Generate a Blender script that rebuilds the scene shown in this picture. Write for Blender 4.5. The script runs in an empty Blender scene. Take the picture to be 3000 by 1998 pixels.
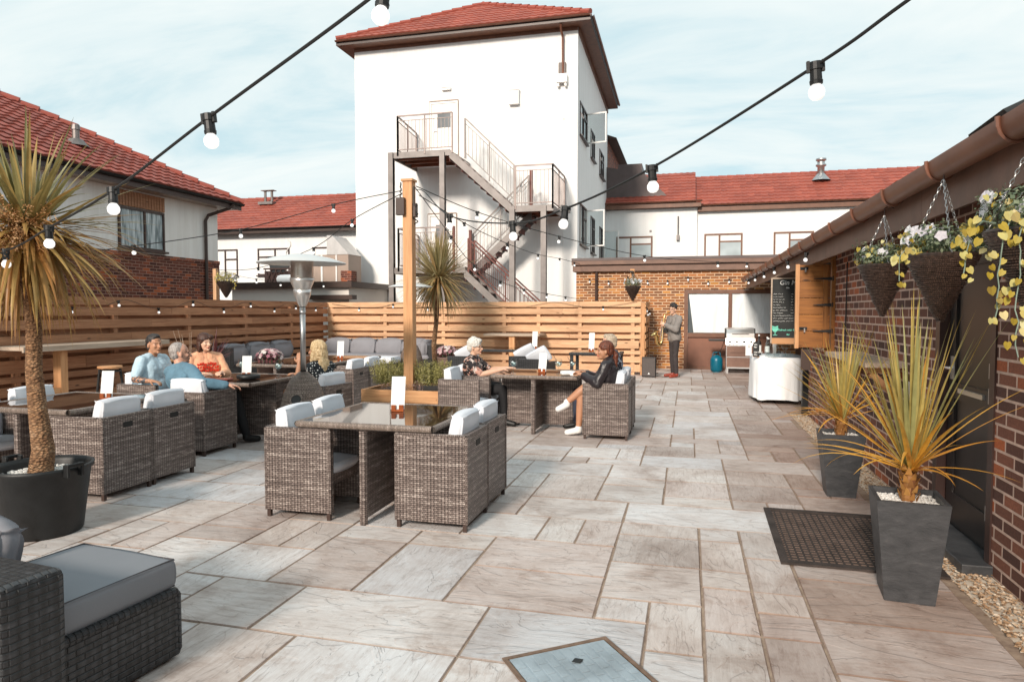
import bpy, math, random
from math import sin, cos, pi, radians as R
from mathutils import Matrix, Vector, Euler, noise
random.seed(7)
rnd = random.random
def U(a, b): return a + (b - a) * rnd()
C = bpy.context.scene.collection
V = Vector

# ---------------------------------------------------------------- materials
def newmat(name):
    m = bpy.data.materials.new(name); m.use_nodes = True
    nt = m.node_tree; b = nt.nodes['Principled BSDF']
    return m, nt, b
def N(nt, t, **kw):
    n = nt.nodes.new(t)
    for k, v in kw.items():
        if k in n.inputs.keys(): n.inputs[k].default_value = v
        else: setattr(n, k, v)
    return n
def L(nt, a, b): nt.links.new(a, b)
def col4(c): return (c[0], c[1], c[2], 1)
def ramp(nt, fac, stops):
    r = nt.nodes.new('ShaderNodeValToRGB')
    while len(r.color_ramp.elements) < len(stops): r.color_ramp.elements.new(0.5)
    for e, (p, c) in zip(r.color_ramp.elements, stops): e.position = p; e.color = col4(c)
    L(nt, fac, r.inputs[0]); return r.outputs[0]
def mixc(nt, fac, a, b, mode='MIX'):
    n = nt.nodes.new('ShaderNodeMix'); n.data_type = 'RGBA'; n.blend_type = mode
    if isinstance(fac, (int, float)): n.inputs[0].default_value = fac
    else: L(nt, fac, n.inputs[0])
    for i, v in ((6, a), (7, b)):
        if isinstance(v, (tuple, list)): n.inputs[i].default_value = col4(v)
        else: L(nt, v, n.inputs[i])
    return n.outputs[2]
def coord(nt, kind='UV', scale=(1, 1, 1), loc=(0, 0, 0)):
    tc = nt.nodes.new('ShaderNodeTexCoord'); mp = nt.nodes.new('ShaderNodeMapping')
    mp.inputs['Scale'].default_value = scale; mp.inputs['Location'].default_value = loc
    L(nt, tc.outputs[kind], mp.inputs[0]); return mp.outputs[0]
def noise_t(nt, vec, scale, detail=4, rough=.6, dist=0):
    n = N(nt, 'ShaderNodeTexNoise'); n.inputs['Scale'].default_value = scale
    n.inputs['Detail'].default_value = detail; n.inputs['Roughness'].default_value = rough
    n.inputs['Distortion'].default_value = dist
    L(nt, vec, n.inputs['Vector']); return n.outputs[0]
def bump(nt, b, h, strength=.3, dist=.01):
    n = nt.nodes.new('ShaderNodeBump'); n.inputs['Strength'].default_value = strength
    n.inputs['Distance'].default_value = dist; L(nt, h, n.inputs['Height']); L(nt, n.outputs[0], b.inputs['Normal'])
def plain(name, c, rough=.6, metal=0, var=.12, scale=6, spec=.5, bumps=0, bscale=60):
    m, nt, b = newmat(name)
    v = coord(nt, 'Object')
    f = noise_t(nt, v, scale)
    lo = tuple(x * (1 - var) for x in c); hi = tuple(min(1, x * (1 + var)) for x in c)
    L(nt, ramp(nt, f, [(.3, lo), (.7, hi)]), b.inputs['Base Color'])
    b.inputs['Roughness'].default_value = rough; b.inputs['Metallic'].default_value = metal
    b.inputs['Specular IOR Level'].default_value = spec
    if bumps: bump(nt, b, noise_t(nt, v, bscale, 3), bumps, .01)
    return m
def wood(name, dark, light, rough=.65, knots=True):
    m, nt, b = newmat(name)
    v = coord(nt, 'UV', (1.3, 22, 1))
    g = noise_t(nt, v, 1.6, 6, .65, .6)
    v2 = coord(nt, 'UV', (.35, .9, 1))
    big = noise_t(nt, v2, 1.5, 3)
    c1 = ramp(nt, g, [(.25, dark), (.75, light)])
    c2 = mixc(nt, .75, c1, ramp(nt, big, [(.3, (.62, .58, .56)), (.7, (1.15, 1.12, 1.1))]), 'MULTIPLY')
    if knots:
        vo = N(nt, 'ShaderNodeTexVoronoi'); vo.inputs['Scale'].default_value = 1.0
        L(nt, coord(nt, 'UV', (2.2, 7, 1)), vo.inputs['Vector'])
        k = ramp(nt, vo.outputs['Distance'], [(.05, (1, 1, 1)), (.13, (0, 0, 0))])
        c2 = mixc(nt, k, c2, tuple(x * .35 for x in dark))
    L(nt, c2, b.inputs['Base Color']); b.inputs['Roughness'].default_value = rough
    bump(nt, b, g, .25, .004); return m
def brickmat(name, c1, c2, mort, bw=.225, rh=.075, ms=.011, extra=None, stains=.5):
    m, nt, b = newmat(name)
    v = coord(nt, 'UV')
    wob = noise_t(nt, v, 3, 2); 
    bt = N(nt, 'ShaderNodeTexBrick'); bt.inputs['Scale'].default_value = 1
    bt.inputs['Brick Width'].default_value = bw; bt.inputs['Row Height'].default_value = rh
    bt.inputs['Mortar Size'].default_value = ms; bt.inputs['Mortar Smooth'].default_value = .15
    bt.inputs['Color1'].default_value = (0, 0, 0, 1); bt.inputs['Color2'].default_value = (1, 1, 1, 1)
    bt.inputs['Mortar'].default_value = (0, 0, 0, 1); bt.inputs['Bias'].default_value = -.0
    L(nt, v, bt.inputs['Vector'])
    stops = [(.0, c1), (.45, tuple((a + b_) / 2 for a, b_ in zip(c1, c2))), (.8, c2)]
    if extra: stops.append((.97, extra))
    cc = ramp(nt, bt.outputs['Color'], stops)
    fine = noise_t(nt, v, 55, 4, .7)
    cc = mixc(nt, .8, cc, ramp(nt, fine, [(.3, (.62, .6, .6)), (.7, (1.25, 1.2, 1.2))]), 'MULTIPLY')
    big = noise_t(nt, v, 1.2, 4, .6)
    cc = mixc(nt, stains, cc, ramp(nt, big, [(.35, (.6, .6, .62)), (.65, (1.1, 1.08, 1.05))]), 'MULTIPLY')
    mm = mixc(nt, .7, mort, ramp(nt, noise_t(nt, v, 14, 3), [(.3, (.6, .6, .6)), (.7, (1.1, 1.1, 1.1))]), 'MULTIPLY')
    cc = mixc(nt, bt.outputs['Fac'], cc, mm)
    L(nt, cc, b.inputs['Base Color']); b.inputs['Roughness'].default_value = .85
    inv = N(nt, 'ShaderNodeMath', operation='SUBTRACT'); inv.inputs[0].default_value = 1; L(nt, bt.outputs['Fac'], inv.inputs[1])
    ad = N(nt, 'ShaderNodeMath', operation='MULTIPLY_ADD'); L(nt, fine, ad.inputs[0]); ad.inputs[1].default_value = .35; L(nt, inv.outputs[0], ad.inputs[2])
    bump(nt, b, ad.outputs[0], .6, .008); return m
def rattan(name, dark, mid, light, row=.014, w=.042):
    m, nt, b = newmat(name)
    v = coord(nt, 'UV')
    bt = N(nt, 'ShaderNodeTexBrick'); bt.inputs['Scale'].default_value = 1
    bt.inputs['Brick Width'].default_value = w; bt.inputs['Row Height'].default_value = row
    bt.inputs['Mortar Size'].default_value = row * .17; bt.inputs['Mortar Smooth'].default_value = 1
    bt.inputs['Color1'].default_value = (0, 0, 0, 1); bt.inputs['Color2'].default_value = (1, 1, 1, 1)
    L(nt, v, bt.inputs['Vector'])
    band = noise_t(nt, coord(nt, 'UV', (1.2, 22, 1)), 1.5, 4, .7)
    mixn = N(nt, 'ShaderNodeMath', operation='MULTIPLY_ADD'); L(nt, bt.outputs['Color'], mixn.inputs[0]); mixn.inputs[1].default_value = .22; 
    sc = N(nt, 'ShaderNodeMath', operation='MULTIPLY_ADD'); L(nt, band, sc.inputs[0]); sc.inputs[1].default_value = 1.3; sc.inputs[2].default_value = -.24
    L(nt, sc.outputs[0], mixn.inputs[2])
    cc = ramp(nt, mixn.outputs[0], [(.1, dark), (.5, mid), (.95, light)])
    # strand crossing shimmer
    wv = N(nt, 'ShaderNodeTexWave', wave_type='BANDS', bands_direction='X'); wv.inputs['Scale'].default_value = 1 / w * .5 * 2 / 2
    L(nt, v, wv.inputs['Vector'])
    cc = mixc(nt, .7, cc, ramp(nt, wv.outputs['Fac'], [(.1, (.5, .48, .47)), (.8, (1.35, 1.35, 1.35))]), 'MULTIPLY')
    cc = mixc(nt, bt.outputs['Fac'], cc, tuple(x * .4 for x in dark))
    L(nt, cc, b.inputs['Base Color']); b.inputs['Roughness'].default_value = .42
    inv = N(nt, 'ShaderNodeMath', operation='SUBTRACT'); inv.inputs[0].default_value = 1; L(nt, bt.outputs['Fac'], inv.inputs[1])
    bump(nt, b, inv.outputs[0], .8, .006); return m
def leafmat(name, stops, rough=.45, trans=.25):
    m, nt, b = newmat(name)
    tc = N(nt, 'ShaderNodeUVMap'); sp = N(nt, 'ShaderNodeSeparateXYZ'); L(nt, tc.outputs[0], sp.inputs[0])
    cc = ramp(nt, sp.outputs[0], stops)
    st = noise_t(nt, coord(nt, 'Object'), 14, 3)
    cc = mixc(nt, .6, cc, ramp(nt, st, [(.3, (.65, .65, .65)), (.7, (1.2, 1.2, 1.2))]), 'MULTIPLY')
    L(nt, cc, b.inputs['Base Color']); b.inputs['Roughness'].default_value = rough
    tr = N(nt, 'ShaderNodeBsdfTranslucent'); L(nt, cc, tr.inputs[0])
    mx = N(nt, 'ShaderNodeMixShader'); mx.inputs[0].default_value = trans
    out = nt.nodes['Material Output']; L(nt, b.outputs[0], mx.inputs[1]); L(nt, tr.outputs[0], mx.inputs[2]); L(nt, mx.outputs[0], out.inputs[0])
    return m
def glassmat(name, tint=(.8, .9, .9), mixf=.75, rough=.02):
    m, nt, b = newmat(name)
    t = N(nt, 'ShaderNodeBsdfTransparent'); t.inputs[0].default_value = col4(tint)
    g = N(nt, 'ShaderNodeBsdfGlossy'); g.inputs['Roughness'].default_value = rough
    lw = N(nt, 'ShaderNodeLayerWeight'); lw.inputs[0].default_value = 1 - mixf
    mx = N(nt, 'ShaderNodeMixShader'); L(nt, lw.outputs['Facing'], mx.inputs[0]); L(nt, t.outputs[0], mx.inputs[1]); L(nt, g.outputs[0], mx.inputs[2])
    L(nt, mx.outputs[0], nt.nodes['Material Output'].inputs[0]); return m

M = {}
M['orange_wood'] = wood('orange_wood', (.46, .205, .08), (.76, .44, .22))
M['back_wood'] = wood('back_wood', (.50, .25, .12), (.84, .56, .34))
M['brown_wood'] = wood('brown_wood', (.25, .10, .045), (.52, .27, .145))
M['pale_wood'] = wood('pale_wood', (.36, .27, .2), (.6, .5, .4), knots=False)
M['shutter_wood'] = wood('shutter_wood', (.17, .06, .012), (.42, .17, .035), .4)
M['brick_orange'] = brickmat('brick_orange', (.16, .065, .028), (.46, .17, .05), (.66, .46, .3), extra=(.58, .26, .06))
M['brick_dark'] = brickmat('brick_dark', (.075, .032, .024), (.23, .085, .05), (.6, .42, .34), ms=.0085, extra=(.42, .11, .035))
M['brick_house'] = brickmat('brick_house', (.07, .02, .013), (.2, .055, .03), (.36, .2, .15), ms=.008, extra=(.42, .1, .03))
M['rattan'] = rattan('rattan', (.05, .037, .033), (.185, .142, .126), (.58, .50, .45))
M['rattan_back'] = rattan('rattan_back', (.07, .04, .025), (.2, .12, .08), (.45, .3, .2), .012, .03)
M['rattan_dark'] = rattan('rattan_dark', (.012, .0125, .014), (.027, .028, .031), (.062, .064, .07), .026, .07)
M['rattan_rim'] = rattan('rattan_rim', (.1, .075, .06), (.3, .23, .19), (.62, .52, .45), .012, .012)
M['wicker'] = rattan('wicker', (.02, .012, .01), (.055, .034, .026), (.13, .08, .06), .011, .06)
M['glass_top'] = plain('glass_top', (.035, .022, .017), .03, 0, .3, 2, .5); M['glass_top'].node_tree.nodes['Principled BSDF'].inputs['IOR'].default_value = 2.7
M['cushion'] = plain('cushion', (.72, .74, .79), .85, 0, .05, 3, .2, .1, 90)
M['cushion_grey'] = plain('cushion_grey', (.25, .245, .265), .9, 0, .08, 3, .2, .12, 120)
M['cushion_steel'] = plain('cushion_steel', (.21, .22, .24), .8, 0, .06, 2, .3, .08, 160)
M['piping'] = plain('piping', (.07, .065, .07), .8)
M['black_plastic'] = plain('black_plastic', (.008, .0085, .009), .5, 0, .5, 9, .5, .1, 30)
M['black'] = plain('black', (.01, .01, .01), .6)
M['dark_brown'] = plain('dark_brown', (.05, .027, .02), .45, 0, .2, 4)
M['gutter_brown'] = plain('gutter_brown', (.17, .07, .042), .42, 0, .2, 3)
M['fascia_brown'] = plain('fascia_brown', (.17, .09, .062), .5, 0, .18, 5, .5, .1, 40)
M['frame_brown'] = plain('frame_brown', (.16, .07, .04), .45, 0, .2, 5)
M['frame_dark'] = plain('frame_dark', (.045, .022, .018), .4, 0, .2, 5)
M['steel'] = plain('steel', (.68, .66, .64), .28, .8, .08, 3)
M['steel_dull'] = plain('steel_dull', (.5, .5, .5), .42, 1, .1, 3)
M['galv'] = plain('galv', (.2, .18, .172), .5, .5, .2, 3)
M['rust'] = plain('rust', (.14, .045, .035), .6, .1, .3, 4)
M['rust_under'] = plain('rust_under', (.24, .09, .05), .7, .1, .45, 2)
M['white_paint'] = plain('white_paint', (.78, .77, .75), .6, 0, .04, 2)
M['white_card'] = plain('white_card', (.8, .82, .82), .6, 0, .02, 2)
M['white_plastic'] = plain('white_plastic', (.8, .78, .75), .4, 0, .04, 2)
M['zinc'] = plain('zinc', (.1, .075, .072), .5, .3, .2, 1.2)
M['pebble_white'] = plain('pebble_white', (.68, .66, .62), .8, 0, .2, 60)
M['slate'] = None
M['rubber'] = plain('rubber', (.045, .034, .03), .75, 0, .4, 6, .3, .5, 50)
M['glass'] = glassmat('glass', (.93, .96, .96), .88)
M['drink'] = glassmat('drink', (.85, .95, .95), .6)
M['soil'] = plain('soil', (.06, .04, .03), .95)
M['terracotta_ribbed'] = plain('terracotta_ribbed', (.16, .1, .08), .6)
M['gas_blue'] = plain('gas_blue', (.0, .12, .19), .35, 0, .1, 5)
M['chalk'] = plain('chalk', (.75, .76, .74), .9)
M['chalk_green'] = plain('chalk_green', (.18, .62, .48), .9)
M['chalkboard'] = plain('chalkboard', (.018, .02, .02), .7, 0, .3, 8)
M['amber'] = plain('amber', (.3, .07, .015), .15, 0, .3, 30, .6)
M['grey_fabric'] = plain('grey_fabric', (.26, .23, .215), .9, 0, .12, 40, .2, .2, 150)
M['dark_trouser'] = plain('dark_trouser', (.035, .03, .032), .85, 0, .2, 10)
M['panel_beige'] = plain('panel_beige', (.36, .27, .22), .5, 0, .08, 2)
M['leather_brown'] = plain('leather_brown', (.28, .05, .03), .3, 0, .3, 20)
M['brass'] = plain('brass', (.7, .48, .2), .25, 1, .1, 10)
M['render_far'] = plain('render_far', (.72, .67, .62), .85, 0, .06, .8)
M['curtain'] = None

def rendermat(name, c, streak=.12):
    m, nt, b = newmat(name)
    v = coord(nt, 'Object')
    f = noise_t(nt, v, .35, 4)
    s = noise_t(nt, coord(nt, 'Object', (3, 3, .25)), 1.6, 5, .7)
    cc = ramp(nt, f, [(.3, tuple(x * .93 for x in c)), (.7, c)])
    cc = mixc(nt, streak, cc, ramp(nt, s, [(.35, (.55, .48, .42)), (.6, (1, 1, 1))]), 'MULTIPLY')
    L(nt, cc, b.inputs['Base Color']); b.inputs['Roughness'].default_value = .9
    bump(nt, b, noise_t(nt, v, 25, 4), .12, .01); return m
M['white_render'] = rendermat('white_render', (.83, .83, .825), .12)
M['house_render'] = rendermat('house_render', (.86, .84, .81), .22)

def curtain():
    m, nt, b = newmat('curtain')
    v = coord(nt, 'UV', (1, .12, 1))
    w = noise_t(nt, v, 11, 3, .6)
    L(nt, ramp(nt, w, [(.35, (.10, .13, .14)), (.5, (.4, .46, .48)), (.68, (.72, .76, .78))]), b.inputs['Base Color'])
    b.inputs['Roughness'].default_value = .9; return m
M['curtain'] = curtain()
def pane(name, c=(.12, .14, .15)):
    m, nt, b = newmat(name)
    L(nt, ramp(nt, noise_t(nt, coord(nt, 'Object'), .8, 2), [(.3, tuple(x * .5 for x in c)), (.7, c)]), b.inputs['Base Color'])
    b.inputs['Roughness'].default_value = .06; b.inputs['Specular IOR Level'].default_value = .9; return m
M['pane'] = pane('pane'); M['pane_light'] = pane('pane_light', (.5, .56, .58)); M['pane_sheet'] = None

def tilemat(name, a, b_):
    m, nt, b = newmat(name)
    tc = N(nt, 'ShaderNodeUVMap')
    wn = N(nt, 'ShaderNodeTexWhiteNoise', noise_dimensions='2D')
    sn = N(nt, 'ShaderNodeVectorMath', operation='SNAP'); sn.inputs[1].default_value = (1, 1, 1)
    L(nt, tc.outputs[0], sn.inputs[0]); L(nt, sn.outputs[0], wn.inputs['Vector'])
    cc = ramp(nt, wn.outputs['Value'], [(.0, a), (1, b_)])
    cc = mixc(nt, .6, cc, ramp(nt, noise_t(nt, coord(nt, 'Object'), 1.1, 5), [(.3, (.7, .68, .66)), (.7, (1.15, 1.12, 1.1))]), 'MULTIPLY')
    cc = mixc(nt, .5, cc, ramp(nt, noise_t(nt, coord(nt, 'Object'), 30, 4), [(.3, (.7, .7, .7)), (.7, (1.2, 1.2, 1.2))]), 'MULTIPLY')
    L(nt, cc, b.inputs['Base Color']); b.inputs['Roughness'].default_value = .6; return m
M['tile'] = tilemat('tile', (.28, .066, .044), (.36, .092, .06))
M['tile_deep'] = tilemat('tile_deep', (.24, .05, .032), (.33, .075, .05))

def slabmat():
    m, nt, b = newmat('paving')
    at = N(nt, 'ShaderNodeAttribute', attribute_name='Col')
    v = coord(nt, 'UV')
    streak = noise_t(nt, coord(nt, 'UV', (1.7, 13, 1)), 2.8, 9, .76, .9)
    cc = mixc(nt, .85, at.outputs['Color'], ramp(nt, streak, [(.25, (.52, .46, .42)), (.45, (.9, .87, .85)), (.75, (1.12, 1.12, 1.12))]), 'MULTIPLY')
    big = noise_t(nt, coord(nt, 'Object'), 1.3, 6, .7, .6)
    cc = mixc(nt, .9, cc, ramp(nt, big, [(.32, (.62, .54, .5)), (.47, (.93, .89, .87)), (.6, (1.06, 1.07, 1.08))]), 'MULTIPLY')
    vo = N(nt, 'ShaderNodeTexNoise'); vo.inputs['Scale'].default_value = 1.6; vo.inputs['Detail'].default_value = 5; vo.inputs['Distortion'].default_value = 2.2
    L(nt, coord(nt, 'UV', (1, 2.4, 1)), vo.inputs['Vector'])
    edge = ramp(nt, vo.outputs[0], [(.485, (1, 1, 1)), (.5, (.45, .36, .3)), (.515, (1, 1, 1))])
    cc = mixc(nt, .28, cc, edge, 'MULTIPLY')
    sp_ = noise_t(nt, coord(nt, 'Object'), 26, 3, .7); cc = mixc(nt, .5, cc, ramp(nt, sp_, [(.27, (.35, .3, .27)), (.34, (1, 1, 1))]), 'MULTIPLY')
    mo = noise_t(nt, coord(nt, 'Object', (1, 1, 1), (7, 2, 0)), 3.2, 6, .75); cc = mixc(nt, .45, cc, ramp(nt, mo, [(.36, (.62, .5, .43)), (.46, (1, 1, 1))]), 'MULTIPLY')
    L(nt, cc, b.inputs['Base Color'])
    L(nt, ramp(nt, streak, [(.3, (.75, .75, .75)), (.7, (.5, .5, .5))]), b.inputs['Roughness'])
    stp = ramp(nt, vo.outputs[0], [(.30, (0, 0, 0)), (.49, (.25, .25, .25)), (.51, (.75, .75, .75)), (.7, (1, 1, 1))])
    hs = mixc(nt, .35, stp, streak)
    bump(nt, b, hs, .55, .012); return m
M['paving'] = slabmat()
def jointmat():
    m, nt, b = newmat('joint_sand')
    L(nt, ramp(nt, noise_t(nt, coord(nt, 'Object'), 9, 6, .7), [(.3, (.17, .115, .085)), (.7, (.42, .32, .24))]), b.inputs['Base Color'])
    b.inputs['Roughness'].default_value = .95; return m
M['joint_sand'] = jointmat()
def slate():
    m, nt, b = newmat('slate')
    v = coord(nt, 'Object', (3, 3, 7))
    f = noise_t(nt, v, 2.2, 7, .7, .4)
    L(nt, ramp(nt, f, [(.3, (.022, .024, .027)), (.6, (.055, .056, .06)), (.8, (.13, .125, .12))]), b.inputs['Base Color'])
    b.inputs['Roughness'].default_value = .5; bump(nt, b, f, .5, .01); return m
M['slate'] = slate()
def stones(name, stops):
    m, nt, b = newmat(name)
    tc = N(nt, 'ShaderNodeUVMap'); sp = N(nt, 'ShaderNodeSeparateXYZ'); L(nt, tc.outputs[0], sp.inputs[0])
    L(nt, ramp(nt, sp.outputs[0], stops), b.inputs['Base Color']); b.inputs['Roughness'].default_value = .75; return m
M['gravel'] = stones('gravel', [(0, (.13, .07, .035)), (.4, (.33, .2, .11)), (.8, (.5, .36, .24)), (1, (.62, .54, .44))])
M['pebbles'] = stones('pebbles', [(0, (.45, .43, .4)), (.5, (.65, .63, .6)), (1, (.8, .79, .77))])
def trunkmat():
    m, nt, b = newmat('palm_bark')
    v = coord(nt, 'Object', (1, 1, 1.6))
    vo = N(nt, 'ShaderNodeTexVoronoi'); vo.inputs['Scale'].default_value = 42; L(nt, v, vo.inputs['Vector'])
    f = noise_t(nt, v, 12, 5, .7)
    cc = ramp(nt, f, [(.3, (.17, .075, .03)), (.55, (.4, .23, .12)), (.75, (.6, .44, .3))])
    cc = mixc(nt, .75, cc, ramp(nt, vo.outputs['Distance'], [(.15, (1.2, 1.15, 1.1)), (.6, (.35, .3, .27))]), 'MULTIPLY')
    L(nt, cc, b.inputs['Base Color']); b.inputs['Roughness'].default_value = .85
    bump(nt, b, vo.outputs['Distance'], .9, .02); return m
M['palm_bark'] = trunkmat()
M['palm_leaf'] = leafmat('palm_leaf', [(0, (.36, .16, .045)), (.28, (.46, .29, .09)), (.5, (.36, .27, .1)), (.75, (.24, .22, .09)), (1, (.40, .37, .19))])
M['cordyline_leaf'] = leafmat('cordyline_leaf', [(0, (.66, .3, .05)), (.35, (.78, .42, .06)), (.6, (.52, .38, .1)), (1, (.32, .32, .13))])
M['mid_leaf'] = leafmat('mid_leaf', [(0, (.4, .2, .07)), (.4, (.42, .3, .14)), (.7, (.25, .21, .09)), (1, (.5, .42, .24))])
M['herb'] = leafmat('herb', [(0, (.16, .15, .05)), (.5, (.34, .31, .1)), (1, (.6, .52, .2))])
M['heather'] = leafmat('heather', [(0, (.25, .14, .12)), (1, (.6, .42, .36))])
M['green_leaf'] = leafmat('green_leaf', [(0, (.05, .08, .04)), (.5, (.12, .16, .09)), (1, (.28, .32, .2))])
M['ivy_leaf'] = leafmat('ivy_leaf', [(0, (.25, .17, .02)), (.4, (.46, .34, .04)), (.7, (.55, .44, .1)), (1, (.6, .56, .22))], .4, .3)
M['petal'] = leafmat('petal', [(0, (.7, .66, .72)), (1, (.85, .86, .88))], .6, .3)
M['pink_petal'] = leafmat('pink_petal', [(0, (.4, .14, .2)), (.5, (.7, .5, .5)), (1, (.8, .74, .7))], .6, .3)
M['purple_leaf'] = leafmat('purple_leaf', [(0, (.06, .015, .02)), (1, (.2, .06, .06))])
M['plume'] = leafmat('plume', [(0, (.35, .15, .05)), (1, (.7, .42, .2))])
M['vine_stem'] = plain('vine_stem', (.2, .27, .22), .6)
def bulbmat():
    m, nt, b = newmat('bulb_glow')
    b.inputs['Base Color'].default_value = (.9, .9, .88, 1); b.inputs['Roughness'].default_value = .3
    b.inputs['Emission Color'].default_value = (1, .97, .93, 1)
    f = noise_t(nt, coord(nt, 'Object'), 3, 2); L(nt, ramp(nt, f, [(.2, (.8, .8, .78)), (.8, (.92, .92, .9))]), b.inputs['Base Color'])
    b.inputs['Emission Strength'].default_value = .75; return m
M['bulb'] = bulbmat()
def sheetmat(name, c, sc=1.0, str_=.8):
    m, nt, b = newmat(name)
    f = noise_t(nt, coord(nt, 'UV', (2.2, .5, 1)), 2.0 * sc, 4, .6, 1.0)
    L(nt, ramp(nt, f, [(.3, tuple(x * .82 for x in c)), (.6, c)]), b.inputs['Base Color'])
    b.inputs['Roughness'].default_value = .85; bump(nt, b, f, str_, .05); return m
M['sheet'] = sheetmat('sheet', (.82, .86, .88))
M['tablecloth'] = sheetmat('tablecloth', (.9, .91, .92), .8, .4)

# ---------------------------------------------------------------- mesh builder
class MB:
    def __init__(s):
        s.v = []; s.f = []; s.uv = []; s.mi = []; s.T = Matrix.Identity(4); s.m = 0; s.col = []; s.hascol = False; s.c = (1, 1, 1, 1)
    def poly(s, pts, uvs=None):
        n = len(s.v); P = [s.T @ V(p) for p in pts]; s.v += [tuple(p) for p in P]
        s.f.append(tuple(range(n, n + len(pts))))
        if uvs is None:
            Q = [V(p) for p in pts]
            a = (Q[1] - Q[0]).cross(Q[2] - Q[0])
            if a.length < 1e-12 and len(Q) > 3: a = (Q[2] - Q[0]).cross(Q[3] - Q[0])
            ax, ay, az = abs(a.x), abs(a.y), abs(a.z)
            if ax >= ay and ax >= az: uvs = [(q.y, q.z) for q in Q]
            elif ay >= az: uvs = [(q.x, q.z) for q in Q]
            else: uvs = [(q.x, q.y) for q in Q]
        s.uv.append(uvs); s.mi.append(s.m); s.col.append(s.c)
    def box(s, x0, x1, y0, y1, z0, z1, grain=False):
        p = [(x0, y0, z0), (x1, y0, z0), (x1, y1, z0), (x0, y1, z0), (x0, y0, z1), (x1, y0, z1), (x1, y1, z1), (x0, y1, z1)]
        s.hexa(p, grain)
    def hexa(s, p, grain=False):
        F = [(0, 3, 2, 1), (4, 5, 6, 7), (0, 1, 5, 4), (1, 2, 6, 5), (2, 3, 7, 6), (3, 0, 4, 7)]
        if grain:
            d = [abs(p[6][i] - p[0][i]) for i in range(3)]; a = d.index(max(d)); o1, o2 = U(0, 50), U(0, 50); q = [i for i in range(3) if i != a]
        for f in F:
            pts = [p[i] for i in f]
            if grain: s.poly(pts, [(t[a] + o1, t[q[0]] + t[q[1]] + o2) for t in pts])
            else: s.poly(pts)
    def cbox(s, c, d, grain=False, rot=None):
        T0 = s.T
        s.T = T0 @ Matrix.Translation(c) @ (rot.to_matrix().to_4x4() if rot else Matrix.Identity(4))
        s.box(-d[0] / 2, d[0] / 2, -d[1] / 2, d[1] / 2, -d[2] / 2, d[2] / 2, grain); s.T = T0
    def frustum(s, c, h, a, b, a2=None, b2=None):
        # square pot: half-size a at bottom (z=c.z), b at top
        x, y, z = c; a2 = a2 or a; b2 = b2 or b
        s.hexa([(x - a, y - a2, z), (x + a, y - a2, z), (x + a, y + a2, z), (x - a, y + a2, z), (x - b, y - b2, z + h), (x + b, y - b2, z + h), (x + b, y + b2, z + h), (x - b, y + b2, z + h)])
    def beam(s, a, b, w, h=None, grain=False, up=(0, 0, 1)):
        a, b = V(a), V(b); h = h or w; d = b - a; l = d.length
        if l < 1e-6: return
        z = d.normalized(); u = V(up)
        if abs(z.dot(u)) > .99: u = V((1, 0, 0))
        x = u.cross(z).normalized(); y = z.cross(x)
        m = Matrix((x, y, z)).transposed().to_4x4(); T0 = s.T
        s.T = T0 @ Matrix.Translation(a) @ m; s.box(-w / 2, w / 2, -h / 2, h / 2, 0, l, grain); s.T = T0
    def tube(s, pts, r, seg=8, cap=True, uvr=None):
        pts = [V(p) for p in pts]; n = len(pts)
        rs = r if isinstance(r, (list, tuple)) else [r] * n
        rings = []; px = None
        for i, p in enumerate(pts):
            t = (pts[min(i + 1, n - 1)] - pts[max(i - 1, 0)])
            t = t.normalized() if t.length > 1e-9 else V((0, 0, 1))
            if px is None:
                u = V((0, 0, 1)) if abs(t.z) < .9 else V((1, 0, 0)); x = u.cross(t).normalized()
            else:
                x = px - t * px.dot(t)
                x = x.normalized() if x.length > 1e-6 else V((1, 0, 0))
            px = x; y = t.cross(x)
            rings.append([p + (x * cos(2 * pi * k / seg) + y * sin(2 * pi * k / seg)) * rs[i] for k in range(seg)])
        base = len(s.v)
        for rg in rings: s.v += [tuple(s.T @ q) for q in rg]
        acc = 0
        for i in range(n - 1):
            dl = (pts[i + 1] - pts[i]).length
            for k in range(seg):
                k2 = (k + 1) % seg
                s.f.append((base + i * seg + k, base + i * seg + k2, base + (i + 1) * seg + k2, base + (i + 1) * seg + k))
                c0 = 2 * pi * rs[i] * k / seg; c1 = 2 * pi * rs[i] * (k + 1) / seg
                s.uv.append([(c0, acc), (c1, acc), (c1, acc + dl), (c0, acc + dl)] if uvr is None else [(uvr, 0)] * 4); s.mi.append(s.m); s.col.append(s.c)
            acc += dl
        if cap:
            for i, flip in ((0, True), (n - 1, False)):
                if rs[i] > 1e-5:
                    idx = [base + i * seg + k for k in range(seg)]
                    if flip: idx.reverse()
                    s.f.append(tuple(idx)); s.uv.append([(uvr or 0, 0)] * seg); s.mi.append(s.m); s.col.append(s.c)
    def lathe(s, prof, seg=24, c=(0, 0, 0), scale=(1, 1)):
        base = len(s.v); n = len(prof); acc = 0
        for r, z in prof:
            for k in range(seg):
                a = 2 * pi * k / seg
                s.v.append(tuple(s.T @ V((c[0] + r * cos(a) * scale[0], c[1] + r * sin(a) * scale[1], c[2] + z))))
        for i in range(n - 1):
            dl = math.hypot(prof[i + 1][0] - prof[i][0], prof[i + 1][1] - prof[i][1]); rm = max(prof[i][0], prof[i + 1][0])
            for k in range(seg):
                k2 = (k + 1) % seg
                s.f.append((base + i * seg + k, base + i * seg + k2, base + (i + 1) * seg + k2, base + (i + 1) * seg + k))
                u0, u1 = 2 * pi * rm * k / seg, 2 * pi * rm * (k + 1) / seg
                s.uv.append([(u0, acc), (u1, acc), (u1, acc + dl), (u0, acc + dl)]); s.mi.append(s.m); s.col.append(s.c)
            acc += dl
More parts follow.
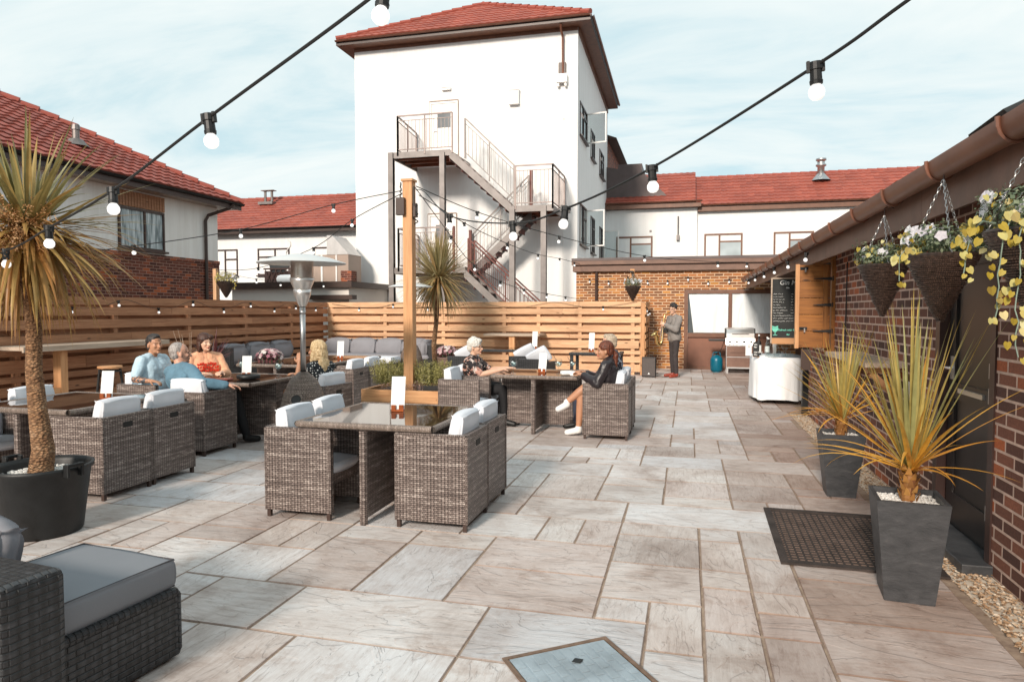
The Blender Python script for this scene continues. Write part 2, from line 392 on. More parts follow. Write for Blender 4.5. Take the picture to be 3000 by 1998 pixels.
    def ball(s, c, r, seg=12, rings=8, sc=(1, 1, 1)):
        prof = [(r * sin(pi * i / rings) * 1.0, -r * cos(pi * i / rings) * sc[2]) for i in range(rings + 1)]
        prof[0] = (1e-4, prof[0][1]); prof[-1] = (1e-4, prof[-1][1])
        s.lathe(prof, seg, c, (sc[0], sc[1]))
    def cushion(s, c, d, r=.035, puff=.02, n=7, rot=None):
        # rounded box with slightly bulging faces
        T0 = s.T; s.T = T0 @ Matrix.Translation(c) @ (rot.to_matrix().to_4x4() if rot else Matrix.Identity(4))
        hx, hy, hz = d[0] / 2, d[1] / 2, d[2] / 2
        def mp(u, v_, w):
            p = V((u * hx, v_ * hy, w * hz))
            q = V((max(-hx + r, min(hx - r, p.x)), max(-hy + r, min(hy - r, p.y)), max(-hz + r, min(hz - r, p.z))))
            e = p - q
            if e.length > 1e-9: p = q + e.normalized() * r
            b = (1 - u * u) * (1 - v_ * v_) + (1 - u * u) * (1 - w * w) + (1 - v_ * v_) * (1 - w * w)
            k = 1 + 0 * b
            mx = max(abs(u), abs(v_), abs(w)); nn = V((u if abs(u) == mx else 0, v_ if abs(v_) == mx else 0, w if abs(w) == mx else 0))
            fall = 1
            for t in (u, v_, w):
                if abs(t) < mx or mx < 1: fall *= (1 - t * t)
            return p + nn * puff * fall
        g = [-1, -.93, -.8] + [-.8 + 1.6 * i / (n - 1) for i in range(1, n - 1)] + [.8, .93, 1]
        m = len(g)
        for ax in range(3):
            for sg in (-1, 1):
                base = len(s.v)
                for i in range(m):
                    for j in range(m):
                        t = [0, 0, 0]; t[ax] = sg; t[(ax + 1) % 3] = g[i]; t[(ax + 2) % 3] = g[j]
                        s.v.append(tuple(s.T @ mp(*t)))
                for i in range(m - 1):
                    for j in range(m - 1):
                        q = (base + i * m + j, base + (i + 1) * m + j, base + (i + 1) * m + j + 1, base + i * m + j + 1)
                        if sg < 0: q = q[::-1]
                        s.f.append(q); s.uv.append([(0, 0)] * 4); s.mi.append(s.m); s.col.append(s.c)
        s.T = T0
    def blade(s, o, az, th, ln, w, droop, n=7, uvx=None, fold=.25, tip=.15):
        # a strap leaf: starts at o, azimuth az, tilt th from vertical, bends down by droop
        uvx = rnd() if uvx is None else uvx
        p = V(o); a = th; rows = []
        side = V((-sin(az), cos(az), 0))
        for i in range(n + 1):
            t = i / n
            dirv = V((sin(a) * cos(az), sin(a) * sin(az), cos(a)))
            ww = w * (.55 + .9 * t if t < .35 else (1 - (t - .35) / .65) ** .8 * .865 + .0) + w * .02
            nrm = dirv.cross(side)
            rows.append((p - side * ww / 2 + nrm * ww * fold * -.5, p, p + side * ww / 2 + nrm * ww * fold * -.5))
            p = p + dirv * ln / n
            a = a + droop / n * (.4 + 1.2 * t)
            if a > 3.05: a = 3.05
        base = len(s.v)
        for r in rows: s.v += [tuple(s.T @ q) for q in r]
        for i in range(n):
            for k in range(2):
                s.f.append((base + i * 3 + k, base + i * 3 + k + 1, base + (i + 1) * 3 + k + 1, base + (i + 1) * 3 + k))
                x = min(.99, max(.01, uvx + (.0 if i < n - 1 else -tip))); s.uv.append([(x, i / n)] * 4); s.mi.append(s.m); s.col.append(s.c)
    def leaf(s, c, size, uvx=None, nrm=None, wide=.6):
        uvx = rnd() if uvx is None else uvx
        d = V((U(-1, 1), U(-1, 1), U(-.6, 1))).normalized() if nrm is None else V(nrm).normalized()
        t = d.cross(V((U(-1, 1), U(-1, 1), U(-1, 1)))).normalized(); b = d.cross(t)
        c = V(c); h = size / 2
        s.poly([c - t * h, c + b * h * wide - t * h * .1, c + t * h, c - b * h * wide - t * h * .1], [(uvx, .5)] * 4)
    def tiledroof(s, o, u, v, rows, lf, rf, row=.32, tw=.3, amp=.022, step=.03):
        # o origin, u along the eave, v up the slope; lf(k)/rf(k) give u-limits at slope distance
        o, u, v = V(o), V(u).normalized(), V(v).normalized(); n = u.cross(v).normalized()
        if n.z < 0: n = -n
        for k in range(rows):
            d0, d1 = k * row, (k + 1) * row + .03
            a0, a1 = lf(d0), rf(d0); b0, b1 = lf(min(d1, rows * row)), rf(min(d1, rows * row))
            if a1 - a0 < .05: break
            off = (k % 2) * tw * .5 * 0
            i0 = math.floor(min(a0, b0) / tw * 6); i1 = math.ceil(max(a1, b1) / tw * 6)
            base = len(s.v); cnt = 0; ids = []
            for i in range(i0, i1 + 1):
                x = i * tw / 6
                xa = max(a0, min(a1, x)); xb = max(b0, min(b1, x))
                ph = (x / tw) % 1
                h = amp * (cos(2 * pi * ph) * .5 + .5) ** 1.4
                s.v += [tuple(s.T @ (o + u * xa + v * d0 + n * -.01)), tuple(s.T @ (o + u * xa + v * d0 + n * (h + step))), tuple(s.T @ (o + u * xb + v * d1 + n * h))]
                ids.append(x)
            for j in range(len(ids) - 1):
                q = base + j * 3; uvx = math.floor((ids[j] + .001) / tw) + .5
                for f in ((q + 1, q + 4, q + 5, q + 2), (q, q + 3, q + 4, q + 1)):
                    s.f.append(f); s.uv.append([(uvx, k + .5)] * 4); s.mi.append(s.m); s.col.append(s.c)

TF = {}
ALL = {}
def meshof(mb, name, mats, smooth):
    me = bpy.data.meshes.new(name); me.from_pydata(mb.v, [], mb.f)
    for m in mats: me.materials.append(M[m] if isinstance(m, str) else m)
    uvl = me.uv_layers.new(name='UVMap'); flat = []
    for u in mb.uv:
        for a in u: flat += [a[0], a[1]]
    uvl.data.foreach_set('uv', flat)
    me.polygons.foreach_set('material_index', mb.mi)
    if smooth: me.polygons.foreach_set('use_smooth', [True] * len(mb.f))
    if mb.hascol:
        ca = me.color_attributes.new('Col', 'FLOAT_COLOR', 'CORNER'); fl = []
        for f, c in zip(mb.f, mb.col): fl += list(c) * len(f)
        ca.data.foreach_set('color', fl)
    me.update(); return me
def tag(o, label=None, cat=None, group=None, kind=None):
    if label: o['label'] = label
    if cat: o['category'] = cat
    if group: o['group'] = group
    if kind: o['kind'] = kind
    return o
def E(name, label, cat, loc=(0, 0, 0), rz=0, group=None):
    o = bpy.data.objects.new(name, None); C.objects.link(o); o.location = loc; o.rotation_euler = (0, 0, rz)
    o.empty_display_size = .1
    TF[o.name] = Matrix.Translation(loc) @ Matrix.Rotation(rz, 4, 'Z')
    return tag(o, label, cat, group)
def O(name, mb, mats, parent=None, smooth=False, bevel=0, world=False, loc=None, weld=False, **kw):
    if isinstance(mats, (str, bpy.types.Material)): mats = [mats]
    me = meshof(mb, name, mats, smooth) if isinstance(mb, MB) else mb
    o = bpy.data.objects.new(name, me); C.objects.link(o)
    if parent is not None:
        o.parent = parent
        if world:
            o.matrix_parent_inverse = TF[parent.name].inverted() if parent.name in TF else Matrix.Identity(4)
            if parent.name not in TF: o.matrix_parent_inverse = WI(parent)
        TF[o.name] = TF[parent.name] if (parent.name in TF and not world) else Matrix.Identity(4)
    if loc: o.location = loc
    if parent is None: TF[o.name] = Matrix.Translation(loc) if loc else Matrix.Identity(4)
    if bevel:
        if True:
            w = o.modifiers.new('w', 'WELD'); w.merge_threshold = .0002
        b = o.modifiers.new('b', 'BEVEL'); b.width = bevel; b.segments = 2; b.limit_method = 'ANGLE'; b.angle_limit = R(50)
    elif weld or smooth:
        w = o.modifiers.new('w', 'WELD'); w.merge_threshold = .0002
    tag(o, **kw); return o
def WI(p): return Matrix.Identity(4)
def top(name, mb, mats, label, cat, group=None, **kw):
    """a one-mesh thing built in world coordinates: origin moved to its base"""
    xs = [v[0] for v in mb.v]; ys = [v[1] for v in mb.v]; zs = [v[2] for v in mb.v]
    c = V(((min(xs) + max(xs)) / 2, (min(ys) + max(ys)) / 2, min(zs)))
    mb.v = [(v[0] - c.x, v[1] - c.y, v[2] - c.z) for v in mb.v]
    return O(name, mb, mats, loc=tuple(c), label=label, cat=cat, group=group, **kw)
def dup(root, loc=None, rz=None, label=None, group=None):
    r = root.copy(); C.objects.link(r)
    if loc is not None: r.location = loc
    if rz is not None: r.rotation_euler = (0, 0, rz)
    if label: r['label'] = label
    if group: r['group'] = group
    for ch in list(root.children):
        c = ch.copy(); C.objects.link(c); c.parent = r
        for g in list(ch.children):
            d = g.copy(); C.objects.link(d); d.parent = c
    TF[r.name] = Matrix.Translation(r.location) @ Matrix.Rotation(r.rotation_euler.z, 4, 'Z')
    return r
# ---------------------------------------------------------------- people
M['vcol_skin'] = None
def vmat(name, rough=.55, sss=.0):
    m, nt, b = newmat(name); at = N(nt, 'ShaderNodeAttribute', attribute_name='Col')
    f = noise_t(nt, coord(nt, 'Object'), 25, 3)
    L(nt, mixc(nt, .5, at.outputs['Color'], ramp(nt, f, [(.3, (.88, .84, .82)), (.7, (1.06, 1.05, 1.04))]), 'MULTIPLY'), b.inputs['Base Color']); b.inputs['Roughness'].default_value = rough
    b.inputs['Subsurface Weight'].default_value = sss; b.inputs['Subsurface Radius'].default_value = (.02, .008, .005); return m
M['skin'] = vmat('skin', .5, .08)
def cloth(name, c, pattern=None, c2=(1, 1, 1), c3=None, scale=20, rough=.85, thr=.3):
    m, nt, b = newmat(name); v = coord(nt, 'Object')
    cc = ramp(nt, noise_t(nt, v, 9, 4), [(.3, tuple(x * .78 for x in c)), (.7, tuple(min(1, x * 1.12) for x in c))])
    if pattern == 'dots':
        vo = N(nt, 'ShaderNodeTexVoronoi'); vo.inputs['Scale'].default_value = scale; vo.inputs['Randomness'].default_value = .25; L(nt, v, vo.inputs['Vector'])
        cc = mixc(nt, ramp(nt, vo.outputs['Distance'], [(thr, (1, 1, 1)), (thr + .04, (0, 0, 0))]), cc, c2)
    if pattern == 'blotch':
        n1 = noise_t(nt, v, scale, 5, .6, 1.0); cc = mixc(nt, ramp(nt, n1, [(.53, (0, 0, 0)), (.57, (1, 1, 1))]), cc, c2)
        if c3: n2 = noise_t(nt, coord(nt, 'Object', (1, 1, 1), (5, 3, 1)), scale * 1.2, 4, .6, .8); cc = mixc(nt, ramp(nt, n2, [(.57, (0, 0, 0)), (.6, (1, 1, 1))]), cc, c3)
    L(nt, cc, b.inputs['Base Color']); b.inputs['Roughness'].default_value = rough
    bump(nt, b, noise_t(nt, v, 16, 3, .6, 1.2), .35, .02); return m
M['polo_blue'] = cloth('polo_blue', (.5, .66, .76)); M['denim'] = cloth('denim', (.12, .23, .31))
M['peach_top'] = cloth('peach_top', (.82, .42, .25)); M['red_ink'] = cloth('red_ink', (.72, .04, .015)); M['red_print'] = cloth('red_print', (.7, .05, .015), 'blotch', (.82, .5, .3), scale=14)
M['polka'] = cloth('polka', (.012, .016, .02), 'dots', (.8, .8, .78), scale=34, thr=.26)
M['floral'] = cloth('floral', (.018, .014, .016), 'blotch', (.5, .26, .2), (.6, .5, .45), 13)
M['leather'] = cloth('leather', (.022, .017, .02), rough=.38); M['mono_print'] = cloth('mono_print', (.06, .055, .07), 'blotch', (.62, .64, .7), None, 17)
M['jacket_grey'] = cloth('jacket_grey', (.25, .225, .21), rough=.95); M['navy_cloth'] = cloth('navy_cloth', (.02, .025, .035)); M['black_cloth'] = cloth('black_cloth', (.012, .012, .014))
M['white_shirt'] = cloth('white_shirt', (.72, .68, .66)); M['trouser_dark'] = cloth('trouser_dark', (.045, .035, .035)); M['blue_jean'] = cloth('blue_jean', (.04, .05, .08))
def hairmat(name, a, b_):
    m, nt, b = newmat(name); n_ = noise_t(nt, coord(nt, 'Object', (60, 60, 9)), 1.5, 4, .6, .5)
    L(nt, ramp(nt, n_, [(.3, a), (.7, b_)]), b.inputs['Base Color']); b.inputs['Roughness'].default_value = .5; bump(nt, b, n_, .6, .01); return m
M['hair_black'] = hairmat('hair_black', (.008, .007, .007), (.04, .03, .027)); M['hair_grey'] = hairmat('hair_grey', (.16, .13, .12), (.5, .46, .43)); M['hair_brown'] = hairmat('hair_brown', (.02, .008, .005), (.09, .03, .015))
M['hair_blonde'] = hairmat('hair_blonde', (.42, .24, .09), (.85, .68, .42)); M['hair_white'] = hairmat('hair_white', (.42, .4, .36), (.85, .82, .76)); M['hair_auburn'] = hairmat('hair_auburn', (.03, .01, .006), (.2, .05, .02)); M['hair_ash'] = hairmat('hair_ash', (.2, .14, .09), (.62, .52, .4))

def cap_(mb, a, b, ra, rb, seg=12):
    a, b = V(a), V(b); d = (b - a); l = d.length; d = d.normalized() if l > 1e-6 else V((0, 0, 1)); l = max(l, 1e-4)
    pts, rs = [], []
    for k in range(4): t = k / 4 * pi / 2; pts.append(a - d * ra * cos(t)); rs.append(max(1e-4, ra * sin(t)))
    for k in range(3): pts.append(a + d * l * k / 2); rs.append(ra + (rb - ra) * k / 2)
    for k in range(1, 5): t = k / 4 * pi / 2; pts.append(b + d * rb * sin(t)); rs.append(max(1e-4, rb * cos(t)))
    mb.tube(pts, rs, seg)
def ell(mb, c, r, rot=None, seg=14):
    T0 = mb.T; mb.T = T0 @ Matrix.Translation(c) @ (rot if rot is not None else Matrix.Identity(4)) @ Matrix.Diagonal((r[0], r[1], r[2], 1)); mb.ball((0, 0, 0), 1, seg, 10); mb.T = T0
def remesh(name, mb, mat, parent, vox=.0068, smooth=4, paint=None, disp=None, base=(.6, .4, .3)):
    me = meshof(mb, name, [mat], True); o = bpy.data.objects.new(name, me); C.objects.link(o)
    r = o.modifiers.new('r', 'REMESH'); r.mode = 'VOXEL'; r.voxel_size = vox; r.use_smooth_shade = True
    s = o.modifiers.new('s', 'SMOOTH'); s.iterations = smooth; s.factor = .5
    dg = bpy.context.evaluated_depsgraph_get(); ev = o.evaluated_get(dg); nm = bpy.data.meshes.new_from_object(ev); bpy.data.objects.remove(o)
    nm.name = name; nm.materials.clear(); nm.materials.append(M[mat])
    n = len(nm.vertices)
    if disp:
        nr = [v.normal.copy() for v in nm.vertices]; co = [v.co.copy() for v in nm.vertices]; fl = []
        for c, q_ in zip(co, nr): p_ = c + q_ * disp(c); fl += [p_.x, p_.y, p_.z]
        nm.vertices.foreach_set('co', fl); nm.update()
    if paint:
        ca = nm.color_attributes.new('Col', 'FLOAT_COLOR', 'POINT'); fl = []
        for v in nm.vertices: c = paint(v.co) or base; fl += [c[0], c[1], c[2], 1]
        ca.data.foreach_set('color', fl)
    nm.polygons.foreach_set('use_smooth', [True] * len(nm.polygons))
    q = bpy.data.objects.new(name, nm); C.objects.link(q)
    if parent is not None: q.parent = parent
    TF[q.name] = Matrix.Identity(4); return q

def hand(mb, w, d, n, curl, side):
    """w wrist, d direction, n palm normal (out of the palm), side +1/-1 = which side the thumb is on along d x n"""
    w, d, n = V(w), V(d).normalized(), V(n); n = (n - d * n.dot(d)).normalized(); s = d.cross(n) * side
    rot = Matrix((d, s, n)).transposed().to_4x4(); ell(mb, w + d * .048, (.05, .04, .016), rot)
    cap_(mb, w, w + d * .03, .024, .024)
    for k, (off, ln) in enumerate(((.031, .074), (.0105, .084), (-.0105, .078), (-.03, .06))):
        p = w + d * .085 + s * off; a = 0; dd = d
        for j, (f, r) in enumerate(((.45, .0085), (.32, .0078), (.23, .007))):
            a += curl * (.5 + .25 * j) + k * .03; dd = d * cos(a) + n * sin(a); q = p + dd * ln * f; cap_(mb, p, q, r, r * .93, 8); p = q
    p = w + d * .03 + s * .032; q = p + (d * .6 + s * .65 + n * .35).normalized() * .038; cap_(mb, p, q, .0115, .01, 8); cap_(mb, q, q + (d * .85 + s * .2 + n * .5).normalized() * .032, .0098, .0085, 8)
SK = {'light': (.66, .40, .28), 'tan': (.48, .24, .14), 'pink': (.62, .34, .24), 'deep': (.33, .16, .095)}
def lerp(a, b, t): return V(a) + (V(b) - V(a)) * t

def person(label, loc, rz, P, skin, hair, tops=(), bottoms=None, shoes='black_plastic', look=0, tilt=0, roll=0, girth=1.0, female=False, curl=(.5, .5), palm=((0, 0, -1), (0, 0, -1)), hd=None, tattoo=False, hole=False):
    t = E('person', label, 'person', loc, rz)
    g = girth; H_ = V(P['head']); Rh = Matrix.Rotation(look, 4, 'Z') @ Matrix.Rotation(tilt, 4, 'Y') @ Matrix.Rotation(roll, 4, 'X')
    def hp(p): return H_ + (Rh @ V(p))
    hpR = Rh
    sw = .165 if female else .185; sr = .050 if female else .056
    ch = V(P['chest']); pe = V(P['pel']); nk = V(P['neck']); ax = (nk - pe).normalized()
    S = {1: V(P['shL']), -1: V(P['shR'])}; EL = {1: V(P['elL']), -1: V(P['elR'])}; WR = {1: V(P['wrL']), -1: V(P['wrR'])}
    HP_ = {1: V(P['hipL']), -1: V(P['hipR'])}; KN = {1: V(P['knL']), -1: V(P['knR'])}; AN = {1: V(P['anL']), -1: V(P['anR'])}; TO = {1: V(P['toL']), -1: V(P['toR'])}
    sd = (S[1] - S[-1]).normalized()
    def torso(mb, e=0, low=True):
        for s_ in (1, -1):
            cap_(mb, pe + sd * .065 * s_ * g, lerp(pe, ch, .5) + sd * .05 * s_ * g, (.115 if not female else .12) * g + e, .1 * g + e, 16)
            cap_(mb, lerp(pe, ch, .5) + sd * .05 * s_ * g, ch + sd * .075 * s_, .1 * g + e, .105 * g + e, 16)
            cap_(mb, ch + sd * .075 * s_, lerp(ch, nk, .55) + sd * .06 * s_, .105 * g + e, .075 + e, 14)
            cap_(mb, lerp(nk, S[s_], .25), S[s_] - sd * .01 * s_, .05 + e, sr + e, 12)
            ell(mb, ch + V((.012, 0, -.05)), (.108 * g + e, .12 + e, .16)); ell(mb, lerp(pe, ch, .35) + V((.02, 0, 0)), (.105 * g + e, .12 * g + e, .15))
            if female: ell(mb, ch + sd * .075 * s_ + V((.075, 0, -.03)), (.05 + e, .065 + e, .06 + e))
    def uarm(mb, s_, e=0, f0=0, f1=1): a, b = S[s_], EL[s_]; cap_(mb, lerp(a, b, f0), lerp(a, b, f1), sr * (1 - .12 * f0) + e, (sr - (sr - .038) * f1) + e)
    def farm(mb, s_, e=0, f1=1): a, b = EL[s_], WR[s_]; cap_(mb, a, lerp(a, b, .3), .038 + e, .041 + e); cap_(mb, lerp(a, b, .3), lerp(a, b, f1), .041 + e, .041 - .016 * f1 + e)
    def thigh(mb, s_, e=0, f1=1): a, b = HP_[s_], KN[s_]; cap_(mb, a, lerp(a, b, f1), .088 * g + e, .088 * g - (.088 * g - .054) * f1 + e, 14)
    def shin(mb, s_, e=0, f1=1): a, b = KN[s_], AN[s_]; cap_(mb, a, lerp(a, b, .32), .052 + e, .054 + e); cap_(mb, lerp(a, b, .32), lerp(a, b, f1), .054 + e, .036 + e)
    def foot(mb, s_, e=0): cap_(mb, AN[s_] + V((0, 0, -.03)), TO[s_], .036 + e, .032 + e); 
    mb = MB(); torso(mb)
    cap_(mb, nk - ax * .03, hp((-.02, 0, -.06)), .055 if not female else .047, .05 if not female else .043, 14)
    for s_ in (1, -1): uarm(mb, s_); farm(mb, s_); thigh(mb, s_); shin(mb, s_); foot(mb, s_)
    for i, s_ in enumerate((1, -1)):
        d = (WR[s_] - EL[s_]).normalized() if not hd or not hd[i] else V(hd[i]).normalized(); hand(mb, WR[s_], d, palm[i], curl[i], 1 if s_ > 0 else -1)
    T0 = mb.T; mb.T = Matrix.Translation(H_) @ Rh
    k = .94 if female else 1.0
    for c, r in (((-.012, 0, .03), (.098, .077, .094)), ((.02, 0, -.02), (.074, .064, .084)), ((.042, 0, -.078), (.044, .044, .034)), ((.08, 0, .022), (.018, .048, .011)), ((.0, .077, -.012), (.017, .011, .03)), ((.0, -.077, -.012), (.017, .011, .03)), ((.092, 0, -.058), (.013, .023, .011)), ((.07, .035, -.02), (.022, .022, .02)), ((.07, -.035, -.02), (.022, .022, .02)), ((.085, 0, -.092), (.014, .018, .014))): ell(mb, tuple(x * k for x in c), tuple(x * k for x in r))
    cap_(mb, (.088 * k, 0, .012), (.115 * k, 0, -.026), .009, .0135, 8); ell(mb, (.103 * k, 0, -.03), (.012, .017, .009))
    mb.T = T0
    iR = (Matrix.Translation(H_) @ Rh).inverted(); base = SK[skin]
    eR, wR = EL[-1], WR[-1]
    def paint(co):
        q = iR @ V(co)
        if q.x > .04 and abs(q.z) < .14 and abs(q.y) < .09:
            for s_ in (1, -1):
                e = V((q.y - .031 * s_, q.z - .004, 0)).length
                if e < .0055: return (.02, .012, .01)
                if abs(q.y - .031 * s_) < .011 and abs(q.z - .004) < .004: return (.4, .33, .29)
                if abs(q.y - .031 * s_) < .019 and abs(q.z - .024) < .004: return tuple(x * .35 for x in base)
            if abs(q.y) < .023 and abs(q.z + .058) < .007: return (.5, .14, .1) if female else tuple(x * .62 for x in base)
            if abs(q.y) < .023 and abs(q.z + .0575) < .0015: return (.2, .05, .04)
        if tattoo:
            d = (wR - eR); u = (V(co) - eR).dot(d) / d.length_squared
            if -.15 < u < .9 and (V(co) - (eR + d * max(0, min(1, u)))).length < .07 and noise.noise(V(co) * 45) > .02: return (.06, .06, .07)
        v_ = 1 + .12 * noise.noise(V(co) * 9); return tuple(min(1, x * v_) for x in base)
    b = remesh('body', mb, 'skin', t, .0066, 3, paint)
    # hair
    m = MB(); m.T = Matrix.Translation(H_) @ Rh; mt, st = hair
    def E_(c, r): ell(m, tuple(x * k for x in c), tuple(x * k for x in r))
    if st == 'short': E_((-.022, 0, .044), (.099, .083, .092)); E_((-.055, 0, -.005), (.06, .076, .07)); E_((.02, 0, .098), (.06, .055, .035))
    if st == 'crop': E_((-.026, 0, .04), (.092, .0785, .091)); E_((-.05, 0, -.01), (.058, .07, .062))
    if st == 'curly':
        E_((-.02, 0, .055), (.1, .085, .09)); r_ = random.Random(2)
        for i in range(30): a, e = r_.uniform(0, 6.3), r_.uniform(.1, 1.4); E_((-.02 + .095 * cos(a) * cos(e), .08 * sin(a) * cos(e), .065 + .085 * sin(e)), (.022, .022, .02))
    if st == 'bob':
        E_((-.022, 0, .046), (.106, .092, .098)); E_((-.045, 0, -.04), (.075, .094, .10)); E_((-.02, .078, -.05), (.045, .022, .085)); E_((-.02, -.078, -.05), (.045, .022, .085)); E_((.055, .045, .075), (.04, .045, .04))
    if st == 'long':
        E_((-.022, 0, .048), (.108, .095, .1)); E_((-.06, 0, -.05), (.075, .1, .12)); E_((-.085, 0, -.17), (.06, .11, .12)); E_((-.0, .085, -.09), (.05, .03, .13)); E_((-.0, -.085, -.09), (.05, .03, .13)); E_((-.08, .06, -.25), (.04, .05, .08)); E_((-.08, -.05, -.26), (.04, .05, .08))
    if st == 'pixie':
        E_((-.02, 0, .052), (.108, .092, .1)); E_((-.06, 0, .0), (.062, .082, .075)); E_((.05, .02, .095), (.05, .06, .035)); E_((-.02, .0, .12), (.06, .05, .04))
    if st == 'pony':
        E_((-.022, 0, .048), (.105, .089, .099)); E_((-.06, 0, .0), (.06, .08, .075)); cap_(m, (-.11, 0, -.0), (-.14, 0, -.05), .026, .03); cap_(m, (-.14, 0, -.05), (-.13, .0, -.2), .033, .03); cap_(m, (-.13, 0, -.2), (-.11, .01, -.31), .03, .008)
    rr = random.Random(3)
    remesh('hair', m, mt, t, .006, 2, None, lambda c: .006 * noise.noise(V(c) * (55 if st in ('pixie', 'curly') else 38)) * (1.6 if st in ('pixie', 'long', 'curly') else .7))
    # clothing
    def garment(name, mt, fn, vox=.0085, amp=.006):
        mb = MB(); fn(mb); remesh(name, mb, mt, t, vox, 3, None, lambda c: amp * noise.noise(V(c) * 14 + V((3, 3, 3))) + amp * .4 * noise.noise(V(c) * 33))
    for name, mt, sl, e in tops:
        def fn(mb, sl=sl, e=e):
            torso(mb, e)
            cap_(mb, lerp(ch, nk, .7), nk - ax * .005, .06 + e, .048 + e)
            for s_ in (1, -1):
                f = sl if not isinstance(sl, tuple) else sl[0 if s_ > 0 else 1]
                uarm(mb, s_, e + .004, 0, min(1, f))
                if f > 1: farm(mb, s_, e + .004, f - 1)
        garment(name, mt, fn)
    if bottoms:
        mt, fl = bottoms
        def fn(mb):
            for s_ in (1, -1):
                cap_(mb, pe + sd * .06 * s_ * g, HP_[s_], .124 * g, .1 * g, 14); thigh(mb, s_, .012, min(1, fl))
                if fl > 1: shin(mb, s_, .012, fl - 1)
        garment('trousers' if fl > 1 else 'skirt', mt, fn)
    for s_ in (1, -1):
        def fn(mb, s_=s_): 
            d = (TO[s_] - AN[s_]); cap_(mb, AN[s_] + V((0, 0, -.028)), TO[s_], .043, .038); cap_(mb, AN[s_], AN[s_] + V((0, 0, -.02)), .045, .045)
        garment('shoe', shoes, fn, .007, .0)
    return t, hp

def seat(h=.0, lean=-.06, knee=.42, **kw):
    P = dict(pel=(0, 0, .51), chest=(lean, 0, .86), neck=(lean - .005, 0, 1.0), head=(lean + .035, 0, 1.145), shL=(lean, .175, .95), shR=(lean, -.175, .95), elL=(lean + .05, .24, .69), elR=(lean + .05, -.24, .69), wrL=(lean + .28, .16, .72), wrR=(lean + .28, -.16, .72), hipL=(.04, .09, .49), hipR=(.04, -.09, .49), knL=(knee, .11, .50), knR=(knee, -.11, .50), anL=(knee + .02, .11, .09), anR=(knee + .02, -.11, .09), toL=(knee + .16, .12, .035), toR=(knee + .16, -.12, .035))
    for q in ('pel', 'chest', 'neck', 'head', 'shL', 'shR', 'elL', 'elR', 'wrL', 'wrR'): P[q] = (P[q][0], P[q][1], P[q][2] + h)
    P.update(kw); return P
# 1 man in pale blue polo
person('man in a pale blue polo shirt with a tattooed forearm, seated at the left table', (-6.28, 6.93, 0), 0, seat(.0, -.02, elR=(.0, -.30, .75), wrR=(.2, -.28, .735), elL=(.08, .23, .72), wrL=(.3, .1, .77)), 'tan', ('hair_black', 'short'), (('polo_shirt', 'polo_blue', .75, .014),), ('blue_jean', 1.95), look=R(-18), girth=1.12, tattoo=True)
# 2 man in denim shirt, back to the camera
person('grey-haired man in a teal denim shirt, seen from behind, one arm over the chair', (-5.38, 6.5, 0), R(84), seat(-.02, -.05, pel=(.06, .02, .5), chest=(-.04, .1, .80), neck=(-.05, .12, .93), head=(-.03, .14, 1.075), shL=(-.02, .29, .86), shR=(-.08, -.06, .90), elR=(-.16, -.30, .77), wrR=(.02, -.47, .74), elL=(.1, .34, .66), wrL=(.32, .22, .76), knL=(.42, .16, .5), knR=(.40, -.24, .56), anL=(.46, .16, .09), anR=(.5, -.3, .09), toL=(.6, .18, .035), toR=(.62, -.36, .035)), 'pink', ('hair_grey', 'crop'), (('denim_shirt', 'denim', 1.93, .016),), ('black_cloth', 1.95), look=R(-38), girth=1.12)
# 3 woman in peach top
tp, _h = person('smiling woman with a dark bob in a peach top with a red print', (-6.02, 7.5, 0), R(-32), seat(.0, -.0, elL=(.12, .24, .74), wrL=(.34, .08, .775), elR=(.1, -.25, .74), wrR=(.34, -.14, .775)), 'light', ('hair_brown', 'bob'), (('blouse', 'peach_top', 1.6, .013), ), ('navy_cloth', 1.95), look=R(10), female=True)
m = MB()
for k in range(26):
    r_ = random.Random(k); m.cbox((.128 + .014 * (1 - abs(k % 9 - 4) / 4), -.12 + .03 * (k % 9), .80 + .04 * (k // 9) + r_.uniform(-.008, .008)), (.012, r_.uniform(.014, .028), r_.uniform(.02, .036)), rot=Euler((r_.uniform(-.8, .8), 0, 0)))
O('red_print', m, 'red_ink', tp)
# 4 blonde woman in polka dots
person('blonde woman in a black polka dot dress seated behind the patio heater', (-4.32, 7.33, 0), R(168), seat(-.07, -.06, elL=(.1, .2, .72), wrL=(.14, .13, .92), elR=(.12, -.2, .68), wrR=(.3, -.06, .76), knL=(.4, .06, .56), knR=(.38, -.02, .50), anL=(.46, -.06, .16), anR=(.40, -.02, .09), toL=(.58, -.1, .11), toR=(.54, -.03, .035)), 'tan', ('hair_blonde', 'long'), (('dress_top', 'polka', .55, .014),), ('polka', .75), look=R(12), female=True, hd=((.1, -.2, 1), None), shoes='black_plastic')
# 5 white-haired woman
t5, hp5 = person('white-haired woman in glasses and a dark floral top resting her arms on the right table', (-2.83, 8.97, 0), R(0), seat(-.09, -.04, elL=(.14, .24, .72), wrL=(.4, .12, .765), elR=(.15, -.23, .70), wrR=(.41, -.14, .765)), 'light', ('hair_white', 'pixie'), (('floral_top', 'floral', .85, .016),), ('black_cloth', 1.95), look=R(-6), female=True, girth=1.05, palm=((0, 0, -1), (0, 0, -1)), curl=(.25, .25))
def glasses(t, hp):
    m = MB()
    for s in (1, -1):
        c = hp((.09, .031 * s, .004)); m.tube([hp((.096, .031 * s + .021 * cos(2 * pi * i / 12), .003 + .015 * sin(2 * pi * i / 12))) for i in range(13)], .0022, 4); m.tube([hp((.094, .052 * s, .008)), hp((.0, .08 * s, .005))], .002, 4)
    m.tube([hp((.102, .01, .006)), hp((.102, -.01, .006))], .002, 4); O('glasses', m, 'black', t)
glasses(t5, hp5)
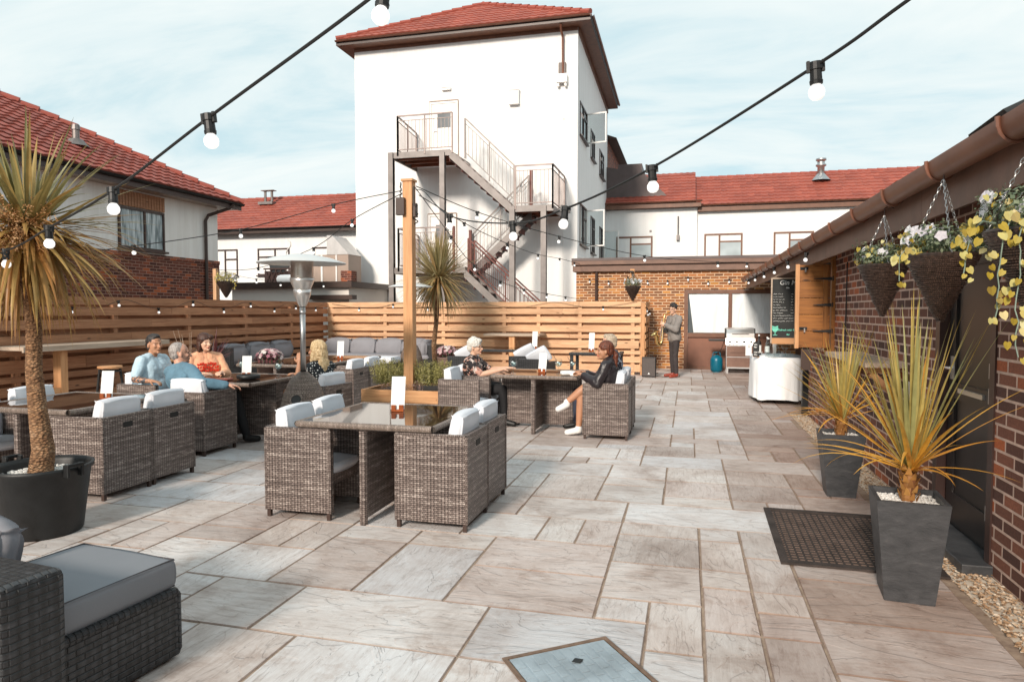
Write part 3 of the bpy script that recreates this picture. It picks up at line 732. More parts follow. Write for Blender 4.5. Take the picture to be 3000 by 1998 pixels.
# 6 woman with ponytail, legs crossed
person('woman with a dark ponytail and black leather jacket, legs crossed in white trainers', (-.97, 8.42, 0), R(176), seat(-.06, -.03, head=(.02, 0, 1.06), elL=(.06, .24, .68), wrL=(.26, .13, .765), elR=(.08, -.22, .67), wrR=(.27, -.08, .77), knL=(.26, .06, .60), knR=(.30, .05, .49), hipL=(.0, .09, .49), hipR=(.0, -.09, .49), anL=(.47, .09, .42), anR=(.33, .05, .10), toL=(.58, .10, .33), toR=(.47, .07, .04)), 'tan', ('hair_auburn', 'pony'), (('leather_jacket', 'leather', 1.9, .02),), ('leather', .62), shoes='white_paint', look=R(22), female=True, curl=(.8, .8))
# 7 companion
person('fair-haired companion in a black and white patterned top behind the ponytailed woman', (-.97, 8.98, 0), R(178), seat(.0, -.03, head=(.03, 0, 1.13)), 'pink', ('hair_ash', 'short'), (('patterned_top', 'mono_print', 1.5, .016),), ('blue_jean', 1.95), look=R(15), female=True)
# 8 saxophonist
ST = dict(pel=(0, 0, .93), chest=(.0, 0, 1.26), neck=(0, 0, 1.42), head=(.045, 0, 1.59), shL=(-.02, .18, 1.37), shR=(.02, -.18, 1.37), elL=(.09, .25, 1.12), elR=(.06, -.26, 1.10), wrL=(.28, .10, 1.24), wrR=(.27, -.10, 1.10), hipL=(0, .09, .90), hipR=(0, -.09, .90), knL=(.03, .10, .5), knR=(.0, -.10, .5), anL=(-.01, .10, .085), anR=(-.03, -.12, .085), toL=(.16, .13, .035), toR=(.14, -.17, .035))
t8, hp8 = person('saxophonist in glasses, grey jacket, dark trousers and red shoes by the brick wall', (-.3, 16.45, 0), R(208), ST, 'light', ('hair_black', 'curly'), (('shirt', 'white_shirt', .3, .008), ('jacket', 'jacket_grey', 1.92, .026)), ('trouser_dark', 1.93), shoes='leather_brown', look=R(34), girth=.92, curl=(.9, .9), palm=((-.3, -1, 0), (-.3, 1, 0)), hd=((.8, -.5, .3), (.8, .4, .1)))
glasses(t8, hp8)
def sax():
    t = E('saxophone', 'brass saxophone with a dark-mouthed bell held by the standing musician', 'saxophone', (-.3, 16.45, 0), R(208))
    path = [(.115, .0, 1.52), (.2, .0, 1.5), (.255, 0, 1.46), (.27, 0, 1.38), (.29, 0, 1.2), (.31, 0, .98), (.325, .0, .84), (.345, 0, .79), (.39, 0, .77), (.43, 0, .80), (.445, 0, .88), (.45, 0, .95), (.47, 0, 1.02), (.5, 0, 1.06)]
    rs = [.007, .009, .011, .014, .022, .031, .036, .038, .04, .042, .044, .05, .06, .068]
    m = MB(); m.tube(path[:7], rs[:7], 12, False); m.tube(path[6:12], rs[6:12], 12, False); O('body_tube', m, 'brass', t, smooth=True)
    m = MB(); a = V((.45, 0, .95)); d = V((.55, 0, .8)).normalized(); u = V((0, 1, 0)); v = d.cross(u)
    pr = [(.05, 0), (.056, .04), (.068, .07), (.088, .095), (.098, .1)]
    for i in range(len(pr) - 1):
        for k in range(20):
            q = lambda r, h, k: a + d * h + (u * cos(2 * pi * k / 20) + v * sin(2 * pi * k / 20)) * r
            m.poly([q(*pr[i], k), q(*pr[i], k + 1), q(*pr[i + 1], k + 1), q(*pr[i + 1], k)])
    O('bell', m, 'brass', t, smooth=True)
    m = MB(); m.poly([a + d * .07 + (u * cos(2 * pi * k / 20) + v * sin(2 * pi * k / 20)) * .064 for k in range(20)]); O('bell_mouth', m, 'black', t)
    m = MB()
    for k in range(11): z = 1.32 - k * .045; m.tube([(.30 + .002 * k + .02, -.004, z), (.315 + .003 * k + .02, -.006, z)], .014, 8)
    m.tube([(.305, -.035, 1.3), (.33, -.04, .85)], .004, 5); m.tube([(.305, .035, 1.3), (.33, .04, .85)], .004, 5); O('keys', m, 'steel', t)
    m = MB(); m.tube([(.0, .09, 1.43), (.1, .06, 1.3), (.2, .0, 1.19), (.27, 0, 1.15)], .006, 5); m.tube([(.0, -.09, 1.43), (.1, -.06, 1.3), (.2, .0, 1.19)], .006, 5); O('strap', m, 'black', t)
    m = MB(); m.tube([(.105, 0, 1.522), (.16, 0, 1.51)], .01, 8); O('mouthpiece', m, 'black', t)
sax()
# ---------------------------------------------------------------- ground and paving
def setting():
    g = MB(); g.box(-400, 400, -200, 600, -.4, -.03)
    O('ground', g, 'soil', kind='structure')
    j = MB(); j.box(-9.9, 3.2, -4, 19.0, -.028, -.006); O('joint_bed', j, 'joint_sand', kind='structure')
    # random-coursed slabs on a 0.3 m module
    s = MB(); s.hascol = True
    X0, Y0, nx, ny, c = -9.63, -3.9, 42, 86, .27
    occ = [[False] * ny for _ in range(nx)]
    r = random.Random(21)
    sizes = [((3, 2), 5.5), ((2, 3), 1.6), ((2, 2), 5), ((4, 2), .8), ((2, 1), 3.6), ((1, 2), 2.4), ((3, 1), 1.6), ((1, 1), 1.0)]
    pal = [(.64, .62, .61), (.62, .59, .57), (.64, .635, .64), (.58, .54, .52), (.62, .575, .55), (.60, .60, .615), (.52, .465, .44), (.66, .64, .635), (.56, .50, .475)]
    def put(ix, iy, w, h):
        for a in range(ix, ix + w):
            for b in range(iy, iy + h): occ[a][b] = True
        x0, y0 = X0 + ix * c, Y0 + iy * c; x1, y1 = x0 + w * c, y0 + h * c
        if x0 > 1.35 and y0 < 10.9: return
        x1 = min(x1, 1.5) if y0 < 10.9 and x1 > 1.5 else x1
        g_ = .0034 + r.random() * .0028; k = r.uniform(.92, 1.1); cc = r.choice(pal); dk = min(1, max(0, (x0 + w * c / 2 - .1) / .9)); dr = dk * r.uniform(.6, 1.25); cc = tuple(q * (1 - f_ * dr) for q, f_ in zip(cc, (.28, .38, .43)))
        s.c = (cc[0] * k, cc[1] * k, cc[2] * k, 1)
        hz = [r.uniform(-.0022, .0022) for _ in range(4)]
        jt = lambda: r.uniform(-.003, .003)
        P = [(x0 + g_ + jt(), y0 + g_ + jt()), (x1 - g_ + jt(), y0 + g_ + jt()), (x1 - g_ + jt(), y1 - g_ + jt()), (x0 + g_ + jt(), y1 - g_ + jt())]
        ch = .005; cx, cy = (x0 + x1) / 2, (y0 + y1) / 2
        inn = [(p[0] + (ch if p[0] < cx else -ch), p[1] + (ch if p[1] < cy else -ch), hz[i]) for i, p in enumerate(P)]
        rot = w * r.random() < h * r.random() * .9
        ou, ov = r.uniform(0, 90), r.uniform(0, 90)
        def uvp(q): return (q[1] + ou, q[0] + ov) if rot else (q[0] + ou, q[1] + ov)
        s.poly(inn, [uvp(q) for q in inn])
        s.c = tuple(q * f_ for q, f_ in zip(s.c[:3], (.62, .53, .47))) + (1,)
        for i in range(4):
            a, b = P[i], P[(i + 1) % 4]; A, B = inn[i], inn[(i + 1) % 4]
            q = [(a[0], a[1], -.006), (b[0], b[1], -.006), B, A]
            s.poly([(a[0], a[1], -.006), (b[0], b[1], -.006), (b[0], b[1], -.004), (a[0], a[1], -.004)], [uvp(t) for t in (a, b, b, a)])
            s.poly([(a[0], a[1], -.004), (b[0], b[1], -.004), B, A], [uvp(t) for t in (a, b, B, A)])
    for iy in range(ny):
        for ix in range(nx):
            if occ[ix][iy]: continue
            cand = [(wh, w) for wh, w in sizes if ix + wh[0] <= nx and iy + wh[1] <= ny and all(not occ[a][b] for a in range(ix, ix + wh[0]) for b in range(iy, iy + wh[1]))]
            t = r.random() * sum(w for _, w in cand)
            for wh, w in cand:
                t -= w
                if t <= 0: break
            put(ix, iy, *wh)
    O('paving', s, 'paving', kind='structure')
    # gravel strip along the right wall
    b = MB(); b.box(1.505, 1.74, -4, 11.0, -.028, -.004); O('gravel_bed', b, 'gravel', kind='structure')
    g = MB(); r = random.Random(5)
    for i in range(5200):
        y = 2.2 + (r.random() ** 1.5) * 8.7; x = r.uniform(1.49, 1.735); z = r.uniform(-.002, .012)
        q = r.uniform(.006, .013); a = r.uniform(0, pi); u = r.random(); ca, sa = cos(a), sin(a)
        lx, ly, lz = q * r.uniform(.9, 1.5), q * .9, q * .55
        p = [(x + lx * ca, y + lx * sa, z), (x - ly * sa, y + ly * ca, z + lz * .2), (x - lx * ca, y - lx * sa, z), (x + ly * sa, y - ly * ca, z + lz * .1)]
        t1 = (x + .3 * lx, y, z + lz); t2 = (x - .3 * lx, y + .2 * ly, z + lz * .95)
        for f in ((p[0], p[1], t2, t1), (p[1], p[2], t2), (p[2], p[3], t1, t2), (p[3], p[0], t1)): g.poly(f, [(u, 0)] * len(f))
    O('gravel', g, 'gravel', kind='stuff', label='strip of golden gravel along the foot of the brick wall', cat='gravel')
setting()

# ---------------------------------------------------------------- fences
BOARDS = [(1.79, 1.655), (1.62, 1.48), (1.41, 1.265), (1.18, 1.035), (.975, .885), (.83, .64), (.59, .5), (.44, .3), (.25, .07)]
def fence(name_label, cat, p0, p1, mat, nrm, posts, seed):
    # p0->p1 along the fence; nrm points to the patio
    p0, p1 = V(p0), V(p1); L_ = (p1 - p0).length; d = (p1 - p0).normalized(); n = V(nrm)
    T = Matrix((d, n, V((0, 0, 1)))).transposed().to_4x4(); T.translation = p0
    t = E('slatted_fence', name_label, 'fence', tuple(p0)); r = random.Random(seed)
    def mk(): m = MB(); m.T = T; return m
    m = mk()
    for i, (a, b) in enumerate(BOARDS):
        x = -r.uniform(0, 1.5)
        while x < L_:
            w = r.choice([2.4, 3.0, 3.6]); x1 = min(x + w, L_); xs = max(x, 0)
            if x1 - xs > .05:
                e = r.uniform(-.004, .004); m.box(xs + .002, x1 - .002, .05 + r.uniform(-.002, .002), .072 + r.uniform(-.003, .002), b + e, a + e, True)
            x += w
    O('slat_panel', m, mat, t, world=True)
    m = mk()
    for i in range(len(BOARDS) - 1):
        hi = BOARDS[i][1] + .03; lo = BOARDS[i + 1][0] - .03
        m.box(0, L_, -.075, -.055, lo - .02, hi + .02, True)
    m.box(0, L_, -.075, -.056, 1.62, 1.76, True)
    O('rear_slats', m, mat, t, world=True)
    for x in posts:
        m = mk(); m.box(x - .045, x + .045, -.053, .048, 0, 1.76, True); O('post', m, mat, t, world=True)
    return t
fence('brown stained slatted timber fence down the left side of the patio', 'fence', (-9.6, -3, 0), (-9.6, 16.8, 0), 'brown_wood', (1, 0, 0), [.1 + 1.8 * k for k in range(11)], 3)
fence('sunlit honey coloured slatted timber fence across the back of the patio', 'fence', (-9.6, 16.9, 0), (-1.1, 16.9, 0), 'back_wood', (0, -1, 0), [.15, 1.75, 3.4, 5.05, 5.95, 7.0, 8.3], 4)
fence('short return of slatted fence beside the saxophonist and the speaker', 'fence', (-1.06, 18.6, 0), (-1.06, 16.86, 0), 'orange_wood', (1, 0, 0), [.1, 1.0, 1.7], 5)

# ---------------------------------------------------------------- windows and helpers for buildings
def window(parent, T, w, h, mat='frame_brown', panes=((0, .45, 0, 1), (.45, 1, 0, .72), (.45, 1, .72, 1)), pm='pane', fr=.06, depth=.09, sill=True, open_leaf=None, cur=None):
    """local frame: x right, z up, y out of the wall (towards the viewer = -y side after T)"""
    m = MB(); m.T = T
    m.box(0, w, -.03, .03, 0, fr); m.box(0, w, -.03, .03, h - fr, h); m.box(0, fr, -.03, .03, fr, h - fr); m.box(w - fr, w, -.03, .03, fr, h - fr)
    xs = sorted(set(p[0] for p in panes) - {0})
    for x in xs: m.box(w * x - fr / 2, w * x + fr / 2, -.028, .035, fr, h - fr)
    for x0, x1, z0, z1 in panes:
        if z0 > 0: m.box(w * x0 + fr / 2, w * x1 - fr / 2, -.026, .032, h * z0 - fr / 2, h * z0 + fr / 2)
    if sill: m.box(-.04, w + .04, -.03, .11, -.05, -.002)
    f = O('window', m, mat, parent, world=True)
    m = MB(); m.T = T; m.box(fr * .5, w - fr * .5, -.02, -.005, fr * .5, h - fr * .5)
    O('pane', m, cur or pm, f, world=True)
    return f
def leafopen(parent, T, w, h, ang, hinge='l', mat='white_plastic', fr=.05):
    m = MB(); T2 = T @ Matrix.Rotation(ang, 4, 'Z'); m.T = T2
    m.box(0, w, -.02, .02, 0, fr); m.box(0, w, -.02, .02, h - fr, h); m.box(0, fr, -.02, .02, fr, h - fr); m.box(w - fr, w, -.02, .02, fr, h - fr)
    c = O('casement', m, mat, parent, world=True)
    m = MB(); m.T = T2; m.box(fr, w - fr, -.004, .004, fr, h - fr); O('pane', m, 'glass', c, world=True)
def frame(x, y, z, rz=0):
    # x axis right, y axis OUT of wall. Facing -Y wall: rz=pi would mirror; use explicit basis
    return Matrix.Translation((x, y, z)) @ Matrix.Rotation(rz, 4, 'Z') @ Matrix.Diagonal((1, -1, 1, 1))
def gutter_run(mb, a, b, r=.06, seg=8):
    a, b = V(a), V(b); d = (b - a).normalized(); s = V((-d.y, d.x, 0)); n = 7
    rows = []
    for i in range(n + 1):
        t = pi + pi * i / n; o = s * cos(t) * r + V((0, 0, sin(t) * r)); rows.append((a + o, b + o))
    for i in range(n):
        mb.poly([rows[i][0], rows[i][1], rows[i + 1][1], rows[i + 1][0]])
        k = .93
    for i in range(n):
        q = [p + (V((0, 0, .004)) if 0 < i < n else V((0, 0, 0))) for p in (rows[i][0], rows[i + 1][0], rows[i + 1][1], rows[i][1])]
        mb.poly(q)

# ---------------------------------------------------------------- the tall white building
def tower():
    A = V((-12.5, 24.3, 0)); B = V((-3.86, 24.34, 0)); Cc = V((-3.98, 34.5, 0)); D = V((-12.5, 34.5, 0)); H = 11.6
    t = E('white_rendered_building', 'tall white rendered building with a hipped red tile roof and an outside escape stair', 'building', (-8, 24, 0))
    m = MB()
    for a, b in ((A, B), (B, Cc), (Cc, D), (D, A)): m.poly([a, b, b + V((0, 0, H)), a + V((0, 0, H))])
    O('wall', m, 'white_render', t, world=True)
    # eaves: soffit + fascia ring, set .45 out
    ov = .5; z0, z1 = H - .02, H + .2
    E4 = [V((A.x - ov, A.y - ov, 0)), V((B.x + ov, B.y - ov, 0)), V((Cc.x + ov, Cc.y, 0)), V((D.x - ov, D.y, 0))]
    W4 = [A, B, Cc, D]
    m = MB()
    for i in range(4):
        a, b = E4[i], E4[(i + 1) % 4]; c, d = W4[i], W4[(i + 1) % 4]; z = V((0, 0, H - .03))
        m.poly([c + z, d + z, b + z, a + z])
    O('soffit', m, 'frame_brown', t, world=True)
    m = MB()
    for i in range(3):
        a, b = E4[i], E4[i + 1]; dd = (b - a).normalized(); o = V((dd.y, -dd.x, 0)) * .012
        m.hexa([tuple(q) for q in (a + V((0, 0, H - .035)), b + V((0, 0, H - .035)), b + o + V((0, 0, H - .035)), a + o + V((0, 0, H - .035)), a + V((0, 0, H + .17)), b + V((0, 0, H + .17)), b + o + V((0, 0, H + .17)), a + o + V((0, 0, H + .17)))])
    O('fascia', m, 'dark_brown', t, world=True)
    m = MB()
    for i in (0, 1):
        a, b = E4[i], E4[i + 1]; dd = (b - a).normalized(); o = V((dd.y, -dd.x, 0)) * .075
        gutter_run(m, a + o + V((0, 0, H + .13)), b + o + V((0, 0, H + .13)), .055)
    O('gutter', m, 'gutter_brown', t, world=True)
    # trim board where wall meets soffit
    m = MB(); dd = (B - A).normalized(); nn = V((dd.y, -dd.x, 0))
    m.beam(A + nn * .02 + V((0, 0, H - .09)), B + nn * .02 + V((0, 0, H - .09)), .04, .12); dd = (Cc - B).normalized(); nn = V((dd.y, -dd.x, 0))
    m.beam(B + nn * .02 + V((0, .05, H - .14)), Cc + nn * .02 + V((0, 0, H - .14)), .04, .2)
    O('eaves_board', m, 'frame_brown', t, world=True)
    # roof: hip, apex measured
    a, b = E4[0] + V((0, 0, H + .2)), E4[1] + V((0, 0, H + .2)); apex = V((-7.95, 26.3, 13.6)); ridge2 = V((-7.95, 34.5, 13.6))
    m = MB()
    u = (b - a).normalized(); w = (b - a).length; foot = a + u * (apex - a).dot(u); vv = (apex - foot); sl = vv.length; vv = vv.normalized(); xa = (foot - a).length
    rows = int(sl / .32); rw = sl / rows
    m.tiledroof(a, u, vv, rows, lambda s_: xa * s_ / sl, lambda s_: w - (w - xa) * s_ / sl, rw)
    b2 = E4[2] + V((0, 0, H + .2)); u = (b2 - b).normalized(); w2 = (b2 - b).length
    foot = b + u * (apex - b).dot(u); vv = (apex - foot); sl = vv.length; vv = vv.normalized(); xa2 = (foot - b).length
    rows = int(sl / .32); m.tiledroof(b, u, vv, rows, lambda s_: xa2 * s_ / sl, lambda s_: w2, sl / rows)
    d2 = E4[3] + V((0, 0, H + .2)); m.poly([a, apex, ridge2, d2], [(0.5, 0.5)] * 4); m.poly([b2, ridge2, d2], [(.5, .5)] * 3)
    O('roof', m, 'tile', t, world=True, smooth=False)
    m = MB(); up = V((0, 0, .03))
    for p, q in ((a, apex), (b, apex), (apex, ridge2)):
        n_ = int((q - p).length / .42)
        for i in range(n_):
            s0 = p.lerp(q, i / n_) + up; s1 = p.lerp(q, (i + 1.06) / n_) + up; m.tube([s0, s1 + V((0, 0, -.015))], [.11, .085], 8)
    O('ridge_tiles', m, 'tile_deep', t, world=True)
    # front face features, local frame on the front wall
    fx = (B - A).normalized(); ang = math.atan2(fx.y, fx.x)
    def F(x, z, out=.0):
        y = A.y + (B.y - A.y) * (x - A.x) / (B.x - A.x)
        return Matrix.Translation((x, y - out, z)) @ Matrix.Rotation(ang, 4, 'Z') @ Matrix.Diagonal((1, -1, 1, 1))
    def door(x, z):
        m = MB(); m.T = F(x, z, .02)
        for x0, x1, y0, y1, z0, z1 in ((0, .07, -.02, .05, 0, 2.07), (1.03, 1.1, -.02, .05, 0, 2.07), (.07, 1.03, -.02, .048, 2.0, 2.07), (.08, 1.02, -.02, .025, 0, 1.99)): m.box(x0, x1, y0, y1, z0, z1)
        g_ = MB(); g_.T = F(x, z, .018); g_.box(-.03, -.001, -.02, .03, 0, 2.11); g_.box(1.101, 1.125, -.02, .03, 0, 2.11); g_.box(0, 1.1, -.02, .06, 2.085, 2.12); O('painted_door_gap', g_, 'panel_beige', t, world=True)  # added darker strips, painting the shaded gap that outlines the door
        d = O('fire_door', m, 'white_plastic', t, world=True)
        m = MB(); m.T = F(x, z, .02); m.box(.3, .82, .027, .034, 1.12, 1.68); O('pane', m, 'pane_door', d, world=True)
        m = MB(); m.T = F(x, z, .02); m.box(.14, .17, .03, .07, .95, 1.1); m.box(.14, .28, .055, .075, 1.0, 1.02); O('handle', m, 'steel_dull', d, world=True)
    M['pane_door'] = pane('pane_door', (.24, .25, .26))
    door(-9.42, 7.25); door(-9.5, 3.1)
    for n_, x, z, w, h, dp, mt in (('bulkhead_lamp', -8.93, 9.72, .34, .1, .1, 'white_paint'), ('vent_box', -6.35, 9.0, .37, .55, .16, 'white_paint'), ('vent_box', -9.1, 6.15, .3, .14, .1, 'white_paint')):
        m = MB(); m.T = F(x, z); m.box(0, w, 0, dp, 0, h); m.box(-.015, w + .015, dp, dp + .02, h * .9, h + .015); O(n_, m, mt, t, world=True, bevel=.01)
    T = F(-4.42, 0)
    m = MB(); m.T = T
    m.tube([(.02, .42, 11.55), (.0, .3, 11.4), (.04, .14, 11.2), (.04, .1, 10.2), (.04, .1, 9.95)], .04, 8); O('downpipe', m, 'gutter_brown', t, world=True)
    m = MB(); m.T = T; m.box(-.12, .14, .0, .09, 9.95, 10.35); O('meter_box', m, 'dark_brown', t, world=True, bevel=.008)
    m = MB(); m.T = T; m.box(-.19, .2, .0, .2, 9.62, 9.93); m.box(-.16, -.08, .02, .16, 9.5, 9.618); m.box(.1, .18, .02, .16, 9.5, 9.618); O('floodlight', m, 'white_plastic', t, world=True, bevel=.015)
    m = MB(); m.T = T; m.box(.05, .068, 0, .015, .2, 9.49); m.box(.32, .4, 0, .05, 3.2, 10.9) if False else None
    for z in (8.4, 6.3): m.ball((.06, .02, z), .03, 6, 4)
    O('cable_run', m, 'white_paint', t, world=True)
    # side windows (wall runs along +Y, facing +X)
    def S(y, z): return Matrix.Translation((B.x + (Cc.x - B.x) * (y - B.y) / (Cc.y - B.y), y, z)) @ Matrix.Rotation(pi / 2, 4, 'Z') @ Matrix.Diagonal((1, -1, 1, 1))
    for y, w, z, h in ((24.85, 1.75, 7.95, 1.2), (27.95, 1.2, 7.8, 1.15), (31.05, 1.6, 7.7, 1.15), (24.9, 1.7, 4.0, 1.5), (28.05, 1.2, 3.95, 1.5), (31.2, 1.6, 3.95, 1.45)):
        f = window(t, S(y, z), w, h, 'frame_dark', ((0, .5, 0, 1), (.5, 1, 0, .7), (.5, 1, .7, 1)))
    for y, z, w, h, a in ((26.6, 8.0, .8, 1.15, -70), (26.55, 4.05, .75, 1.4, -80), (32.7, 4.0, .75, 1.35, -75)):
        leafopen(t, Matrix.Translation((B.x + .02 - .01 * (y - 24), y, z)), w, h, R(a + 90) if False else R(-12), mat='white_plastic')
    for y, z, w in ((24.95, 8.8, .8), (28.0, 8.6, .6), (31.15, 8.55, .7)):
        m = MB(); m.T = S(y, z) @ Matrix.Rotation(R(-38), 4, 'X'); m.box(0, w, .02, .05, -.3, 0) ; O('casement', m, 'white_plastic', t, world=True)
    # rear extension with a lower eave
    m = MB(); m.box(-9, -4.02, 34.52, 42, 0, 10.4); O('rear_wall', m, 'brick_house', t, world=True)
    m = MB(); m.hexa([(-9, 34.7, 10.2), (-3.55, 34.7, 10.2), (-3.55, 42.4, 10.2), (-9, 42.4, 10.2), (-9, 34.7, 12.2), (-8.9, 34.7, 12.2), (-8.9, 42.4, 12.2), (-9, 42.4, 12.2)])
    O('rear_roof', m, 'dark_brown', t, world=True)
    return t
tower()

# ---------------------------------------------------------------- fire escape
def escape():
    t = E('fire_escape', 'galvanised steel escape stair zigzagging down the front of the white building', 'staircase', (-7.5, 22.6, 0))
    def part(n, m, mt='galv'): return O(n, m, mt, t, world=True)
    Yf = 22.0; Yw = 24.28
    for x, z1, y in ((-9.98, 7.0, Yf), (-8.1, 6.9, Yf), (-5.66, 5.0, Yf), (-4.6, 5.0, Yf)):
        m = MB(); m.box(x - .09, x + .09, y - .05, y + .05, 0, z1); m.box(x - .05, x - .035, y + .05, y + .12, 0, z1)
        m.box(x + .05, x + .09, y - .055, y + .13, 0, z1 - .01); part('post', m)
    def landing(x0, x1, z, y0=Yf, y1=Yw, under='rust_under'):
        m = MB(); m.box(x0, x1, y0, y0 + .06, z - .2, z); m.box(x0, x0 + .06, y0 + .065, y1, z - .2, z - .001); m.box(x1 - .06, x1, y0 + .065, y1, z - .2, z - .001)
        l = part('landing', m)
        m = MB(); m.box(x0 + .065, x1 - .065, y0 + .065, y1, z - .03, z - .012)
        n = 4
        for i in range(1, n): y = y0 + (y1 - y0) * i / n; m.box(x0 + .065, x1 - .065, y - .03, y + .03, z - .16, z - .035)
        O('deck', m, under, l, world=True)
    landing(-10.0, -7.85, 7.0); landing(-5.7, -4.28, 5.02); landing(-9.95, -7.3, 3.05)
    def rail(pts, h=1.1, posts=True, bars=.13, n='railing', mt='galv', drop=.08):
        m = MB()
        for (a, b) in zip(pts[:-1], pts[1:]):
            a, b = V(a), V(b); z = V((0, 0, 1)); L_ = (b - a).length
            m.beam(a + z * h, b + z * h, .045); m.beam(a + z * (h - .16), b + z * (h - .16), .022); m.beam(a + z * drop, b + z * drop, .03)
            k = max(1, int((V((b.x, b.y, 0)) - V((a.x, a.y, 0))).length / bars))
            for i in range(1, k):
                p = a.lerp(b, i / k); m.beam(p + z * drop, p + z * (h - .16), .014)
            for p in (a, b): m.box(p.x - .025, p.x + .025, p.y - .025, p.y + .025, p.z - .12, p.z + h)
            if L_ > 1.8:
                p = a.lerp(b, .5); m.box(p.x - .02, p.x + .02, p.y - .02, p.y + .02, p.z - .1, p.z + h)
        part(n, m, mt)
    M['rail_mix'] = plain('rail_mix', (.25, .2, .185), .5, .4, .3, 2)
    rail([(-9.95, Yw - .05, 7.0), (-9.72, Yf, 7.0), (-7.74, Yf, 7.0)], 1.22, mt='rail_mix')
    rail([(-7.3, Yf + .03, 6.8), (-5.6, Yf + .03, 5.15)], 1.2, mt='galv')
    rail([(-7.6, 23.0, 7.0), (-5.6, 23.0, 5.1)], 1.2, mt='white_paint')
    rail([(-5.55, Yf, 5.02), (-4.3, Yf, 5.02), (-4.3, Yw - .05, 5.02)], 1.3, mt='rail_mix')
    m = MB(); m.box(-5.28, -5.18, 22.9, 23.0, 5.0, 6.35); part('gate_post', m, 'rust')
    rail([(-9.9, Yw - .05, 3.05), (-9.72, Yf, 3.05), (-7.69, Yf, 3.05)], 1.35, mt='rail_mix')
    m = MB(); m.box(-7.36, -7.27, Yf + .6, Yf + .69, 2.8, 4.35); m.box(-7.74, -7.66, Yf - .04, Yf + .04, 2.9, 4.42); part('newel', m, 'rust')
    rail([(-7.3, Yf + .9, 3.1), (-5.3, Yf + .9, 5.02)], 1.15, mt='galv')
    rail([(-7.3, Yf + 1.6, 3.1), (-5.3, Yf + 1.6, 5.02)], 1.15, mt='white_paint')
    rail([(-7.2, Yf + .05, 2.95), (-4.6, Yf + .05, 0.6)], 1.05, mt='rust')
    rail([(-7.2, Yf + .75, 2.95), (-4.6, Yf + .75, 0.6)], 1.05, mt='rust')
    def flight(a, b, y0, y1, str_mt='galv', n=10):
        a, b = V(a), V(b); m = MB()
        for y in (y0, y1): m.beam((a.x, y, a.z), (b.x, y, b.z), .28, .03, up=(0, 1, 0)) if False else m.hexa([(a.x, y - .02, a.z - .3), (b.x, y - .02, b.z - .3), (b.x, y + .02, b.z - .3), (a.x, y + .02, a.z - .3), (a.x, y - .02, a.z), (b.x, y - .02, b.z), (b.x, y + .02, b.z), (a.x, y + .02, a.z)])
        f = part('flight', m, str_mt); m = MB()
        for i in range(n):
            p = a.lerp(b, (i + .5) / n); m.box(p.x - .13, p.x + .13, y0 + .025, y1 - .025, p.z - .17, p.z - .13)
            s_ = 1 if b.z > a.z else -1; m.box(p.x + .11 * s_ - .01, p.x + .11 * s_ + .01, y0 + .025, y1 - .025, p.z - .3, p.z - .175)
        O('treads', m, 'rust', f, world=True)
    flight((-7.85, 0, 7.02), (-5.68, 0, 5.06), Yf + .02, Yf + .8)
    flight((-7.3, 0, 3.1), (-5.2, 0, 5.0), Yf + .92, Yf + 1.62)
    flight((-7.35, 0, 3.0), (-4.3, 0, .2), Yf + .04, Yf + .78, 'galv')
escape()
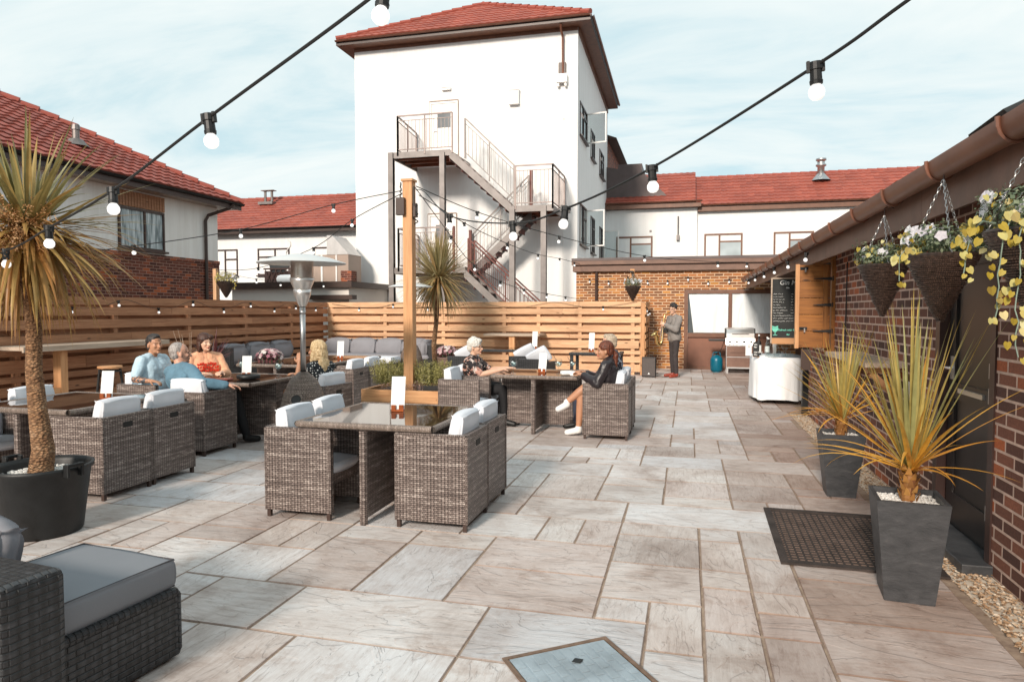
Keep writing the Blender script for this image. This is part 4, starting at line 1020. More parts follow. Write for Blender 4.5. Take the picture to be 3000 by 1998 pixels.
# ---------------------------------------------------------------- house on the left
def lefthouse():
    X = -13.0; Y1 = 16.9
    t = E('brick_and_render_house', 'house on the left with cream render over dark red brick and a hipped tile roof', 'building', (-17, 10, 0))
    m = MB(); m.box(-21, X, -6, Y1, 0, 2.95); O('brick_base', m, 'brick_house', t, world=True)
    m = MB(); m.box(-20.98, X - .02, -5.98, Y1 - .02, 2.951, 4.75); O('wall', m, 'house_render', t, world=True)
    m = MB(); m.box(X, X + .025, -6, Y1, 2.87, 2.97); O('soldier_course', m, 'brick_house', t, world=True)
    ez = 4.5
    m = MB(); m.box(X - .02, X + .42, -6, Y1 + .4, ez - .03, ez); m.box(-21, X - .021, Y1, Y1 + .4, ez - .03, ez); O('soffit', m, 'panel_beige', t, world=True)
    m = MB(); m.box(X + .42, X + .45, -6, Y1 + .43, ez - .05, ez + .14); O('fascia', m, 'frame_dark', t, world=True)
    m = MB(); gutter_run(m, (X + .51, -6, ez + .13), (X + .51, Y1 + .43, ez + .13), .06); O('gutter', m, 'black_plastic', t, world=True)
    m = MB(); m.tube([(X + .5, Y1 + .02, ez + .08), (X + .42, Y1 - .1, ez - .06), (X + .1, Y1 - .55, ez - .3), (X + .05, Y1 - .6, ez - .45), (X + .05, Y1 - .6, 0)], .045, 8); O('downpipe', m, 'dark_brown', t, world=True)
    # roof: slope facing +X with a hip at the far end
    m = MB(); z0 = ez + .15; p = R(HP); vv = V((-cos(p), 0, sin(p))); o = V((X + .5, -6, z0)); W = Y1 + .45 + 6; sl = 8.5
    rows = int(sl / .3); m.tiledroof(o, (0, 1, 0), vv, rows, lambda s: 0, lambda s: W - s * cos(p) * HK, .3, .3, .024, .035)
    run = sl * cos(p)
    a = V((X + .5, Y1 + .45, z0)); b = V((X + .5 - run, Y1 + .45 - run * HK, z0 + sl * sin(p)))
    m.poly([a, b, (X + .5 - 2 * run, Y1 + .45, z0)], [(.5, .5)] * 3)
    O('roof', m, 'tile_deep', t, world=True)
    m = MB(); n = int((b - a).length / .42)
    for i in range(n):
        q0 = a.lerp(b, i / n) + V((0, 0, .02)); q1 = a.lerp(b, (i + 1.05) / n); m.tube([q0, q1], [.12, .09], 8)
    O('ridge_tiles', m, 'tile_deep', t, world=True)
    def S(y, z): return Matrix.Translation((X, y, z)) @ Matrix.Rotation(pi / 2, 4, 'Z') @ Matrix.Diagonal((1, -1, 1, 1))
    window(t, S(13.34, 3.06), 1.45, .98, 'frame_dark', ((0, .55, 0, 1), (.55, 1, 0, 1)), cur='curtain', fr=.05)
    m = MB(); m.box(X, X + .03, 13.34, 14.8, 4.06, 4.42); 
    for i in range(16): m.box(X + .03, X + .042, 13.36 + i * .09, 13.4 + i * .09, 4.06, 4.42)
    O('hung_tile_panel', m, 'brown_wood', t, world=True)
    window(t, S(8.6, 3.06), 1.45, .98, 'frame_dark', ((0, .55, 0, 1), (.55, 1, 0, 1)), cur='curtain', fr=.05)
    m = MB(); m.tube([(-13.9, 13.1, 5.1), (-13.9, 13.1, 5.8)], .075, 10); m.tube([(-13.9, 13.1, 5.78), (-13.9, 13.1, 5.9)], [.1, .08], 10); m.lathe([(.28, 0), (.14, .16)], 12, (-13.9, 13.1, 5.4)); O('flue', m, 'galv', t, world=True)
HP, HK = 29.3, 1.0
lefthouse()

# ---------------------------------------------------------------- back-left wing and its flat-roofed terrace
def backleft():
    Y = 26.0
    t = E('rear_wing', 'low white wing with a red tile roof just left of the tall building', 'building', (-17, 28, 0))
    m = MB(); m.box(-24, -12.6, Y, 33, 0, 5.1); O('wall', m, 'white_render', t, world=True)
    m = MB(); m.box(-24, -12.6, Y - .4, Y - .001, 4.9, 4.94); m.box(-24, -12.6, Y - .42, Y - .4, 4.86, 5.05); O('fascia', m, 'dark_brown', t, world=True)
    m = MB(); gutter_run(m, (-24, Y - .49, 5.06), (-12.6, Y - .49, 5.06), .06); O('gutter', m, 'black_plastic', t, world=True)
    m = MB(); p = R(29); m.tiledroof((-24, Y - .45, 5.02), (1, 0, 0), (0, cos(p), sin(p)), 12, lambda s: 0, lambda s: 11.5, .32); m.poly([(-24, Y + 2.9, 6.88), (-12.5, Y + 2.9, 6.88), (-12.5, Y + 6.6, 5), (-24, Y + 6.6, 5)])
    O('roof', m, 'tile', t, world=True)
    m = MB(); 
    for i in range(27): m.tube([(-24 + i * .43, Y + 2.93, 6.9), (-23.55 + i * .43, Y + 2.93, 6.89)], [.1, .085], 8)
    O('ridge_tiles', m, 'tile_deep', t, world=True)
    for x, w in ((-20.3, 1.25), (-18.05, 1.55), (-15.35, 1.6)):
        window(t, frame(x, Y, 3.1), w, 1.15, 'frame_dark', ((0, .5, 0, 1), (.5, 1, 0, .62), (.5, 1, .62, 1)) if x < -20 else ((0, .55, 0, .68), (0, .55, .68, 1), (.55, 1, 0, 1)), cur='curtain')
    m = MB()
    for x in (-19.2, -18.85): m.tube([(x, Y + 2.3, 6.5), (x, Y + 2.3, 7.15)], .06, 8); m.box(x - .15, x + .15, Y + 2.15, Y + 2.45, 7.15, 7.18)
    m.box(-19.4, -18.65, Y + 2.0, Y + 2.5, 6.5, 6.62); O('roof_vent', m, 'galv', t, world=True)
    m = MB(); pts = [(-16.55 + .12 * sin(k * .9), Y - .03, 4.6 - .11 * k) for k in range(9)]; m.tube(pts, .02, 6); O('cable_coil', m, 'white_plastic', t, world=True)
    # terrace
    t = E('terrace_block', 'flat-roofed white block with a dark fascia standing above the left fence', 'building', (-14, 23, 0))
    m = MB(); m.box(-15.8, -11.2, 21.2, 25.9, 0, 2.36); O('wall', m, 'render_far', t, world=True)
    m = MB(); m.box(-16.2, -11.0, 21.0, 25.95, 2.361, 2.56); O('fascia', m, 'dark_brown', t, world=True)
    m = MB(); m.box(-12.6, -10.9, 20.85, 21.19, 1.95, 2.1); O('lean_to_roof', m, 'dark_brown', t, world=True)
    # roof items
    t = E('lattice_bench', 'dark slatted bench with lattice front on the flat roof', 'bench', (-15.6, 23.4, 2.56))
    m = MB(); m.hexa([(-.1, 0, .5), (.5, 0, .5), (.5, .03, .5), (-.1, .03, .5), (-.45, .35, 1.15), (.9, .35, 1.15), (.9, .38, 1.15), (-.45, .38, 1.15)]); O('back', m, 'black_plastic', t)
    m = MB()
    for i in range(12): m.beam((-.35 + i * .22, 0, .0), (-.05 + i * .22, 0, .62), .025); m.beam((-.05 + i * .22, 0.01, .0), (-.35 + i * .22, 0.01, .62), .025)
    m.box(-.4, 2.6, -.02, .02, .6, .66); m.box(-.4, 2.6, -.02, .02, 0, .05); m.box(-.4, 2.6, .05, .5, .0, .55); O('lattice', m, 'frame_dark', t)
    t = E('roof_extractor', 'beige boxed extractor hood with a sloping top on the flat roof', 'vent', (-12.7, 22.6, 2.56))
    m = MB(); m.box(-.7, .75, 0, 1.0, 0, 1.05); O('housing', m, 'panel_beige', t)
    m = MB(); m.hexa([(-.1, -.02, 1.051), (.78, -.02, 1.051), (.78, 1.02, 1.051), (-.1, 1.02, 1.051), (-.1, -.02, 1.75), (.12, -.02, 1.75), (.12, 1.02, 1.75), (-.1, 1.02, 1.75)]); O('hood', m, 'steel_dull', t)
    m = MB(); m.box(-.35, -.28, -.03, -.001, 0, 1.04); m.box(.25, .3, -.03, -.001, 0, 1.04); O('trim', m, 'white_paint', t)
    m = MB(); m.cushion((-14.0, 22.3, 2.72), (1.1, .6, .3), .12, .02); m.cushion((-13.7, 22.9, 2.85), (.7, .5, .5), .15, .02)
    top('dust_sheet', m, 'sheet', 'pale crumpled sheet lying on the flat roof beside the extractor', 'sheet', smooth=True)
    m = MB(); m.box(-11.62, -11.2, 21.4, 21.8, 2.56, 2.95)
    top('roof_pot', m, 'brick_house', 'small reddish box at the right end of the flat roof edge', 'pot', bevel=.02)
backleft()

# ---------------------------------------------------------------- back-right wing
def backright():
    Y = 34.0
    t = E('long_rear_wing', 'long white wing with open brown casements beneath a bright red tile roof', 'building', (4, 36, 0))
    m = MB(); m.box(-4.6, 22, Y + .2, 44, 0, 6.7); m.box(-4.6, .38, Y, Y + .199, 0, 6.48); O('wall', m, 'white_render', t, world=True)
    m = MB(); m.box(-4.6, .55, Y - .35, Y - .0, 6.5, 6.7); m.box(.4, 22, Y - .05, Y + .195, 6.3, 6.5); O('fascia', m, 'frame_brown', t, world=True)
    m = MB(); gutter_run(m, (-4.3, Y - .42, 6.78), (.6, Y - .42, 6.78), .07); gutter_run(m, (.5, Y - .12, 6.6), (22, Y - .12, 6.6), .07); O('gutter', m, 'gutter_brown', t, world=True)
    p = R(34); m = MB(); m.tiledroof((.3, Y - .1, 6.6), (1, 0, 0), (0, cos(p), sin(p)), 9, lambda s: 0, lambda s: 21.7, .34)
    m.tiledroof((-4.6, Y - .38, 6.72), (1, 0, 0), (0, cos(p), sin(p)), 10, lambda s: 0, lambda s: 4.9, .34)
    m.poly([(-4.6, Y + 2.5, 8.3), (22, Y + 2.5, 8.3), (22, Y + 6, 6.6), (-4.6, Y + 6, 6.6)]); O('roof', m, 'tile', t, world=True)
    m = MB()
    for i in range(62): m.tube([(-4.6 + i * .43, Y + 2.5, 8.33), (-4.15 + i * .43, Y + 2.5, 8.32)], [.1, .085], 8)
    O('ridge_tiles', m, 'tile_deep', t, world=True)
    m = MB(); m.hexa([(-4.2, Y + .2, 7.1), (-1.0, Y + .2, 7.1), (-1.0, Y + 3, 7.1), (-4.2, Y + 3, 7.1), (-4.2, Y + .2, 8.7), (-2.2, Y + .2, 8.3), (-2.2, Y + 3, 8.3), (-4.2, Y + 3, 8.7)]); m.box(-3.4, -2.25, Y + .19, Y + 3, 8.2, 8.75)
    O('dormer', m, 'zinc', t, world=True)
    for x, w, z, h in ((-3.45, 1.75, 3.9, 1.3), (.72, 1.75, 3.95, 1.3), (3.85, 1.75, 3.95, 1.3)):
        y = Y if x < 0 else Y + .2
        f = window(t, frame(x, y, z), w, h, 'frame_brown', ((0, .4, 0, 1), (.4, 1, 0, .7), (.4, 1, .7, 1)), cur='curtain', fr=.08)
        m = MB(); m.box(x + w * .42, x + w - .08, y - .03, y - .022, z + .08, z + h * .68); O('casement', m, 'pane_light', f, world=True)
    m = MB(); m.lathe([(.16, 0), (.16, .45), (.24, .5), (.24, .56), (.17, .6), (.17, .72), (.24, .76), (.24, .84), (.01, .86)], 14, (6.1, Y + 1.7, 8.0)); m.lathe([(.45, -.2), (.17, .12)], 12, (6.1, Y + 1.7, 8.0)); O('flue', m, 'steel_dull', t, world=True, smooth=True)
    m = MB(); m.tube([(-.5, Y - .06, 6.1), (-.5, Y - .1, 5.3), (-.5, Y - .1, 5.0)], .035, 6); m.box(-.57, -.43, Y - .16, Y - .02, 4.95, 5.2); m.box(-1.85, -1.75, Y - .05, Y, 5.4, 5.48); O('wall_light', m, 'galv', t, world=True)
backright()

# ---------------------------------------------------------------- single-storey brick range behind the saxophonist
def brickrange():
    Y = 18.9
    t = E('brick_outbuilding', 'single-storey orange brick range with a flat brown-edged roof behind the saxophonist', 'building', (0, 19, 0))
    m = MB(); m.box(-3.02, -.1, Y, Y + 8, 0, 2.64); m.box(-.1, 2.2, Y, Y + .25, 2.12, 2.64); m.box(2.2, 6, Y, Y + 8, 0, 2.64); O('wall', m, 'brick_orange', t, world=True)
    m = MB(); m.box(-3.1, 6, Y - .12, Y + 8, 2.641, 2.82); m.box(-3.12, 6, Y - .2, Y + 8, 2.821, 2.97); O('fascia', m, 'fascia_brown', t, world=True)
    m = MB(); m.box(-3.12, 6, Y - .21, Y - .201, 2.93, 3.0); O('roof_edge', m, 'zinc', t, world=True)
    m = MB(); m.tube([(-2.45, Y - .05, 2.64), (-2.45, Y - .05, 0)], .04, 8); O('downpipe', m, 'dark_brown', t, world=True)
    m = MB(); z0 = .04
    m.box(-.1, .0, Y - .02, Y + .1, 0, 2.11); m.box(2.1, 2.2, Y - .02, Y + .1, 0, 2.11); m.box(.001, 2.099, Y - .018, Y + .1, 2.02, 2.11); m.box(.001, 2.099, Y - .018, Y + .1, .86, .97); m.box(.001, 2.099, Y - .018, Y + .1, 0, .08)
    m.box(1.04, 1.12, Y - .016, Y + .1, .971, 2.019); w = O('shop_window', m, 'frame_brown', t, world=True)
    m = MB(); m.box(.001, 2.099, Y + .04, Y + .06, .08, .86); O('panel', m, 'panel_door', w, world=True)
    m = MB()
    n = 14
    for (x0, x1, sl) in ((.02, 1.03, .13), (1.13, 2.09, 0)):
        for i in range(n):
            for j in range(8):
                def pt(a, b): 
                    fx, fz = a / n, b / 8; xx = x0 + sl * (1 - fz) * (1 - fx) + (x1 - x0) * fx * (1 - 0)
                    xx = min(xx, x1); return (xx, Y + .02 + .012 * sin(fx * 17 + fz * 6) * (1 if x0 > 1 else .4), .98 + 1.03 * fz)
                m.poly([pt(i, j), pt(i + 1, j), pt(i + 1, j + 1), pt(i, j + 1)])
    O('window_sheet', m, 'sheet', w, world=True, smooth=True)
    m = MB(); m.box(.001, 2.099, Y + .1, Y + .12, .9, 2.1); O('pane', m, 'pane', w, world=True)
M['panel_door'] = plain('panel_door', (.18, .075, .045), .45, 0, .3, 1.5)
brickrange()

# ---------------------------------------------------------------- right-hand brick building
def rightbuilding():
    X = 1.74; t = E('brick_pub_building', 'dark red brick building with deep eaves along the right side of the patio', 'building', (3, 6, 0))
    W = .22
    def seg(m, y0, y1, z0, z1): m.box(X, X + W, y0, y1, z0, z1)
    m = MB(); seg(m, -6, 4.53, 0, 2.34); seg(m, 5.52, 9.15, 0, 2.34); seg(m, 10.55, 10.95, 0, 2.34); seg(m, 9.15, 10.55, 0, 1.1); seg(m, 4.53, 5.52, 2.1, 2.34); seg(m, 9.15, 10.55, 2.25, 2.34)
    m.box(X + W, 6, 10.73, 10.95, 0, 2.34); m.box(6, 6.2, -6, 19, 0, 4.3)
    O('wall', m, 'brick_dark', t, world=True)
    m = MB(); m.box(X + .09, X + .13, 9.15, 10.55, 1.1, 2.25); O('hatch_interior', m, 'black', t, world=True)
    m = MB(); m.box(2.7, 2.9, 10.951, 18.9, 0, 2.34); O('veranda_wall', m, 'dark_brown', t, world=True)
    # roof with dark felt edge
    m = MB(); m.hexa([(1.46, -6, 2.36), (6.1, -6, 4.25), (6.1, 18.6, 4.25), (1.46, 18.6, 2.36), (1.42, -6, 2.40), (6.1, -6, 4.4), (6.1, 18.6, 4.4), (1.42, 18.6, 2.40)]); 
    O('roof', m, 'zinc', t, world=True)
    for y, w, h in ((3.1, .35, .03), (3.55, .5, .045), (4.3, .25, .012), (5.2, .6, .02), (6.4, .5, .015), (7.3, .7, .02), (9.0, .5, .02)):
        m = MB(); m.hexa([(1.41, y, 2.40), (1.9, y, 2.60), (1.9, y + w, 2.60), (1.41, y + w, 2.40), (1.38, y + .06, 2.425 + h), (1.9, y, 2.66 + h), (1.9, y + w, 2.66), (1.38, y + w - .04, 2.42 + h * .7)]); O('roof_felt', m, 'black', t, world=True)
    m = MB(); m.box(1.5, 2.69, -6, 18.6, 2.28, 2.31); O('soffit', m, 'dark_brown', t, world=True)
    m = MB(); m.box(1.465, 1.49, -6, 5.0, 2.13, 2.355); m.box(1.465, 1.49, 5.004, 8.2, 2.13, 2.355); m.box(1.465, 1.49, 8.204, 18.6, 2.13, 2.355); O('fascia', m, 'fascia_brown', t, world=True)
    g = MB(); n = 12; pr = [(1.385 + .068 * cos(pi + pi * k / n), 2.40 - .105 * abs(sin(pi * k / n)) ** .8) for k in range(n + 1)]
    for k in range(n): g.poly([(pr[k][0], -6, pr[k][1]), (pr[k][0], 18.6, pr[k][1]), (pr[k + 1][0], 18.6, pr[k + 1][1]), (pr[k + 1][0], -6, pr[k + 1][1])])
    for k in range(n): q = [(x * .96 + 1.385 * .04, z + (.006 if 0 < i_ < n else 0)) for i_, (x, z) in enumerate(pr)]; g.poly([(q[k][0], -6, q[k][1]), (q[k + 1][0], -6, q[k + 1][1]), (q[k + 1][0], 18.6, q[k + 1][1]), (q[k][0], 18.6, q[k][1])])
    g_ = O('gutter', g, 'gutter_brown', t, world=True, smooth=True)
    y = -2.1
    while y < 18:
        m = MB(); pts = [(1.385 + .076 * cos(pi + pi * k / 10), y, 2.405 - .113 * abs(sin(pi * k / 10)) ** .8) for k in range(11)]; m.tube(pts, .011, 6); O('gutter_bracket', m, 'gutter_brown', g_, world=True); y += .93
    # door and frame
    m = MB(); m.box(X - .01, X + .1, 4.53, 4.6, .06, 2.1); m.box(X - .01, X + .1, 5.44, 5.52, .06, 2.1); m.box(X - .01, X + .1, 4.601, 5.439, 2.02, 2.1); O('door_frame', m, 'frame_dark', t, world=True)
    m = MB(); m.box(X + .06, X + .1, 4.61, 5.43, .07, 2.01); m.box(X + .045, X + .059, 4.63, 4.74, .1, 2.0); m.box(X + .045, X + .059, 5.3, 5.41, .1, 2.0); m.box(X + .045, X + .059, 4.741, 5.299, 1.85, 2.0); m.box(X + .045, X + .059, 4.741, 5.299, .95, 1.06); m.box(X + .045, X + .059, 4.741, 5.299, .1, .3)
    d = O('door', m, 'door_black', t, world=True)
    m = MB(); m.tube([(X + .05, 5.34, 1.16), (X + .0, 5.34, 1.16), (X + .0, 5.22, 1.16)], .009, 6); m.box(X + .04, X + .048, 5.31, 5.37, 1.08, 1.24); m.box(X + .03, X + .044, 4.8, 5.2, 1.0, 1.03); O('handle', m, 'steel', d, world=True)
    for z in (.3, 1.0, 1.15, 1.85):
        m = MB(); m.tube([(X + .0, 4.605, z), (X + .0, 4.605, z + .09)], .011, 6); O('hinge', m, 'steel_dull', d, world=True)
    m = MB(); m.box(1.58, X + .12, 4.5, 5.5, -.01, .062); O('doorstep', m, 'slate', t, world=True, bevel=.008)
    m = MB(); m.box(X - .08, X - .0, 10.86, 10.96, 0, 2.2); O('downpipe', m, 'black_plastic', t, world=True)
    m = MB(); m.tube([(X - .02, 8.35, 2.1), (X - .015, 8.4, 1.2), (X - .015, 8.38, .5)], .008, 5); O('cable', m, 'black', t, world=True)
    m = MB(); m.box(X - .01, X, 6.05, 6.15, .78, .98); O('white_socket', m, 'white_plastic', t, world=True)
    # hatch frame
    m = MB(); m.box(X - .04, X + .08, 9.06, 9.15, 1.05, 2.28); m.box(X - .04, X + .08, 10.55, 10.63, 1.05, 2.28); m.box(X - .04, X + .08, 9.151, 10.549, 2.2, 2.28); m.box(X - .1, X + .08, 9.151, 10.549, 1.05, 1.1)
    O('hatch_frame', m, 'shutter_wood', t, world=True)
    # the open shutter (perpendicular to the wall)
    s = E('hatch_shutter', 'orange-brown boarded hatch shutter standing open beside the gin menu', 'shutter', (X - .05, 9.1, 1.1))
    m = MB(); m.box(-.36, 0, -.0, .022, 0, 1.02, True) if False else None
    for k in range(5):
        z0 = k * .205; m.box(-.355, -.002, 0, .022, z0 + .002, z0 + .2, True)
    O('boards', m, 'shutter_wood', s)
    m = MB(); m.box(-.4, -.356, -.015, .045, -.01, 1.03, True); O('edge_batten', m, 'orange_wood', s)
    m = MB(); m.box(-.08, -.03, -.03, -.001, 0, 1.02, True); O('hinge_batten', m, 'shutter_wood', s)
    for z in (.2, .52, .84):
        m = MB(); m.hexa([(-.2, -.036, z + .005), (.04, -.036, z - .015), (.04, -.031, z - .015), (-.2, -.031, z + .005), (-.2, -.036, z + .012), (.04, -.036, z + .03), (.04, -.031, z + .03), (-.2, -.031, z + .012)]); m.tube([(.02, -.035, z - .02), (.02, -.035, z + .04)], .009, 6); O('hinge', m, 'black', s)
    for z in (.96, .22):
        m = MB(); m.box(-.35, -.26, -.012, -.001, z, z + .035); m.tube([(-.34, -.02, z + .02), (-.27, -.02, z + .02)], .008, 6); O('bolt', m, 'black', s)
        m = MB(); m.box(-.3, -.285, -.035, -.013, z - .03, z + .02); O('padlock', m, 'steel', s)
    m = MB(); m.box(X - .39, X - .28, 8.98, 9.0, .83, 1.085); top('hanging_plaque', m, 'dark_brown', 'plain dark brown plaque hanging under the open shutter', 'plaque')
    # shelf on brackets
    s = E('wall_shelf', 'weathered plank shelf on timber brackets fixed to the right brick wall', 'shelf', (X, 7.0, 1.08))
    m = MB(); m.box(-.3, -.002, -.75, .95, 0, .04, True); O('plank', m, 'pale_wood', s)
    for y in (-.6, .75):
        m = MB(); m.box(-.26, -.002, y - .035, y + .035, -.055, -.001, True); m.beam((-.22, y, -.055), (-.02, y, -.26), .05, .05, True); m.box(-.05, -.002, y - .035, y + .035, -.3, -.056, True); O('bracket', m, 'orange_wood', s)
M['door_black'] = plain('door_black', (.014, .011, .011), .35, 0, .25, 4)
rightbuilding()
def veranda_posts():
    m = MB(); m.box(1.62, 1.68, 14.2, 14.26, 0, 2.12); top('veranda_post', m, 'steel_dull', 'thin grey metal post holding up the veranda beside the gin menu', 'post')
veranda_posts()
# ---------------------------------------------------------------- rattan furniture
M['grille'] = plain('grille', (.09, .075, .07), .6, .3, .1, 30)
M['mat_dust'] = plain('mat_dust', (.2, .13, .1), .9, 0, .4, 9); M['manhole_metal'] = plain('manhole_metal', (.33, .39, .43), .55, .2, .3, 4, .5, .2, 60); M['manhole_rust'] = plain('manhole_rust', (.2, .13, .09), .7, .2, .3, 20)
def make_chair(label, group, mat='rattan'):
    """cube chair, faces +x, origin on the ground at its centre"""
    t = E('rattan_armchair', label, 'armchair', (0, 0, 0), 0, group)
    hx, hy, z0, z1, th = .27, .262, .055, .68, .055
    m = MB(); m.box(-hx, -hx + th, -hy, hy, z0, z1)
    for s in (-1, 1):
        for x in (-hx + .004,): m.tube([(x, s * (hy - .004), z0), (x, s * (hy - .004), z1 - .005)], .012, 6)
    m.tube([(-hx + .006, -hy, z1 - .004), (-hx + .006, hy, z1 - .004)], .011, 6)
    O('backrest', m, mat, t)
    m = MB(); m.box(-hx - .003, -hx - .0005, -.05, .05, .575, .62); O('hand_hole', m, 'black', t, bevel=.001)
    for s in (-1, 1):
        m = MB(); y0, y1 = (s * hy, s * (hy - th)) if s > 0 else (-hy, -hy + th); y0, y1 = min(y0, y1), max(y0, y1)
        m.box(-hx + th + .001, hx, y0, y1, z0, z1)
        m.tube([(hx - .004, s * (hy - .004), z0), (hx - .004, s * (hy - .004), z1 - .004)], .012, 6)
        m.tube([(-hx + th, s * (hy - .005), z1 - .003), (hx, s * (hy - .005), z1 - .003)], .010, 6)
        O('arm', m, mat, t)
    m = MB(); m.box(-hx + th + .001, hx - .02, -hy + th + .001, hy - th - .001, .25, .33); O('seat_frame', m, mat, t)
    for sx in (-1, 1):
        for sy in (-1, 1):
            m = MB(); m.box(sx * (hx - .02) - .014, sx * (hx - .02) + .014, sy * (hy - .02) - .014, sy * (hy - .02) + .014, 0, z0 - .0005); O('foot', m, 'dark_brown', t)
    m = MB(); m.cushion((.03, 0, .372), (.47, .405, .075), .03, .012); O('seat_cushion', m, 'cushion', t, smooth=True)
    m = MB(); m.cushion((-.155, 0, .605), (.10, .405, .42), .035, .012, rot=Euler((0, R(-7), 0))); O('back_cushion', m, 'cushion', t, smooth=True)
    return t
def make_table(label, w=1.1, d=1.1, zt=.735):
    t = E('rattan_table', label, 'table')
    m = MB(); m.box(-w / 2 + .045, w / 2 - .045, -d / 2 + .045, d / 2 - .045, zt - .012, zt); O('glass_top', m, 'glass_top', t)
    m = MB()
    for a, b in (((-1, -1), (1, -1)), ((1, -1), (1, 1)), ((1, 1), (-1, 1)), ((-1, 1), (-1, -1))):
        m.tube([(a[0] * (w / 2 - .025), a[1] * (d / 2 - .025), zt - .018), (b[0] * (w / 2 - .025), b[1] * (d / 2 - .025), zt - .018)], .024, 8)
    m.box(-w / 2 + .03, w / 2 - .03, -d / 2 + .03, d / 2 - .03, zt - .045, zt - .014)
    O('table_rim', m, 'rattan_rim', t)
    m = MB(); m.box(-.028, .028, -d / 2 + .02, d / 2 - .02, .05, zt - .0455)
    for y in (-d / 2 + .03, d / 2 - .03):
        m.tube([(0, y, .0), (0, y, zt - .05)], .03, 8)
    O('base_panel', m, 'rattan', t)
    m = MB()
    for s in (-1, 1): m.box(min(s * .029, s * (w / 2 - .04)), max(s * .029, s * (w / 2 - .04)), -.025, .025, .05, zt - .0455)
    O('base_panel', m, 'rattan', t)
    return t
proto = make_chair('rattan armchair nearest the camera, its open front facing the table with the glass reflecting the sky', 'rattan armchairs with white cushions')
G = 'rattan armchairs with white cushions'
proto.location = (-2.81, 4.75, 0)
TF[proto.name] = Matrix.Translation((-2.81, 4.75, 0))
proto['label'] = 'rattan armchair at the near left corner of the central foreground table, seat cushion showing'
chairs = [
    ((-2.83, 5.30, 0), 2, 'rattan armchair behind the one at the near left corner of the foreground table'),
    ((-1.75, 4.75, 0), 180, 'rattan armchair at the near right corner of the foreground table, its side to the camera'),
    ((-1.76, 5.30, 0), 179, 'rattan armchair behind the near right one at the foreground table'),
    ((-4.86, 4.76, 0), 180, 'rattan armchair just right of the big palm pot, backing onto the walkway'),
    ((-4.87, 5.31, 0), 180, 'rattan armchair second along from the palm pot, behind its twin'),
    ((-6.05, 4.72, 0), 0, 'rattan armchair cut by the left edge of the photo behind the palm trunk'),
    ((-6.05, 5.27, 0), -3, 'rattan armchair on the left table side nearest the bar shelf post'),
    ((-5.24, 6.45, 0), 90, 'rattan armchair holding the man in the denim shirt'),
    ((-6.32, 6.95, 0), 0, 'rattan armchair holding the man in the pale blue polo shirt'),
    ((-6.15, 7.52, 0), 0, 'rattan armchair holding the woman in the peach top'),
    ((-4.28, 7.36, 0), 172, 'rattan armchair holding the blonde woman behind the patio heater'),
    ((-5.12, 9.55, 0), 180, 'empty rattan armchair behind the blonde woman, left of the herb planter'),
    ((-5.12, 10.11, 0), 180, 'empty rattan armchair furthest back beside the sofa dining table'),
    ((-2.81, 8.45, 0), 0, 'empty rattan armchair right of the herb planter with its seat showing'),
    ((-2.83, 9.02, 0), 0, 'rattan armchair holding the white-haired woman in glasses'),
    ((-.95, 8.45, 0), 180, 'rattan armchair holding the woman with the dark ponytail'),
    ((-.95, 9.02, 0), 180, 'rattan armchair behind the ponytailed woman holding her companion'),
]
for loc, rz, lb in chairs: dup(proto, loc, R(rz), lb, G)
tabs = [((-2.27, 5.02, 0), 'glass-topped rattan table in the centre foreground reflecting the pale building', 1.12, 1.12),
        ((-5.46, 5.03, 0), 'glass-topped rattan table behind the potted palm on the left', 1.12, 1.12),
        ((-5.33, 7.25, 0), 'glass-topped rattan table where the three friends on the left sit', 1.15, 1.15),
        ((-1.88, 8.88, 0), 'glass-topped rattan table between the white-haired woman and the ponytailed woman', 1.16, 1.06),
        ((-6.1, 10.3, 0), 'long glass-topped rattan table in front of the grey corner sofa', 1.4, 2.3)]
for loc, lb, w, d in tabs:
    q = make_table(lb, w, d); q.location = loc; q['group'] = 'glass-topped rattan tables'

def menu(loc, rz, lb, sc=1.0):
    t = E('menu_holder', lb, 'menu', loc, rz, 'menus standing on the tables')
    m = MB(); m.box(-.05, .05, -.022, .022, 0, .018); m.box(-.05, -.012, -.022, .022, .018, .055); m.box(.012, .05, -.022, .022, .018, .055); O('block', m, 'amber', t, bevel=.003)
    m = MB(); h = .22 * sc; a = .012
    m.hexa([(-.055, -.004, .02), (.055, -.004, .02), (.055, .004, .02), (-.055, .004, .02), (-.045, -.008 + .03, h + .04), (.065, -.008 + .03, h + .04), (.065, .002 + .03, h + .04), (-.045, .002 + .03, h + .04)])
    O('card', m, 'white_card', t)
menu((-2.28, 5.12, .736), R(18), 'tall white menu card in an amber block on the foreground table', 1.1)
menu((-5.22, 5.17, .736), R(15), 'white menu card in an amber block on the table behind the palm')
menu((-5.3, 7.36, .736), R(30), 'white menu card near the ashtray on the left friends\' table')
menu((-1.86, 8.82, .736), R(-10), 'white menu card between the gin glasses on the right table')
menu((-5.75, 10.55, .736), R(20), 'white menu card on the long table before the grey sofa', 1.2)

